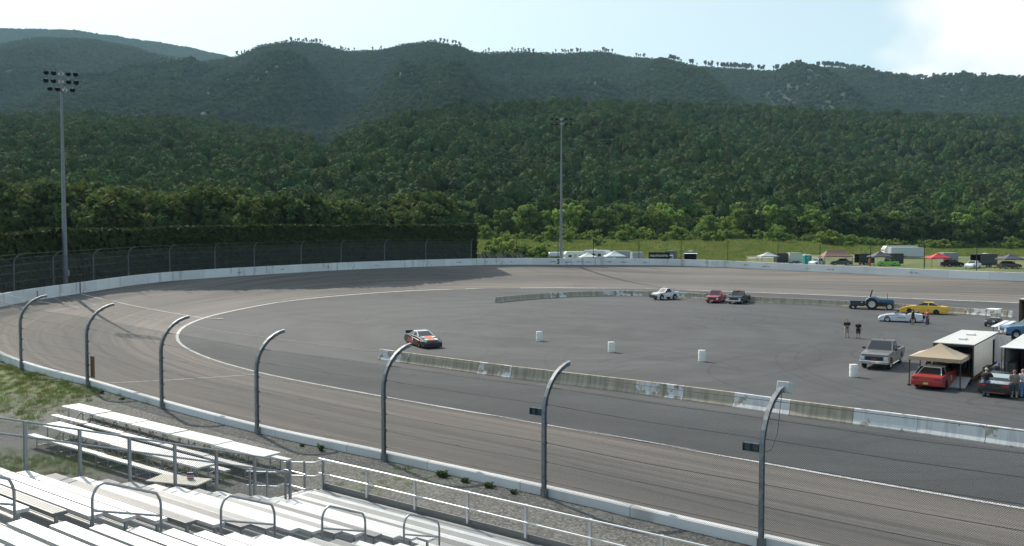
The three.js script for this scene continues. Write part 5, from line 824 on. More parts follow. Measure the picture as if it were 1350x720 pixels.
const white = coat([0.72, 0.72, 0.72]), black = phys([0.012, 0.012, 0.013], { roughness: 0.5, clearcoat: 0.12, clearcoatRoughness: 0.1 }), red = coat([0.36, 0.02, 0.018]), yellow = coat([0.72, 0.40, 0.015]), silver = coat([0.55, 0.56, 0.58], 0.35);
{
  const t = setDown(stockCar('black white and red race car driving alone on the paving', black, { roof: white, rim: std([0.5, 0.08, 0.03], 0.4, 0.3) }), 558, 455.5, 296);
  new MB().poly([[-0.72, 0.0], [1.0, 0.0], [1.05, 0.20], [-0.4, 0.36]], 0.012, [-0.9, 0.28, 0.955], [-0.03, 0, 0]).build('side_flash', red, t); new MB().poly([[-0.72, 0.0], [1.0, 0.0], [1.05, 0.20], [-0.4, 0.36]], 0.012, [-0.9, 0.28, -0.967], [0.03, 0, 0]).build('side_flash', red, t);
  for (const s of [-1, 1]) { new MB().poly([[-2.3, 0.62], [-1.72, 0.66], [-1.4, 0.84], [-2.35, 0.82]], 0.012, [0, 0.0, s > 0 ? 0.925 : -0.937], [s * -0.12, 0, 0]).build('quarter_panel', white, t); decal(t, 'door_number', 0.72, 0.46, [-0.15, 0.66, s * 0.968], [s * -0.12, s > 0 ? 0 : Math.PI, 0], digits('10', '#f4f4f4', '#8c1a12')); }
  new MB().hex([[0.98, 0.895, -0.28], [2.28, 0.665, -0.20], [2.28, 0.665, 0.20], [0.98, 0.895, 0.28]], [[0.98, 0.94, -0.28], [2.28, 0.72, -0.2], [2.28, 0.72, 0.2], [0.98, 0.94, 0.28]]).build('hood_stripe', std([0.70, 0.16, 0.07], 0.6), t);
  for (const s of [-1, 1]) new MB().hex([[1.0, 0.893, s * 0.33], [2.2, 0.685, s * 0.27], [2.15, 0.685, s * 0.62], [1.1, 0.85, s * 0.76]], [[1.0, 0.935, s * 0.33], [2.2, 0.735, s * 0.27], [2.15, 0.725, s * 0.58], [1.1, 0.905, s * 0.70]]).build('hood_panel', s > 0 ? std([0.42, 0.55, 0.58], 0.6) : std([0.7, 0.7, 0.7], 0.6), t);
}
{
  const t = setDown(stockCar('red race car with white roof under the tan canopy', red, { roof: white, rear: red, rim: steelDark, spoiler: false }), 1234, 507.5, 51);
  const b = new MB(); for (const s of [-1, 1]) { b.bar([-1.74, 0.88, s * 0.79], [-0.95, 1.28, s * 0.6], 0.09, 0.05); b.bar([0.86, 0.88, s * 0.79], [-0.02, 1.28, s * 0.6], 0.08, 0.05); } b.build('roof_pillars', white, t);
  decal(t, 'deck_lettering', 1.15, 0.16, [-2.10, 0.865, 0], [-Math.PI / 2, 0.09, -Math.PI / 2], (c, w, h) => { c.clearRect(0, 0, w, h); c.fillStyle = '#2a0808'; c.font = `bold ${h * 0.8}px serif`; c.textAlign = 'center'; c.textBaseline = 'middle'; c.fillText('RACING', w / 2, h / 2); }, 256, 40);
  new MB().box([-2.545, 0.42, 0.0], [0.012, 0.12, 0.30]).build('number_plate', std([0.62, 0.5, 0.12], 0.6), t);
  for (const s of [-1, 1]) decal(t, 'door_number', 0.85, 0.52, [-0.25, 0.62, s * 0.972], [s * -0.1, s > 0 ? 0 : Math.PI, 0], digits('01', '#e9e9ec', '#222'));
}
{
  const t = setDown(stockCar('black race car with silver rear deck and men standing round it', black, { roof: black, rim: steelDark, spoiler: false, rear: black }), 1322, 517, 50);
  new MB().hex([[-2.36, 0.80, -0.74], [-1.6, 0.87, -0.74], [-1.6, 0.87, 0.74], [-2.36, 0.80, 0.74]], [[-2.36, 0.835, -0.72], [-1.6, 0.925, -0.72], [-1.6, 0.925, 0.72], [-2.36, 0.835, 0.72]]).build('rear_deck', std([0.5, 0.55, 0.56], 0.25, 0.5), t);
  new MB().hex([[-1.6, 0.9, -0.7], [-1.0, 1.24, -0.55], [-1.0, 1.24, 0.55], [-1.6, 0.9, 0.7]], [[-1.6, 0.935, -0.7], [-1.0, 1.275, -0.55], [-1.0, 1.275, 0.55], [-1.6, 0.935, 0.7]]).build('window_sheet', std([0.45, 0.52, 0.53], 0.15, 0.4), t);
  decal(t, 'bumper_stripe', 1.2, 0.07, [-2.54, 0.30, 0], [0, -Math.PI / 2, 0], (c, w, h) => { c.fillStyle = '#7d4436'; c.fillRect(0, 0, w, h); }, 64, 8);
}
{
  const t = thing('race_car', 'plain yellow stock car parked beside the concrete barriers', 'race car'); setDown(t, 1218.5, 413.5, 146); t.scale.setScalar(1.05);
  lowerBody('body', t, yellow, { top: [[-2.55, 0.42], [-2.52, 0.86], [-1.7, 0.97], [-0.6, 0.96], [0.8, 0.93], [1.7, 0.82], [2.4, 0.60], [2.56, 0.40]], sill: 0.17, arches: [[-1.42, 0.38], [1.46, 0.38]], W: 1.86, planF: 0.18, planR: 0.1, tumble: 0.16, waist: 0.6, tail: 0.12, nose: 0.06 });
  cabin(t, yellow, { xb0: -1.9, xb1: 0.95, xt0: -0.95, xt1: -0.02, yb: 0.93, yt: 1.36, wb: 0.80, wt: 0.60 }, darkGlass, { split: 0.46 });
  for (const [x, z] of [[1.46, 0.80], [1.46, -0.80], [-1.42, 0.80], [-1.42, -0.80]]) wheel(t, x, 0.33, z, 0.33, 0.24, steelDark, 0.6);
  new MB().rbox([-2.53, 0.5, 0], [0.12, 0.34, 1.6], 0.05).build('rear_bumper', yellow, t); lampsOn('tail_light', t, -2.53, 0.78, 0.6, [0.05, 0.12, 0.4], lampRed); lampsOn('headlight', t, 2.36, 0.56, 0.56, [0.2, 0.1, 0.34], blackPlastic, 0.4); new MB().box([2.56, 0.36, 0], [0.04, 0.1, 0.8]).build('grille', blackPlastic, t); new MB().box([-2.42, 0.93, 0], [0.16, 0.05, 1.5], [0, 0, 0.2]).build('spoiler_lip', yellow, t);
}
{ // open sports car with flags over its tail
  const t = thing('sports_car', 'silver open topped sports car with flags draped on its tail', 'car'); setDown(t, 1187, 424, 157); const body = coat([0.62, 0.63, 0.66], 0.3);
  lowerBody('body', t, body, { top: [[-2.25, 0.5], [-2.22, 0.86], [-1.6, 0.93], [-0.95, 0.90], [-0.6, 0.80], [0.35, 0.80], [0.62, 0.86], [1.4, 0.78], [2.05, 0.60], [2.28, 0.42]], sill: 0.16, arches: [[-1.3, 0.36], [1.36, 0.36]], W: 1.86, planF: 0.24, planR: 0.1, tumble: 0.14, waist: 0.5, tail: 0.14, nose: 0.06 });
  new MB().hex([[0.62, 0.85, -0.72], [0.66, 0.85, -0.72], [0.66, 0.85, 0.72], [0.62, 0.85, 0.72]], [[0.14, 1.18, -0.56], [0.18, 1.18, -0.56], [0.18, 1.18, 0.56], [0.14, 1.18, 0.56]]).build('windscreen', darkGlass, t);
  { const b = new MB(); for (const s of [-1, 1]) b.bar([0.66, 0.84, s * 0.74], [0.16, 1.2, s * 0.58], 0.05, 0.04); b.bar([0.16, 1.2, -0.58], [0.16, 1.2, 0.58], 0.05, 0.04); b.build('screen_frame', body, t); }
  for (const s of [-1, 1]) { new MB().rbox([-0.62, 0.92, s * 0.36], [0.2, 0.5, 0.46], 0.08, [0, 0, 0.2]).rbox([-0.3, 0.72, s * 0.36], [0.5, 0.14, 0.46], 0.05).build('seat', std([0.02, 0.02, 0.022], 0.7), t); }
  mirrorsOn(t, 0.42, 0.92, 0.78, body); for (const [x, z] of [[1.36, 0.80], [1.36, -0.80], [-1.3, 0.80], [-1.3, -0.80]]) wheel(t, x, 0.325, z, 0.325, 0.26, alloy, 0.72);
  lampsOn('headlight', t, 2.02, 0.62, 0.52, [0.24, 0.08, 0.26], lampClear, 0.4); lampsOn('tail_light', t, -2.22, 0.72, 0.5, [0.05, 0.13, 0.42], lampRed); new MB().box([-0.1, 0.55, 0.94], [0.9, 0.05, 0.02]).box([-0.1, 0.55, -0.94], [0.9, 0.05, 0.02]).build('side_cove', std([0.2, 0.2, 0.21], 0.5), t); new MB().rbox([-2.24, 0.44, 0], [0.12, 0.26, 1.6], 0.05).build('rear_bumper', body, t);
  // two draped flags
  const flagTex = canvasTex(128, 96, (c, w, h) => { for (let i = 0; i < 9; i++) { c.fillStyle = i % 2 ? '#d9d3d3' : '#97222c'; c.fillRect(0, i * h / 9, w, h / 9 + 1); } c.fillStyle = '#2b3260'; c.fillRect(0, 0, w * 0.42, h * 0.55); });
  const flagGeo = (w, h, seed) => { const g = new THREE.PlaneGeometry(w, h, 12, 10), p = g.attributes.position; for (let i = 0; i < p.count; i++) { const x = p.getX(i), y = p.getY(i); p.setZ(i, 0.05 * Math.sin(x * 9 + seed) + 0.04 * Math.sin(y * 7 + x * 4 + seed)); } g.computeVertexNormals(); return g; };
  [[-1.55, 0.03, 1.05, 0.86], [-2.2, 0.05, 0.8, 0.62]].forEach(([lx, k, w, y], i) => { const f = thing('draped_flag', i ? 'striped red and white flag hanging behind the silver sports car' : 'red white and blue flag over the silver sports car flank', 'flag'); const m = meshOf('cloth', flagGeo(w, 0.72, i * 2), std([1, 1, 1], 0.85, 0, { map: flagTex, side: THREE.DoubleSide }), f); const h = t.rotation.y, z = i ? 0.75 : 1.02; f.position.set(t.position.x + Math.cos(h) * lx + Math.sin(h) * z, t.position.y + (i ? 0.5 : 0.68), t.position.z - Math.sin(h) * lx + Math.cos(h) * z); f.rotation.y = h + (i ? -0.5 : 0); m.rotation.z = i ? 0.5 : -0.35; new MB().rod([-w / 2, 0.34, 0], [w / 2, 0.34, 0], 0.012, 0.012, 6).build('hem', std([0.7, 0.68, 0.66], 0.8), f).rotation.z = i ? 0.5 : -0.35; });
}
// pickups ------------------------------------------------------------------------
function pickup(label, paint, o) {
  const t = thing(o.name || 'pickup_truck', label, 'pickup truck'), L = o.L || 5.6, f = L / 2, W = o.W || 1.95, H = o.H || 1.85, hood = o.hood || 1.12, sill = o.sill || 0.36, bed = o.bed || 1.08, cabR = o.cabR ?? -0.45, cowl = o.cowl ?? 1.15, R = o.R || 0.38;
  lowerBody('body', t, paint, { top: [[cabR - 0.02, sill + 0.2], [cabR - 0.02, hood + 0.02], [cowl, hood + 0.02], [f - 0.5, hood - 0.06], [f - 0.12, hood - 0.14], [f - 0.04, hood - 0.42]], sill, arches: [[f - 0.95, R + 0.06]], W, planF: 0.07, planR: 0, tumble: 0.06, waist: 0.7, bevel: 0.08, nose: 0.1 });
  // bed: floor, two sides with wheel openings, tailgate, front panel
  for (const s of [-1, 1]) { const sh = new THREE.Shape(); const xr = -f + 1.15; sh.moveTo(-f + 0.04, sill + 0.1); sh.lineTo(xr - R - 0.06, sill); sh.absarc(xr, sill + 0.06, R + 0.06, Math.PI, 0, true); sh.lineTo(cabR - 0.06, sill); sh.lineTo(cabR - 0.06, bed); sh.lineTo(-f + 0.04, bed); sh.closePath(); const g = plain(new THREE.ExtrudeGeometry(sh, { depth: 0.1, bevelEnabled: true, bevelSize: 0.02, bevelThickness: 0.03, bevelSegments: 2 })); g.translate(0, 0, s > 0 ? W / 2 - 0.14 : -W / 2 + 0.04); meshOf('bed_side', boxUV(g), paint, t); }
  new MB().rbox([-f + 0.05, (bed + sill + 0.25) / 2, 0], [0.07, bed - sill - 0.25, W - 0.1], 0.02).build('tailgate', paint, t);
  new MB().box([(cabR - f) / 2, sill + 0.28, 0], [cabR + f - 0.12, 0.06, W - 0.22]).box([cabR - 0.1, bed - 0.25, 0], [0.05, 0.6, W - 0.2]).build('bed_floor', o.bedMat || steelDark, t);
  new MB().box([0, sill + 0.02, 0], [L - 0.9, 0.16, W * 0.6]).build('chassis', steelDark, t);
  cabin(t, paint, { xb0: cabR, xb1: cowl + 0.05, xt0: cabR + 0.12, xt1: cowl - 0.84, yb: hood - 0.01, yt: H, wb: W / 2 - 0.06, wt: W / 2 - 0.22 }, darkGlass, { split: o.split ?? 0.5, single: o.single });
  for (const [x, z] of [[f - 0.95, 1], [f - 0.95, -1], [-f + 1.15, 1], [-f + 1.15, -1]]) wheel(t, x, R, z * (W / 2 - 0.15), R, 0.26, o.rim || alloy, 0.6);
  const bump = o.bumper || chrome; new MB().rbox([f, sill + 0.14, 0], [0.16, 0.24, W - 0.04], 0.05).build('front_bumper', bump, t); new MB().rbox([-f, sill + 0.12, 0], [0.14, 0.2, W - 0.1], 0.04).build('rear_bumper', bump, t);
  new MB().rbox([f - 0.03, hood - 0.38, 0], [0.08, 0.28, W * 0.6], 0.03).build('grille', o.grille || blackPlastic, t); lampsOn('headlight', t, f - 0.05, hood - 0.38, W * 0.40, [0.12, 0.24, 0.30], lampClear); lampsOn('tail_light', t, -f + 0.04, bed - 0.26, W / 2 - 0.06, [0.06, 0.36, 0.12], lampRed);
  mirrorsOn(t, cowl - 0.28, hood + 0.14, W / 2 - 0.02, o.mirror || blackPlastic); new MB().box([f + 0.085, sill + 0.14, 0], [0.012, 0.12, 0.32]).build('number_plate', std([0.6, 0.6, 0.58], 0.5), t);
  { const b = new MB(); for (const s of [-1, 1]) { b.box([0.2, hood - 0.22, s * (W / 2 + 0.004)], [0.14, 0.035, 0.025]); if (!o.single) b.box([cabR + 0.35, hood - 0.22, s * (W / 2 + 0.004)], [0.14, 0.035, 0.025]); } b.build('door_handles', o.mirror || blackPlastic, t); }
  return t;
}
{
  const grey = coat([0.135, 0.128, 0.118], 0.4), t = setDown(pickup('grey crew cab pickup truck parked on the infield paving', grey, { L: 5.9, W: 2.02, H: 1.88, hood: 1.22, sill: 0.42, R: 0.40, bed: 1.2, cabR: -0.75, cowl: 1.3, split: 0.48, mirror: blackPlastic }), 1163.5, 481.5, 236);
  new MB().box([2.99, 0.80, 0], [0.02, 0.09, 0.36]).build('grille_badge', std([0.32, 0.03, 0.03], 0.4), t); { const b = new MB(); for (const s of [-1, 1]) b.rod([1.6, 0.36, s * 1.0], [-0.7, 0.36, s * 1.0], 0.05, 0.05, 8); b.build('side_steps', chrome, t); }
  new MB().rbox([-1.4, 1.22, 0.3], [0.5, 0.34, 0.4], 0.05).rbox([-1.9, 1.2, -0.3], [0.6, 0.26, 0.5], 0.08).build('bed_load', std([0.03, 0.03, 0.034], 0.8), t); new MB().rod([0.4, 1.92, -0.2], [0.38, 2.12, -0.2], 0.012, 0.008, 6).build('aerial', blackPlastic, t); new MB().quad([1.22, 1.27, 0.1], [1.06, 1.40, 0.1], [1.06, 1.40, 0.72], [1.22, 1.27, 0.72]).build('sunshade', std([0.25, 0.42, 0.36], 0.7), t);
}
{
  setDown(pickup('red compact pickup truck parked next to the dark pickup', coat([0.34, 0.025, 0.03]), { L: 5.2, W: 1.86, H: 1.72, hood: 1.04, sill: 0.30, R: 0.34, bed: 1.02, cabR: -0.35, cowl: 1.1, single: true, bumper: coat([0.30, 0.02, 0.025]) }), 944, 398.5, 244);
  const navy = phys([0.016, 0.02, 0.03], { roughness: 0.45, clearcoat: 0.15 }), t = setDown(pickup('dark navy pickup truck with its door open beside the red pickup', navy, { L: 5.4, W: 1.95, H: 1.76, hood: 1.10, sill: 0.32, R: 0.36, bed: 1.06, cabR: -0.35, cowl: 1.15, single: true, bumper: chrome }), 974, 399.5, 241);
  const bar = new MB().rbox([0.25, 1.82, 0], [0.24, 0.1, 0.5], 0.04).build('beacon', lampAmber, t);
  const d = new THREE.Group(); d.name = 'door'; d.position.set(1.0, 0, 0.98); d.rotation.y = -1.1; t.add(d); new MB().rbox([-0.6, 0.72, 0], [1.2, 0.76, 0.08], 0.03).build('door_panel', navy, d); new MB().bar([-0.08, 1.08, 0], [-0.5, 1.62, -0.06], 0.04, 0.04).bar([-0.5, 1.62, -0.06], [-1.16, 1.62, -0.06], 0.04, 0.04).bar([-1.16, 1.62, -0.06], [-1.18, 1.08, 0], 0.04, 0.04).build('window_frame', navy, d);
}
{ // short white safety truck
  const t = thing('safety_truck', 'small white safety truck with orange beacon and black push bumper', 'truck'); setDown(t, 877, 394.8, 209); const f = 2.05, w = coat([0.66, 0.67, 0.66]);
  lowerBody('body', t, w, { top: [[-f, 0.55], [-f, 1.12], [-0.9, 1.12], [0.75, 1.10], [1.7, 1.02], [f - 0.02, 0.92], [f, 0.6]], sill: 0.46, arches: [[-1.2, 0.42], [1.28, 0.42]], W: 1.72, planF: 0.08, planR: 0.04, tumble: 0.05, waist: 0.7 });
  cabin(t, w, { xb0: -0.72, xb1: 0.82, xt0: -0.42, xt1: 0.12, yb: 1.10, yt: 1.70, wb: 0.80, wt: 0.66 }, darkGlass, { single: true });
  new MB().hex([[-1.35, 1.11, -0.82], [-0.7, 1.11, -0.82], [-0.7, 1.11, -0.74], [-1.35, 1.11, -0.74]], [[-0.75, 1.5, -0.76], [-0.42, 1.68, -0.72], [-0.42, 1.68, -0.66], [-0.75, 1.5, -0.70]]).hex([[-1.35, 1.11, 0.74], [-0.7, 1.11, 0.74], [-0.7, 1.11, 0.82], [-1.35, 1.11, 0.82]], [[-0.75, 1.5, 0.70], [-0.42, 1.68, 0.66], [-0.42, 1.68, 0.72], [-0.75, 1.5, 0.76]]).build('rear_pillars', w, t);
  new MB().box([-1.4, 1.125, 0], [1.1, 0.01, 1.4]).build('load_bed', steelDark, t); new MB().rbox([-1.4, 1.2, 0.2], [0.4, 0.16, 0.6], 0.04).rod([-1.1, 1.12, -0.4], [-1.1, 1.36, -0.4], 0.1, 0.1, 10).build('bed_load', steelDark, t);
  new MB().rbox([0, 1.80, 0], [0.22, 0.14, 0.34], 0.04).build('beacon', lampAmber, t); { const b = new MB(); b.box([f + 0.22, 0.52, 0], [0.10, 0.42, 1.7]); for (const s of [-0.5, 0.5]) b.box([f + 0.08, 0.5, s], [0.24, 0.12, 0.1]); b.build('push_bumper', blackPlastic, t); } new MB().box([f + 0.005, 0.82, 0], [0.03, 0.14, 0.8]).build('grille', blackPlastic, t); lampsOn('headlight', t, f, 0.82, 0.58, [0.06, 0.16, 0.24], lampClear); mirrorsOn(t, 0.55, 1.2, 0.84, blackPlastic); lampsOn('tail_light', t, -f, 0.9, 0.74, [0.05, 0.2, 0.14], lampRed); new MB().rbox([-f - 0.05, 0.55, 0], [0.12, 0.16, 1.6], 0.03).build('rear_bumper', blackPlastic, t);
  for (const [x, z] of [[1.28, 1], [1.28, -1], [-1.2, 1], [-1.2, -1]]) wheel(t, x, 0.38, z * 0.76, 0.38, 0.26, alloy, 0.56);
}
{ // blue tractor with a sweeper behind
  const t = thing('tractor', 'blue farm tractor with folded roll bar beside the barriers', 'tractor'); setDown(t, 1158, 408, -27); const blue = coat([0.035, 0.115, 0.20], 0.45);
  new MB().rbox([0.95, 1.16, 0], [1.75, 0.50, 0.66], 0.1).rbox([1.75, 0.95, 0], [0.26, 0.55, 0.6], 0.06).build('bonnet', blue, t); new MB().box([1.885, 1.0, 0], [0.03, 0.45, 0.46]).build('grille', blackPlastic, t); new MB().rbox([0.6, 0.72, 0], [2.3, 0.44, 0.46], 0.06).rbox([-0.7, 0.75, 0], [0.7, 0.5, 0.6], 0.06).build('chassis', steelDark, t);
  new MB().rod([1.1, 1.38, 0.22], [1.1, 2.2, 0.22], 0.035, 0.03, 8).build('exhaust', steelDark, t);
  for (const s of [-1, 1]) { wheel(t, -0.72, 0.74, s * 0.78, 0.74, 0.42, whiteRim, 0.6); wheel(t, 1.42, 0.46, s * 0.70, 0.46, 0.26, whiteRim, 0.62); const g = new THREE.TorusGeometry(0.82, 0.13, 6, 14, Math.PI * 0.8); new MB().add(g, M4([-0.72, 0.74, s * 0.74], [0, 0, 0.35], [1, 1, 1.6])).build('fender', blue, t); new MB().bar([-0.95, 1.1, s * 0.5], [-0.98, 1.75, s * 0.5], 0.09, 0.07).bar([-0.98, 1.75, s * 0.5], [-0.78, 2.45, s * 0.5], 0.09, 0.07).build('roll_bar_post', blackPlastic, t); }
  new MB().bar([-0.78, 2.45, -0.54], [-0.78, 2.45, 0.54], 0.09, 0.07).build('roll_bar_top', blackPlastic, t);
  new MB().rbox([-0.55, 1.12, 0], [0.5, 0.12, 0.5], 0.05).rbox([-0.8, 1.38, 0], [0.12, 0.46, 0.48], 0.05, [0, 0, 0.15]).build('seat', std([0.03, 0.03, 0.033], 0.8), t); { const w = new MB(); w.add(new THREE.TorusGeometry(0.2, 0.018, 6, 18), M4([-0.02, 1.42, 0], [0, Math.PI / 2, 0.6])); w.rod([0.12, 1.2, 0], [-0.02, 1.42, 0], 0.02, 0.02, 6); w.build('steering_wheel', blackPlastic, t); } lampsOn('headlight', t, 1.9, 1.22, 0.2, [0.04, 0.1, 0.14], lampClear);
  const s = thing('sweeper_attachment', 'low dark sweeper box hitched behind the blue tractor', 'sweeper'); s.position.copy(t.position); s.rotation.y = t.rotation.y; const dk = std([0.04, 0.046, 0.058], 0.6, 0.3);
  new MB().rbox([-2.55, 0.72, 0], [1.7, 0.62, 1.75], 0.06).rbox([-2.55, 1.06, 0], [1.9, 0.08, 1.85], 0.03).build('hood', dk, s); { const b = new MB(); b.rod([-3.3, 0.3, -0.8], [-3.3, 0.3, 0.8], 0.28, 0.28, 18); b.build('brush', std([0.05, 0.05, 0.045], 1), s); } new MB().bar([-1.7, 0.6, 0.3], [-1.0, 0.6, 0.2], 0.06, 0.08).bar([-1.7, 0.6, -0.3], [-1.0, 0.6, -0.2], 0.06, 0.08).bar([-1.7, 1.0, 0], [-1.0, 1.05, 0], 0.05, 0.05).build('hitch_arms', steelDark, s); for (const k of [-1, 1]) wheel(s, -3.0, 0.26, k * 0.95, 0.26, 0.14, whiteRim, 0.55); new MB().box([-1.95, 0.95, 0.885], [0.12, 0.2, 0.012]).build('reflector', std([0.7, 0.7, 0.68], 0.4), s); lampsOn('warning_mark', s, -3.42, 0.9, 0.5, [0.02, 0.14, 0.14], lampAmber);
}
// golf cart, ramp, trailers and canopies at the right -----------------------------------------
{
  const t = thing('golf_cart', 'white roofed golf cart with dark body near the trailers', 'golf cart'); setDown(t, 1309.5, 430, 225); const dk = coat([0.025, 0.025, 0.028]);
  lowerBody('body', t, dk, { top: [[-1.15, 0.35], [-1.15, 0.82], [-0.25, 0.80], [-0.1, 0.42], [0.42, 0.42], [0.62, 0.86], [1.05, 0.72], [1.16, 0.44]], sill: 0.28, arches: [[-0.72, 0.27], [0.78, 0.27]], W: 1.16, planF: 0.12, planR: 0.05, bevel: 0.05 });
  new MB().rbox([-0.05, 1.84, 0], [1.75, 0.06, 1.2], 0.03).build('roof', std([0.75, 0.75, 0.73], 0.5), t); { const b = new MB(); for (const s of [-1, 1]) { b.rod([0.62, 0.85, s * 0.5], [0.55, 1.82, s * 0.54], 0.018, 0.018, 6); b.rod([-0.75, 0.8, s * 0.5], [-0.8, 1.82, s * 0.54], 0.018, 0.018, 6); } b.build('roof_posts', steelDark, t); } new MB().rbox([-0.42, 0.86, 0], [0.5, 0.12, 1.0], 0.04).rbox([-0.68, 1.12, 0], [0.1, 0.42, 1.0], 0.04).build('seat', std([0.5, 0.49, 0.45], 0.7), t); for (const s of [-1, 1]) for (const x of [-0.72, 0.78]) wheel(t, x, 0.23, s * 0.5, 0.23, 0.18, whiteRim, 0.55); lampsOn('headlight', t, 1.12, 0.6, 0.38, [0.06, 0.12, 0.22], std([0.8, 0.8, 0.78], 0.2)); new MB().rod([0.5, 0.8, 0.25], [0.2, 1.12, 0.25], 0.018, 0.018, 6).add(new THREE.TorusGeometry(0.16, 0.016, 6, 16), M4([0.2, 1.13, 0.25], [0, Math.PI / 2, 0.7])).build('steering_wheel', blackPlastic, t);
}
const trailerWhite = std([0.66, 0.66, 0.65], 0.5, 0, { map: texOf(256, 256, (i, j, o) => { const n = fbm(i * 0.02, j * 0.02, 4), d = smooth(0.55, 0.8, fbm(i * 0.06, j * 0.012 + 4, 4)); const l = 255 * (0.90 + 0.1 * n) * (1 - 0.12 * d); o[0] = l; o[1] = l * 0.99; o[2] = l * (0.975 - 0.04 * d); }) });
const trailerDark = std([0.035, 0.036, 0.04], 0.5), innerWood = std([0.22, 0.13, 0.07], 0.8), innerDark = std([0.24, 0.23, 0.22], 0.9);
function boxTrailer(name, label, L, W, H, mat, o = {}) {                        // open end at -x, floor at 0.5
  const t = thing(name, label, 'trailer'), fl = 0.48, top = fl + H, th = 0.06, roof = o.roof || mat;
  const side = (z, s, skip) => { const b = new MB(); const n = Math.max(2, Math.round(L / 1.2)); for (let k = 0; k < n; k++) { const x = -L / 2 + (k + 0.5) * L / n; if (skip && k === n - 2) { b.box([x, fl + H - 0.15, z], [L / n, 0.3, th]); continue; } b.box([x, fl + H / 2, z], [L / n - 0.006, H, th + (k % 2) * 0.006]); } return b; };
  side(W / 2 - th / 2, 1, o.door === 1).build('side_wall', mat, t); side(-W / 2 + th / 2, -1, o.door === -1).build('side_wall', mat, t);
  new MB().box([L / 2 - th / 2, fl + H / 2, 0], [th, H, W - 2 * th - 0.01]).build('front_wall', mat, t); new MB().rbox([0, top + 0.03, 0], [L + 0.04, 0.08, W + 0.04], 0.03).build('roof', roof, t);
  new MB().box([0, fl - 0.05, 0], [L, 0.1, W]).build('floor', o.floor || innerWood, t); new MB().bar([-L / 2, fl + 0.02, W / 2 + 0.005], [L / 2, fl + 0.02, W / 2 + 0.005], 0.03, 0.08).bar([-L / 2, fl + 0.02, -W / 2 - 0.005], [L / 2, fl + 0.02, -W / 2 - 0.005], 0.03, 0.08).bar([-L / 2, top, W / 2 + 0.005], [L / 2, top, W / 2 + 0.005], 0.03, 0.06).bar([-L / 2, top, -W / 2 - 0.005], [L / 2, top, -W / 2 - 0.005], 0.03, 0.06).build('edge_trim', o.trim || steelDark, t);
  if (!o.closed) { const b = new MB(); b.box([-L / 2 - 0.02, fl + H / 2, W / 2 - 0.05], [0.05, H, 0.1]).box([-L / 2 - 0.02, fl + H / 2, -W / 2 + 0.05], [0.05, H, 0.1]).box([-L / 2 - 0.02, top - 0.06, 0], [0.05, 0.14, W - 0.2]); b.build('door_frame', o.trim || steelDark, t); } else new MB().box([-L / 2 + 0.03, fl + H / 2, 0.3 * W / 2 + 0.005], [0.05, H, W * 0.5]).box([-L / 2 + 0.03, fl + H / 2, -W * 0.28], [0.055, H, W * 0.38]).build('rear_doors', mat, t);
  if (o.ramp) { const b = new MB(); b.box([-L / 2 - 0.95, fl * 0.52, 0], [2.0, 0.05, W - 0.3], [0, 0, 0.22]); b.build('ramp_door', o.rampMat || std([0.45, 0.45, 0.43], 0.7), t); }
  for (const x of [-0.45, 0.45]) for (const s of [-1, 1]) wheel(t, x + (o.axle || 0), 0.34, s * (W / 2 - 0.02 + (o.wheelOut || 0)), 0.34, 0.22, o.rim || whiteRim, 0.55); for (const s of [-1, 1]) new MB().box([(o.axle || 0), 0.74, s * (W / 2 + 0.1)], [1.75, 0.05, 0.24]).build('mudguard', steelDark, t);
  (o.vents || []).forEach(([x, z, s]) => new MB().rbox([x, top + 0.13, z], [s, 0.14, s], 0.04).build('roof_vent', std([0.72, 0.72, 0.70], 0.5), t));
  if (!o.noHitch) new MB().bar([L / 2, 0.44, 0.5], [L / 2 + 1.1, 0.44, 0], 0.08, 0.1).bar([L / 2, 0.44, -0.5], [L / 2 + 1.1, 0.44, 0], 0.08, 0.1).rod([L / 2 + 0.95, 0, 0], [L / 2 + 0.95, 0.8, 0], 0.035, 0.035, 8).build('drawbar', steelDark, t);
  return t;
}
const trailerAt = (t, X, Z, h, y) => { t.position.set(X, y ?? infieldHeight(X, Z), -Z); t.rotation.y = h * Math.PI / 180; return t; };
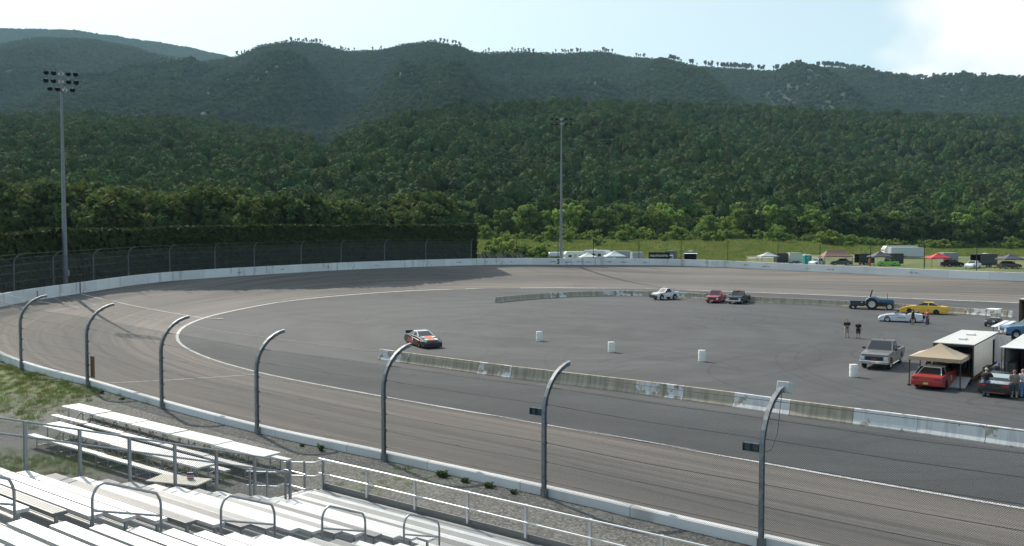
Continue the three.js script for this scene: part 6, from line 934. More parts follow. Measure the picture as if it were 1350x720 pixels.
{
  const ang = 53, c = Math.cos(ang * Math.PI / 180), s = Math.sin(ang * Math.PI / 180), n = [s, -c];          // n: to the right of the trailer
  const P = (px, py, e) => atHeight(px, py, e), rr = P(1284.5, 455, 2.62), L = 9.6, W = 2.45;                     // right rear upper corner
  const cx = rr.X + c * L / 2 - n[0] * W / 2, cz = rr.Z + s * L / 2 - n[1] * W / 2;
  const t = trailerAt(boxTrailer('enclosed_trailer', 'long white enclosed trailer with open rear beside the tan canopy', L, W, 2.1, trailerWhite, { ramp: true, vents: [[-2.2, 0.1, 0.5], [1.2, 0, 0.55]], door: 1, floor: innerWood, axle: -0.6, wheelOut: -0.1 }), cx, cz, ang);
  { const b = new MB(); for (let k = 0; k < 3; k++) b.box([1 + k * 0.9, 1.3 + k * 0.1, -0.9], [0.8, 1.5, 0.5]); b.box([2.6, 1.4, 0.8], [2, 1.6, 0.5]); b.build('cabinets', std([0.20, 0.16, 0.13], 0.7), t); }
  const door = new THREE.Group(); door.name = 'side_door'; door.position.set(4.1, 0, 1.25); door.rotation.y = -1.3; t.add(door); new MB().rbox([0.45, 1.5, 0], [0.9, 1.9, 0.05], 0.02).build('door_panel', trailerWhite, door); new MB().box([0.8, 1.4, 0.04], [0.05, 0.16, 0.04]).build('handle', steelDark, door);
  // second trailer to its right with a raised awning
  const off = 4.15, X2 = cx + n[0] * off - c * 0.5, Z2 = cz + n[1] * off - s * 0.5, t2 = trailerAt(boxTrailer('enclosed_trailer', 'white enclosed trailer with dark open interior and roof unit', 8.5, 2.4, 2.15, trailerWhite, { vents: [[-3.3, 0.4, 0.62]], floor: innerDark, axle: 0.2, wheelOut: -0.1, ramp: true }), X2, Z2, ang);
  { const b = new MB(); b.box([-1.5, 1.2, 0.9], [3, 1.4, 0.4]).box([-2.6, 1.0, -0.9], [1.4, 1.0, 0.4]).box([1, 1.5, 0], [0.3, 1.8, 1.8]); b.build('cabinets', std([0.16, 0.15, 0.14], 0.8), t2); }
  new MB().rbox([-4.9, 2.72, 0], [1.6, 0.05, 2.5], 0.02, [0, 0, -0.03]).build('awning', std([0.6, 0.62, 0.64], 0.5), t2); { const b = new MB(); for (const z of [-1.15, 1.15]) b.rod([-5.6, 0, z], [-5.6, 2.72, z], 0.025, 0.025, 6); b.build('awning_legs', steelDark, t2); }
  { const b = new MB(); b.rbox([-4.6, 0.62, -1.5], [0.5, 0.8, 0.45], 0.03); b.build('tool_chest', std([0.05, 0.05, 0.055], 0.4, 0.3), t2); }
  // car hauler further off at the frame edge
  const p3 = onInfield(1374, 434), t3 = trailerAt(boxTrailer('car_hauler', 'tall car hauler with brown wooden interior at the infield edge', 7, 2.4, 2.5, trailerWhite, { floor: innerWood, noHitch: false }), p3.X + 1.6, p3.Z + 3.2, 48);
  { const b = new MB(); for (const z of [-1.12, 1.12]) b.box([-0.2, 1.7, z * 0.97], [6, 2.2, 0.02]); for (let k = 0; k < 3; k++) b.box([-0.4, 0.9 + k * 0.7, 0.6], [5.6, 0.05, 0.9]); b.box([3.3, 1.7, 0], [0.02, 2.3, 2.1]); b.build('wood_lining', innerWood, t3); }
  const pb = onInfield(1366, 448), bt = pickup('blue pickup truck parked between the trailers', coat([0.06, 0.15, 0.27]), { L: 5.5, W: 1.95, H: 1.85, hood: 1.15, sill: 0.4, R: 0.38, bed: 1.1, cabR: -0.5, cowl: 1.2 }); bt.position.set(pb.X + 0.6, 0.002, -pb.Z - 1.5); bt.rotation.y = 170 * Math.PI / 180;
  // long white ramp boards leaning on a stand
  const rp = onInfield(1323, 438), rb = thing('loading_ramp', 'long white loading ramp propped up beside the golf cart', 'ramp'); rb.position.set(rp.X, 0, -rp.Z); rb.rotation.y = 40 * Math.PI / 180; const rampW = std([0.7, 0.71, 0.71], 0.45, 0.2); for (const z of [-0.32, 0.32]) new MB().rbox([0, 0.82, z], [3.4, 0.07, 0.5], 0.02, [0, 0, 0.12]).build('deck', rampW, rb); { const b = new MB(); for (const x of [-1.2, 1.2]) for (const z of [-0.5, 0.5]) b.rod([x, 0, z], [x, 0.8 + x * 0.12, z], 0.03, 0.03, 6); b.build('legs', steelDark, rb); }
}
function canopy(label, cat, W, D, eave, peak, mat, o = {}) {
  const t = thing('pop_up_canopy', label, cat), legM = o.leg || steelDark, N = 6;
  const roof = (() => { const b = new MB(), c = o.ridge || 0, P = (i, k) => { const f = k / N, e = [[-W / 2, -D / 2], [W / 2, -D / 2], [W / 2, D / 2], [-W / 2, D / 2]][i], sag = -0.10 * Math.sin(Math.PI * f); return [lerp(e[0], Math.sign(e[0]) * c, f), lerp(eave, peak, f) + sag, lerp(e[1], 0, f)]; }; for (let i = 0; i < 4; i++) for (let k = 0; k < N; k++) { const j = (i + 1) % 4; b.quad(P(j, k), P(i, k), P(i, k + 1), P(j, k + 1)); } return b.build('roof_cloth', mat, t); })();
  { const b = new MB(), v = o.valance ?? 0.24; for (const s of [-1, 1]) { const n = 8; for (let k = 0; k < n; k++) { const a = k / n, c = (k + 1) / n, w = (x) => 0.02 * Math.sin(x * 19); b.quad([lerp(-W / 2, W / 2, a), eave, s * (D / 2 + 0.004)], [lerp(-W / 2, W / 2, c), eave, s * (D / 2 + 0.004)], [lerp(-W / 2, W / 2, c), eave - v - w(c), s * (D / 2 + 0.03)], [lerp(-W / 2, W / 2, a), eave - v - w(a), s * (D / 2 + 0.03)]); b.quad([s * (W / 2 + 0.004), eave, lerp(-D / 2, D / 2, a)], [s * (W / 2 + 0.004), eave, lerp(-D / 2, D / 2, c)], [s * (W / 2 + 0.03), eave - v - w(c), lerp(-D / 2, D / 2, c)], [s * (W / 2 + 0.03), eave - v - w(a), lerp(-D / 2, D / 2, a)]); } } b.build('valance', mat, t); }
  for (const x of [-1, 1]) for (const z of [-1, 1]) { const b = new MB(); b.box([x * (W / 2 - 0.05), eave / 2, z * (D / 2 - 0.05)], [0.06, eave, 0.06]); b.rbox([x * (W / 2 - 0.05), 0.05, z * (D / 2 - 0.05)], [0.2, 0.1, 0.2], 0.02); b.build('leg', legM, t); }
  { const b = new MB(), y = eave - 0.12; for (const s of [-1, 1]) { b.bar([-W / 2 + 0.05, y - 0.25, s * (D / 2 - 0.05)], [0, y, s * (D / 2 - 0.05)], 0.025, 0.025).bar([W / 2 - 0.05, y - 0.25, s * (D / 2 - 0.05)], [0, y, s * (D / 2 - 0.05)], 0.025, 0.025); } b.build('truss', legM, t); }
  return t;
}
const cloth = (c) => phys(c, { roughness: 0.85, side: THREE.DoubleSide, transmission: 0.15, thickness: 0, sheen: 0.3 });
{
  const a = onInfield(1200.7, 508.5), b = onInfield(1275.5, 505.5), X = (a.X + b.X) / 2, Z = (a.Z + b.Z) / 2, t = canopy('tan canopy tent over the red race car', 'canopy', 3.1, 3.1, 1.92, 2.72, cloth([0.42, 0.32, 0.22])); t.position.set(X, infieldHeight(X, Z), -Z); t.rotation.y = 53 * Math.PI / 180;
}
// ------------------------------------------------------------------ people
const capDist = (p, b) => { const [a, c, ra, rb] = b, dx = c[0] - a[0], dy = c[1] - a[1], dz = c[2] - a[2], px = p[0] - a[0], py = p[1] - a[1], pz = p[2] - a[2], L = dx * dx + dy * dy + dz * dz || 1e-9, t = Math.min(1, Math.max(0, (px * dx + py * dy + pz * dz) / L)), ex = px - dx * t, ey = py - dy * t, ez = pz - dz * t; return Math.sqrt(ex * ex + ey * ey + ez * ez) - (ra + (rb - ra) * t); };
const smin = (a, b, k) => { const h = Math.max(k - Math.abs(a - b), 0) / k; return Math.min(a, b) - h * h * k * 0.25; };
function fieldGeo(dist, c, half, res) {                                          // meshes dist() in a cube
  const mc = new MarchingCubes(res, new THREE.MeshBasicMaterial(), false, false, 60000); mc.isolation = 0; const s = mc.size, hs = mc.halfsize;
  for (let z = 0; z < s; z++) for (let y = 0; y < s; y++) for (let x = 0; x < s; x++) mc.field[x + y * s + z * s * s] = -dist([c[0] + (x - hs) / hs * half, c[1] + (y - hs) / hs * half, c[2] + (z - hs) / hs * half]);
  mc.update(); const n = mc.count, pos = new Float32Array(mc.positionArray.slice(0, n * 3)); for (let i = 0; i < n; i++) for (let k = 0; k < 3; k++) pos[i * 3 + k] = c[k] + pos[i * 3 + k] * half;
  let g = new THREE.BufferGeometry(); g.setAttribute('position', new THREE.BufferAttribute(pos, 3)); g = mergeVertices(g, 1e-4); g.computeVertexNormals();
  // make the faces point outwards
  const q = g.attributes.position, nn = g.attributes.normal; let s2 = 0; for (let i = 0; i < q.count; i += 7) { const p = [q.getX(i), q.getY(i), q.getZ(i)], e = 0.004; s2 += dist([p[0] + nn.getX(i) * e, p[1] + nn.getY(i) * e, p[2] + nn.getZ(i) * e]) - dist(p); }
  if (s2 < 0) { const x = g.index.array; for (let i = 0; i < x.length; i += 3) { const t = x[i]; x[i] = x[i + 1]; x[i + 1] = t; } g.computeVertexNormals(); }
  return g;
}
const skinTone = [std([0.42, 0.25, 0.18], 0.6), std([0.36, 0.21, 0.15], 0.6)];
function person(label, o) {                                                       // faces +z; o: H height, shirt, bottom ('shorts'|'jeans'|'dress'), colours, arms, stride
  const t = thing('person', label, 'person'), k = (o.H || 1.75) / 1.75, S = (p) => p.map((v) => v * k), st = o.stride || 0, w = o.wide || 1;
  const hip = 0.10, J = { pel: [0, 0.95, 0], chest: [0, 1.28, o.bend ? 0.12 : 0], neck: [0, 1.46, o.bend ? 0.2 : 0.0], head: [0, 1.60, o.bend ? 0.26 : 0.02] };
  const leg = (s) => { const f = st * s; return { h: [s * hip, 0.93, 0], k: [s * (hip + 0.02), 0.50, 0.03 + f * 0.14], a: [s * (hip + 0.03), 0.09, -0.02 + f * 0.26], toe: [s * (hip + 0.06), 0.03, 0.14 + f * 0.28] }; };
  const armPose = { down: [[0.24, 1.14, -0.02], [0.27, 0.88, 0.05]], front: [[0.25, 1.14, 0.02], [0.07, 1.10, 0.24]], reach: [[0.27, 1.20, 0.20], [0.22, 1.06, 0.46]], hip: [[0.36, 1.16, -0.04], [0.2, 0.98, 0.06]], up: [[0.27, 1.26, 0.16], [0.16, 1.42, 0.32]] };
  const arm = (s) => { const [e, h] = armPose[Array.isArray(o.arms) ? o.arms[s < 0 ? 0 : 1] : o.arms || 'down'], z = o.bend ? 0.14 : 0; return { s: [s * 0.185 * w, 1.40, z], e: [s * e[0], e[1], e[2] + z], h: [s * h[0], h[1], h[2] + z] }; };
  const bones = [], shirtB = [], legsB = [];
  const torso = [[J.pel, [0, 1.1, J.chest[2] * 0.4], 0.135 * w, 0.125 * w], [[0, 1.1, J.chest[2] * 0.4], J.chest, 0.125 * w, 0.145 * w], [[-0.09, 1.3, J.chest[2]], [0.09, 1.3, J.chest[2]], 0.12 * w, 0.12 * w], [[-0.16 * w, 1.40, J.chest[2] * 1.1], [0.16 * w, 1.40, J.chest[2] * 1.1], 0.065, 0.065]];
  bones.push(...torso, [[0, 1.40, J.chest[2]], J.neck, 0.07, 0.055], [J.neck, J.head, 0.055, 0.06]); shirtB.push(...torso);
  const hands = [];
  for (const s of [-1, 1]) { const L = leg(s), A = arm(s); bones.push([L.h, L.k, 0.092 * w, 0.06], [L.k, L.a, 0.062, 0.042], [L.a, L.toe, 0.045, 0.032], [A.s, A.e, 0.058, 0.044], [A.e, A.h, 0.044, 0.030]); legsB.push([J.pel, L.h, 0.13 * w, 0.11 * w], [L.h, L.k, 0.105 * w, 0.085], [L.k, [L.a[0], L.a[1] + 0.0, L.a[2]], 0.078, 0.07]); const m = A.s.map((v, i) => lerp(v, A.e[i], o.sleeve ?? 0.72)); shirtB.push([A.s, m, 0.072, 0.066]); if ((o.sleeve ?? 0.72) > 1) shirtB.push([A.e, A.h.map((v, i) => lerp(A.e[i], v, 0.9)), 0.058, 0.046]); hands.push([A, s]); }
  const union = (bs, kk, g = 0) => (p) => { let d = 9; for (const b of bs) d = smin(d, capDist(p, b), kk); return d - g; };
  const body = fieldGeo(union(bones, 0.05), [0, 0.86, 0.05], 0.92, 66);
  // head: skull, jaw, nose, ears, brow, eye hollows
  const h = J.head, hd = [[[h[0], h[1] + 0.045, h[2] - 0.01], [h[0], h[1] + 0.03, h[2] + 0.02], 0.086, 0.084], [[h[0], h[1] - 0.045, h[2] + 0.03], [h[0], h[1] - 0.065, h[2] + 0.055], 0.058, 0.042], [[h[0], h[1] + 0.01, h[2] + 0.10], [h[0], h[1] - 0.022, h[2] + 0.118], 0.010, 0.017], [[h[0] - 0.088, h[1] + 0.012, h[2]], [h[0] - 0.092, h[1] - 0.02, h[2] - 0.004], 0.014, 0.01], [[h[0] + 0.088, h[1] + 0.012, h[2]], [h[0] + 0.092, h[1] - 0.02, h[2] - 0.004], 0.014, 0.01], [[h[0], h[1] - 0.05, h[2]], J.neck, 0.055, 0.058], [[h[0] - 0.018, h[1] - 0.052, h[2] + 0.088], [h[0] + 0.018, h[1] - 0.052, h[2] + 0.088], 0.010, 0.010]];
  const headF = (p) => { let d = 9; for (const b of hd) d = smin(d, capDist(p, b), 0.022); for (const s of [-1, 1]) { const e = Math.hypot(p[0] - h[0] - s * 0.033, p[1] - h[1] - 0.008, p[2] - h[2] - 0.112) - 0.02; d = -smin(-d, e, 0.012); } return d; };
  const head = fieldGeo(headF, [h[0], h[1] + 0.0, h[2] + 0.02], 0.19, 44);
  // hands: palm and five bent fingers
  const parts = [body, head];
  for (const [A, s] of hands) { const d = V(...A.h).sub(V(...A.e)).normalize(), side = V(0, 0, 1).cross(d).normalize(), nrm = d.clone().cross(side), P = (a, b, c) => V(...A.h).addScaledVector(d, a).addScaledVector(side, b).addScaledVector(nrm, c).toArray(), m = new MB(); m.rod(P(-0.03, 0, 0), P(0.085, 0, 0), 0.028, 0.036, 8); [[0.032, 0.07], [0.011, 0.082], [-0.011, 0.076], [-0.031, 0.058]].forEach(([b, L]) => { m.rod(P(0.07, b, 0), P(0.07 + L * 0.5, b * 1.1, 0.008), 0.0095, 0.009, 6); m.rod(P(0.07 + L * 0.5, b * 1.1, 0.008), P(0.07 + L * 0.85, b * 1.1, 0.032), 0.009, 0.0075, 6); }); m.rod(P(0.01, 0.03, 0.0), P(0.045, 0.058, 0.016), 0.012, 0.010, 6); m.rod(P(0.045, 0.058, 0.016), P(0.075, 0.060, 0.03), 0.010, 0.008, 6); parts.push(m.geo(0)); }
  const skin = mergeGeometries(parts.map((g) => { const q = plainKeep(g); q.deleteAttribute('uv'); return q; })); skin.scale(k, k, k); meshOf('body', skin, skinTone[o.tone || 0], t);
  const cloth1 = (f, c, half, res, mat, name) => { const g = fieldGeo(f, c, half, res); g.scale(k, k, k); meshOf(name, g, mat, t); };
  const wr = (p) => 0.006 * Math.sin(p[1] * 31 + p[0] * 17) * Math.sin(p[2] * 23 + p[1] * 9);
  const sF = union(shirtB, 0.05, 0.016), hem = o.bottom === 'dress' ? 0.62 : 0.86;
  const shirtMat = std(o.shirt, 0.9);
  if (o.bottom === 'dress') { const skirt = [[[0, 0.98, 0], [0, 0.6, 0], 0.15, 0.20]]; const f = union([...torso, ...skirt], 0.08, 0.014); cloth1((p) => Math.max(f(p) + wr(p), hem - p[1], p[1] - 1.42), [0, 1.05, 0.05], 0.5, 44, shirtMat, 'dress'); }
  else {
    cloth1((p) => Math.max(sF(p) + wr(p), hem - p[1], p[1] - 1.465), [0, 1.16, 0.1], 0.52, 46, shirtMat, 'shirt');
    const lF = union(legsB, 0.04, 0.012), cut = o.bottom === 'shorts' ? 0.46 : 0.07; cloth1((p) => Math.max(lF(p) + wr(p), cut - p[1], p[1] - 0.98), [0, 0.52, 0.02], 0.56, 46, std(o.trousers, 0.92), o.bottom === 'shorts' ? 'shorts' : 'trousers');
  }
  for (const s of [-1, 1]) { const L = leg(s), f = (p) => Math.max(Math.min(capDist(p, [L.a, [L.toe[0], 0.045, L.toe[2] + 0.02], 0.056, 0.046]), capDist(p, [[L.a[0], 0.05, L.a[2] - 0.03], L.toe, 0.055, 0.042])), 0.004 - p[1], p[1] - 0.11); cloth1(f, [L.a[0], 0.07, (L.a[2] + L.toe[2]) / 2], 0.2, 24, std(o.shoes || [0.03, 0.03, 0.03], 0.7), 'shoe'); }
  // hair or cap
  const hair = o.hair || [0.05, 0.03, 0.018], capM = std(o.cap || hair, o.cap ? 0.8 : 0.9);
  const long = o.longHair; const hf = (p) => Math.max(smin(capDist(p, [[h[0], h[1] + 0.052, h[2] - 0.018], [h[0], h[1] + 0.045, h[2] + 0.005], 0.094, 0.092]), long ? capDist(p, [[h[0], h[1] + 0.02, h[2] - 0.05], [h[0], h[1] - 0.22, h[2] - 0.075], 0.08, 0.05]) : 9, 0.03), (long ? -9 : (h[1] + 0.022 + Math.max(0, p[2] - h[2]) * 0.45) - p[1]), p[2] - h[2] - 0.075 + Math.max(0, h[1] + 0.05 - p[1]) * 0.9);
  cloth1(hf, [h[0], h[1] + (long ? -0.06 : 0.03), h[2] - 0.01], long ? 0.25 : 0.17, 34, capM, o.cap ? 'cap' : 'hair');
  if (o.cap) { const b = new MB(); b.lathe([[0, 0.008], [0.075, 0.004], [0.085, 0], [0, 0]], [h[0] * k, (h[1] + 0.055) * k, (h[2] + 0.075) * k], [0.12, 0, 0], 14); b.build('cap_brim', capM, t); }
  return t;
}
const standAt = (o, px, py, face, y) => { const p = y === undefined ? onInfield(px, py) : atHeight(px, py, y); o.position.set(p.X, y === undefined ? infieldHeight(p.X, p.Z) : y, -p.Z); o.rotation.y = (face + 90) * Math.PI / 180; return o; };   // face: direction in degrees, 0 = right, 90 = away, 270 = to the viewer
{
  const blk = [0.014, 0.014, 0.016], jean = [0.07, 0.10, 0.17];
  standAt(person('person in black shirt and pale shorts with hands together on the paving', { H: 1.76, shirt: blk, bottom: 'shorts', trousers: [0.34, 0.31, 0.28], arms: 'front', wide: 1.12, hair: [0.12, 0.07, 0.04] }), 1116.5, 445, 262);
  standAt(person('smaller person in black shirt and dark shorts walking on the paving', { H: 1.58, shirt: blk, bottom: 'shorts', trousers: [0.02, 0.02, 0.024], arms: 'down', hair: [0.28, 0.18, 0.10], stride: 0.4, tone: 0 }), 1131.5, 445.6, 250);
  standAt(person('person in short black dress beside the silver sports car', { H: 1.68, shirt: blk, bottom: 'dress', longHair: true, hair: [0.14, 0.05, 0.03], arms: 'front', wide: 0.9 }), 1203.5, 427.6, 120);
  standAt(person('person in red and white top and dark jeans by the flags', { H: 1.66, shirt: [0.42, 0.10, 0.10], bottom: 'jeans', trousers: [0.035, 0.045, 0.085], arms: ['reach', 'down'], hair: [0.06, 0.03, 0.02] }), 1223, 428, 190);
  standAt(person('person in blue shirt and jeans inside the open white trailer', { H: 1.76, shirt: [0.03, 0.09, 0.30], bottom: 'jeans', trousers: [0.12, 0.19, 0.32], arms: 'front', hair: [0.05, 0.03, 0.02] }), 1270, 486.5, 55, 0.53);
  standAt(person('person in black shirt and blue jeans leaning towards the black race car', { H: 1.74, shirt: blk, bottom: 'jeans', trousers: [0.13, 0.22, 0.36], arms: ['reach', 'down'], cap: [0.45, 0.50, 0.36], wide: 1.15 }), 1300, 522.5, 35);
  standAt(person('person in grey shirt and dark shorts behind the black race car', { H: 1.74, shirt: [0.20, 0.17, 0.145], bottom: 'shorts', trousers: [0.05, 0.065, 0.09], arms: ['down', 'front'], cap: [0.28, 0.10, 0.14], sleeve: 0.5 }), 1337, 526, 75);
  standAt(person('person in white shirt and jeans at the right of the group', { H: 1.74, shirt: [0.58, 0.50, 0.50], bottom: 'jeans', trousers: [0.12, 0.20, 0.33], arms: 'down', hair: [0.28, 0.14, 0.08], cap: [0.34, 0.20, 0.14] }), 1348.5, 524.5, 100);
  standAt(person('person in bright blue helmet on the far side of the black race car', { H: 1.7, shirt: [0.05, 0.06, 0.09], bottom: 'jeans', trousers: [0.05, 0.06, 0.08], arms: 'front', cap: [0.02, 0.16, 0.5], bend: true }), 1311, 511, 300);
  standAt(person('person in dark clothes behind the red race car', { H: 1.74, shirt: [0.02, 0.02, 0.022], bottom: 'jeans', trousers: [0.03, 0.03, 0.04], arms: 'front', bend: true }), 1222, 501, 330);
  standAt(person('person in pale green cap and white top at the second trailer', { H: 1.7, shirt: [0.35, 0.36, 0.35], bottom: 'shorts', trousers: [0.03, 0.03, 0.035], arms: 'reach', cap: [0.30, 0.50, 0.36] }), 1327, 497, 20);
}
// ------------------------------------------------------------------ pit area beyond the far wall
{
  const fieldAt = (px, Z) => { const X = (px - 675) / FOCAL * Z; return [X, outsideHeight(X, Z), -Z]; };
  const put3 = (o, px, Z, heading = 0) => { o.position.set(...fieldAt(px, Z)); o.rotation.y = heading * Math.PI / 180; return o; };
  const view = (px) => Math.atan2(FOCAL, px - 675) * 180 / Math.PI;
  // access road and worn ground
  { const pts = []; for (let q = 950; q <= 1460; q += 8) { const Z = curve1([[950, 236], [1060, 244], [1200, 256], [1350, 250], [1460, 246]], q); pts.push(V((q - 675) / FOCAL * Z, 0, Z)); } ribbon('access_road', pts, 2.4, std([0.27, 0.26, 0.25], 0.95, 0, { map: concreteTex(6, 0.95, 0.3, 256), side: THREE.DoubleSide }), outsideHeight, 0.05); }
  const pale = std([0.55, 0.56, 0.57], 0.5), cream = std([0.60, 0.59, 0.55], 0.55);
  // camper
  { const t = put3(thing('camper_trailer', 'white camper trailer with one dark window near the floodlight mast', 'camper'), 757.5, 205, view(757) - 78); const sh = [[-2.4, 0.5], [-2.4, 2.4], [-2.0, 2.85], [1.9, 2.85], [2.35, 2.3], [2.5, 1.4], [2.2, 0.5]]; new MB().poly(sh, 2.3, [0, 0, -1.15], [0, 0, 0], 0.06).build('shell', std([0.68, 0.67, 0.64], 0.5), t); for (const s of [-1, 1]) { new MB().rbox([1.2, 1.85, s * 1.22], [0.9, 0.55, 0.03], 0.01).rbox([-1.3, 1.85, s * 1.22], [0.8, 0.5, 0.03], 0.01).build('window', darkGlass, t); new MB().box([-0.1, 1.5, s * 1.222], [0.65, 1.75, 0.02]).build('door', std([0.5, 0.48, 0.44], 0.6), t); wheel(t, -0.2, 0.34, s * 1.0, 0.34, 0.2, whiteRim, 0.55); } new MB().box([-2.47, 1.9, 0], [0.03, 0.6, 1.1]).build('rear_window', darkGlass, t); new MB().bar([2.2, 0.5, 0.4], [3.3, 0.5, 0], 0.08, 0.1).bar([2.2, 0.5, -0.4], [3.3, 0.5, 0], 0.08, 0.1).build('drawbar', steelDark, t); }
  // tank trailer
  { const t = put3(thing('tank_trailer', 'long silver tank trailer behind the floodlight mast', 'tank'), 737, 216, 4); const b = new MB(); b.lathe([[0, -2.6], [0.6, -2.55], [0.85, -2.35], [0.85, 2.35], [0.6, 2.55], [0, 2.6]], [0, 1.75, 0], [0, 0, Math.PI / 2], 20); b.build('tank', std([0.45, 0.46, 0.48], 0.35, 0.7), t); new MB().box([0, 0.8, 0], [4.6, 0.2, 1.0]).build('chassis', std([0.25, 0.05, 0.04], 0.7), t); for (const x of [-1.6, -0.7]) for (const s of [-1, 1]) wheel(t, x, 0.45, s * 0.75, 0.45, 0.26, whiteRim, 0.55); new MB().rbox([3.2, 1.3, 0], [1.5, 1.9, 1.9], 0.15).build('cab', std([0.3, 0.03, 0.03], 0.5), t); new MB().box([3.97, 1.75, 0], [0.02, 0.6, 1.5]).build('windscreen', darkGlass, t); }
  // motorhome
  { const t = put3(thing('motorhome', 'pale motorhome with sloping nose between white canopies', 'motorhome'), 789.5, 208, view(789) - 125); new MB().poly([[-3.3, 0.5], [-3.3, 3.1], [2.2, 3.1], [3.2, 2.4], [3.5, 1.2], [3.4, 0.5]], 2.3, [0, 0, -1.15], [0, 0, 0], 0.06).build('shell', pale, t); for (const s of [-1, 1]) { for (const x of [-2.2, -0.6, 1.0]) new MB().box([x, 2.05, s * 1.225], [0.9, 0.6, 0.02]).build('window', darkGlass, t); for (const x of [-2, 2.2]) wheel(t, x, 0.42, s * 1.0, 0.42, 0.25, whiteRim, 0.55); new MB().box([-0.2, 1.3, s * 1.224], [5.6, 0.14, 0.015]).build('stripe', std([0.2, 0.22, 0.26], 0.6), t); } new MB().box([3.36, 1.9, 0], [0.05, 0.8, 1.9], [0, 0, 0.5]).build('windscreen', darkGlass, t); new MB().rbox([-1, 3.25, 0], [0.8, 0.24, 0.7], 0.06).build('roof_unit', pale, t); }
  const tent = (label, px, Z, W, D, eave, peak, col, o, h = 0) => put3(canopy(label, 'canopy', W, D, eave, peak, cloth(col), o), px, Z, h);
  tent('plain white canopy in front of the motorhome', 775, 200, 3.6, 3.2, 1.75, 2.7, [0.66, 0.66, 0.62], {}, 8);
  tent('white canopy with pale blue panels by the grey trailers', 810, 203, 4.4, 3.4, 1.9, 3.1, [0.58, 0.62, 0.66], {}, 10);
  tent('silver grey canopy near the teal portable toilet', 1012.5, 200, 4.0, 3.0, 2.0, 2.9, [0.46, 0.46, 0.47], {}, 5);
  tent('large brown canopy tent with three peaks', 1101.5, 196, 6.4, 3.4, 2.05, 3.35, [0.25, 0.135, 0.105], { ridge: 1.9 }, 4);
  tent('dark grey pointed canopy beside the black trailer', 1160, 193, 4.3, 3.2, 2.1, 3.3, [0.085, 0.085, 0.092], {}, 6);
  tent('bright red canopy beside the small grey trailer', 1237, 187, 4.2, 3.2, 1.95, 2.95, [0.55, 0.025, 0.035], {}, 0);
  tent('navy canopy over a dark parked car', 1332, 176, 4.3, 3.2, 2.0, 2.95, [0.06, 0.06, 0.095], {}, 6);
  const trl = (name, label, px, Z, L, W, H, mat, o, h) => put3(boxTrailer(name, label, L, W, H, mat, { noHitch: true, ...o }), px, Z, h);
  trl('cargo_trailer', 'small grey cargo trailer behind the white and blue canopy', 821, 213, 4.2, 2.1, 2.3, std([0.30, 0.31, 0.33], 0.5), { closed: true, roof: pale }, 10);
  trl('cargo_trailer', 'light grey boxy trailer standing apart beside the canopies', 839.5, 207, 2.6, 2.2, 2.15, std([0.36, 0.37, 0.39], 0.5), { closed: true, roof: pale }, 8);
  trl('race_trailer', 'black trailer with white rear awning and roof unit', 910.5, 199, 7, 2.7, 2.4, trailerDark, { vents: [[-2, 0, 0.9], [0.6, 0, 0.6]], ramp: false, floor: innerDark }, view(910) - 2);
  { const t = put3(thing('rear_awning', 'white flat awning at the back of the black trailer', 'awning'), 910.5, 194.6, view(910) - 2); new MB().rbox([0, 2.45, 0], [1.8, 0.05, 2.9], 0.02, [0, 0, 0.05]).build('sheet', std([0.7, 0.7, 0.68], 0.6), t); { const b = new MB(); for (const s of [-1, 1]) b.rod([-0.8, 0, s * 1.4], [-0.8, 2.42, s * 1.4], 0.03, 0.03, 6); b.build('legs', pale, t); } }
  trl('race_trailer', 'low black trailer with open side next to the white trailer', 1031, 205, 3.0, 2.2, 2.0, trailerDark, { closed: true }, 5);
  trl('race_trailer', 'white trailer with dark door beside the teal toilet', 1047, 204, 2.8, 2.2, 2.1, trailerWhite, { door: -1, closed: true }, 4);
  trl('race_trailer', 'black trailer with open end between brown and grey canopies', 1140, 200, 3.6, 2.2, 2.0, trailerDark, { closed: false }, view(1140) - 60);
  trl('race_trailer', 'black box trailer to the right of the dark grey canopy', 1179.5, 196, 3.0, 2.2, 2.1, trailerDark, { closed: true }, 4);
  trl('race_trailer', 'small grey trailer behind the red canopy', 1250, 193, 3.4, 2.2, 2.3, std([0.24, 0.25, 0.26], 0.5), { closed: true, roof: pale }, view(1250) - 55);
  trl('race_trailer', 'wide dark trailer with roof unit beside the navy canopy', 1297.5, 184, 5.0, 2.4, 2.2, trailerDark, { vents: [[0.4, 0, 0.9]], floor: innerDark, roof: std([0.10, 0.11, 0.09], 0.7) }, view(1297) - 38);
  // the long silver hauler and its tow bus in the field
  trl('gooseneck_trailer', 'long silver trailer parked on the grass beyond the canopies', 1194.5, 250, 9.4, 2.5, 2.5, std([0.50, 0.51, 0.53], 0.4, 0.3), { closed: true, axle: -1.5, roof: pale }, 2);
  { const t = put3(thing('tow_bus', 'cream bus parked behind the long silver trailer', 'bus'), 1185, 257, 2); new MB().poly([[-5, 0.5], [-5, 3.2], [4, 3.2], [4.6, 2.4], [4.8, 0.6]], 2.4, [0, 0, -1.2], [0, 0, 0], 0.06).build('shell', cream, t); t.rotation.y += Math.PI; for (const s of [-1, 1]) { for (let k = 0; k < 6; k++) new MB().box([-4.1 + k * 1.35, 2.45, s * 1.27], [1.1, 0.6, 0.02]).build('window', darkGlass, t); for (const x of [-3, 3]) wheel(t, x, 0.48, s * 1.05, 0.48, 0.26, whiteRim, 0.55); } new MB().box([4.62, 2.3, 0], [0.05, 0.9, 2.0], [0, 0, 0.3]).build('windscreen', darkGlass, t); }
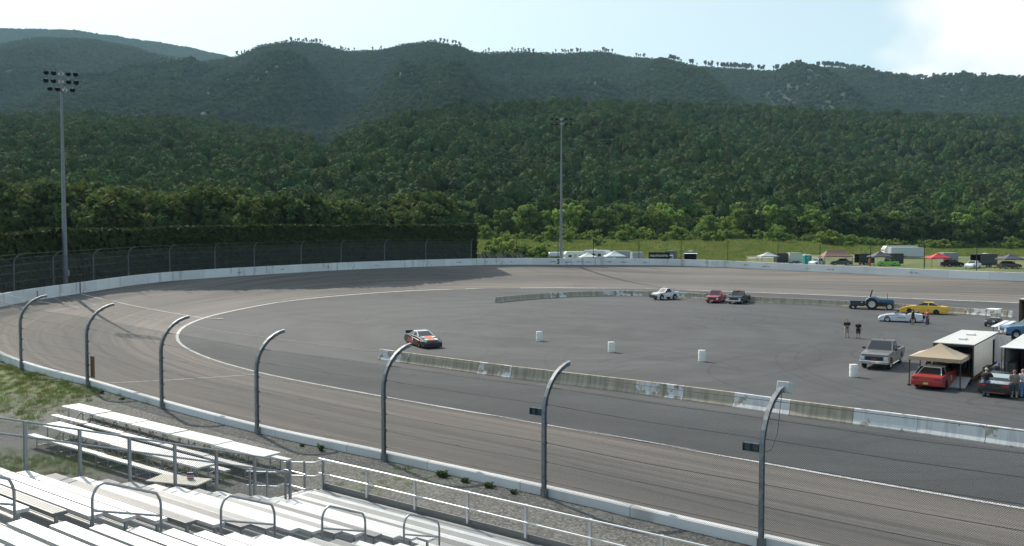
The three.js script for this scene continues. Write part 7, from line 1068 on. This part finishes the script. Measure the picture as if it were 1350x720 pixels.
  // portable toilet
  { const t = put3(thing('portable_toilet', 'teal portable toilet with pale domed roof', 'portable toilet'), 1064, 199, 8), teal = std([0.02, 0.22, 0.22], 0.55); new MB().rbox([0, 1.1, 0], [1.65, 2.0, 1.3], 0.06).build('shell', teal, t); new MB().rbox([0, 2.2, 0], [1.7, 0.26, 1.35], 0.12).build('roof', std([0.5, 0.62, 0.56], 0.5), t); new MB().rbox([0, 1.1, 0.665], [0.72, 1.8, 0.03], 0.02).build('door', std([0.03, 0.27, 0.27], 0.5), t); new MB().box([-0.1, 1.6, 0.69], [0.26, 0.12, 0.01]).build('sign_plate', std([0.7, 0.7, 0.7], 0.5), t); new MB().box([0, 0.06, 0], [1.7, 0.1, 1.35]).build('skid', blackPlastic, t); }
  // black banner with white script on posts
  { const t = put3(thing('banner_board', 'black banner with white looping script on a frame', 'banner'), 869, 202, 4); const tx = canvasTex(256, 80, (c, w, h) => { c.fillStyle = '#0b0b0c'; c.fillRect(0, 0, w, h); c.strokeStyle = '#c9cbcc'; c.lineWidth = 4.5; c.lineCap = 'round'; c.beginPath(); const r = rngOf(71); c.moveTo(14, 44); for (let k = 0; k < 13; k++) { const x = 16 + k * 17; c.bezierCurveTo(x + 3, 46 + 18 * r(), x + 5, 16 + 12 * r(), x + 10, 26 + 10 * r()); c.bezierCurveTo(x + 16, 34 + 12 * r(), x + 6, 58 + 10 * r(), x + 17, 40 + 8 * r()); } c.stroke(); }); new MB().box([0, 1.95, 0], [4.9, 1.55, 0.06]).build('backing', blackPlastic, t); const m = meshOf('print', new THREE.PlaneGeometry(4.86, 1.5), std([1, 1, 1], 0.7, 0, { map: tx }), t); m.position.set(0, 1.95, 0.034); { const b = new MB(); for (const x of [-1.3, 1.9]) b.box([x, 0.6, -0.05], [0.14, 1.2, 0.1]); b.build('posts', pale, t); } new MB().box([0.4, 0.6, -0.3], [3, 1.1, 0.3]).build('counter', trailerDark, t); }
  { const t = put3(thing('box_truck', 'dark box truck behind the black banner', 'truck'), 884, 206, view(884) + 170); new MB().rbox([-1, 1.75, 0], [4, 2.5, 2.1], 0.05).build('cargo_box', std([0.08, 0.09, 0.10], 0.5), t); new MB().rbox([1.9, 1.3, 0], [1.6, 1.6, 1.9], 0.15).build('cab', pale, t); new MB().box([2.6, 1.75, 0], [0.22, 0.6, 1.6], [0, 0, 0.3]).build('windscreen', darkGlass, t); for (const x of [-1.8, 1.8]) for (const s of [-1, 1]) wheel(t, x, 0.42, s * 0.85, 0.42, 0.25, whiteRim, 0.55); }
  // parked cars seen over the wall
  const car = (label, px, Z, h, paint) => { const t = put3(thing('parked_car', label, 'car'), px, Z, h); lowerBody('body', t, paint, { top: [[-2.2, 0.5], [-2.2, 0.92], [-1.2, 0.98], [0.9, 0.96], [1.9, 0.82], [2.2, 0.55]], sill: 0.25, arches: [[-1.3, 0.36], [1.35, 0.36]], W: 1.8 }); cabin(t, paint, { xb0: -1.7, xb1: 0.95, xt0: -1.05, xt1: 0.2, yb: 0.94, yt: 1.46, wb: 0.8, wt: 0.62 }); for (const [x, z] of [[1.35, 1], [1.35, -1], [-1.3, 1], [-1.3, -1]]) wheel(t, x, 0.33, z * 0.78, 0.33, 0.22, alloy, 0.6); lampsOn('headlight', t, 2.12, 0.68, 0.62, [0.1, 0.12, 0.3], lampClear); lampsOn('tail_light', t, -2.2, 0.75, 0.66, [0.05, 0.14, 0.3], lampRed); return t; };
  car('white car with dark windows beside the brown canopy', 1077, 196, view(1077) + 150, white); car('white car in front of the wide dark trailer', 1283, 178, view(1283) + 160, white); car('dark car parked under the navy canopy', 1331, 176, 10, coat([0.05, 0.025, 0.02])); car('lime green car under the dark grey canopy', 1170, 192.5, 175, coat([0.22, 0.48, 0.03])); car('dark car under the brown canopy', 1109, 196, 170, coat([0.05, 0.055, 0.06])); car('black car beside the small grey trailer', 1256, 187, 10, black);
  { const p = person('person in orange shirt standing beside the dark grey canopy', { H: 1.8, shirt: [0.6, 0.16, 0.02], bottom: 'jeans', trousers: [0.5, 0.14, 0.03], arms: 'down' }); put3(p, 1147, 191, 0); const q = person('person in red shirt standing by the black trailer', { H: 1.75, shirt: [0.35, 0.03, 0.03], bottom: 'jeans', trousers: [0.05, 0.06, 0.1], arms: 'hip' }); put3(q, 896.5, 196, 0); }
  { const t = put3(thing('fuel_drum', 'orange red drum on the ground by the black trailer', 'drum'), 931, 194, 0); new MB().lathe([[0, 0], [0.3, 0], [0.3, 0.3], [0.31, 0.32], [0.3, 0.34], [0.3, 0.9], [0, 0.9]], [0, 0, 0], [0, 0, 0], 18).build('body', std([0.42, 0.05, 0.02], 0.6), t); new MB().rod([0.1, 0.9, 0], [0.1, 0.96, 0], 0.04, 0.04, 8).build('cap', steelDark, t); t.scale.setScalar(1.3); }
  // stack of weathered boards leaning together beside the hedge
  { const t = thing('board_stack', 'long stack of grey weathered boards leaning beside the hedge', 'board stack'), r = rngOf(15), mats = [0.10, 0.16, 0.24, 0.07].map((l) => std([l * 1.05, l, l * 0.92], 0.95, 0, { map: concreteTex(9, 0.95, 0.4, 128) })); for (let k = 0; k < 64; k++) { const q = 633 + k * 0.93 + (r() - 0.5) * 0.6, [x, y, z] = fieldAt(q, 197 + r() * 2.5), lean = 0.5 + (r() - 0.5) * 0.4, L = 2.4 + r() * 0.7; const b = new MB(); b.box([x, y + L * 0.42, z], [0.16 + 0.14 * r(), L, 0.06], [0.15 * (r() - 0.5), r() * 0.4, lean * (q < 660 ? 0.7 : 1)]); b.build('board', mats[Math.floor(r() * 4)], t); } const [x0, y0, z0] = fieldAt(634, 200), [x1, y1, z1] = fieldAt(692, 200); new MB().bar([x0, y0 + 1.0, z0], [x1, y1 + 1.0, z1], 0.9, 1.9).build('core_pile', mats[3], t); }
}
scene.traverse((o) => { if (o.isMesh) { o.castShadow = true; o.receiveShadow = true; } });
renderer.render(scene, camera);
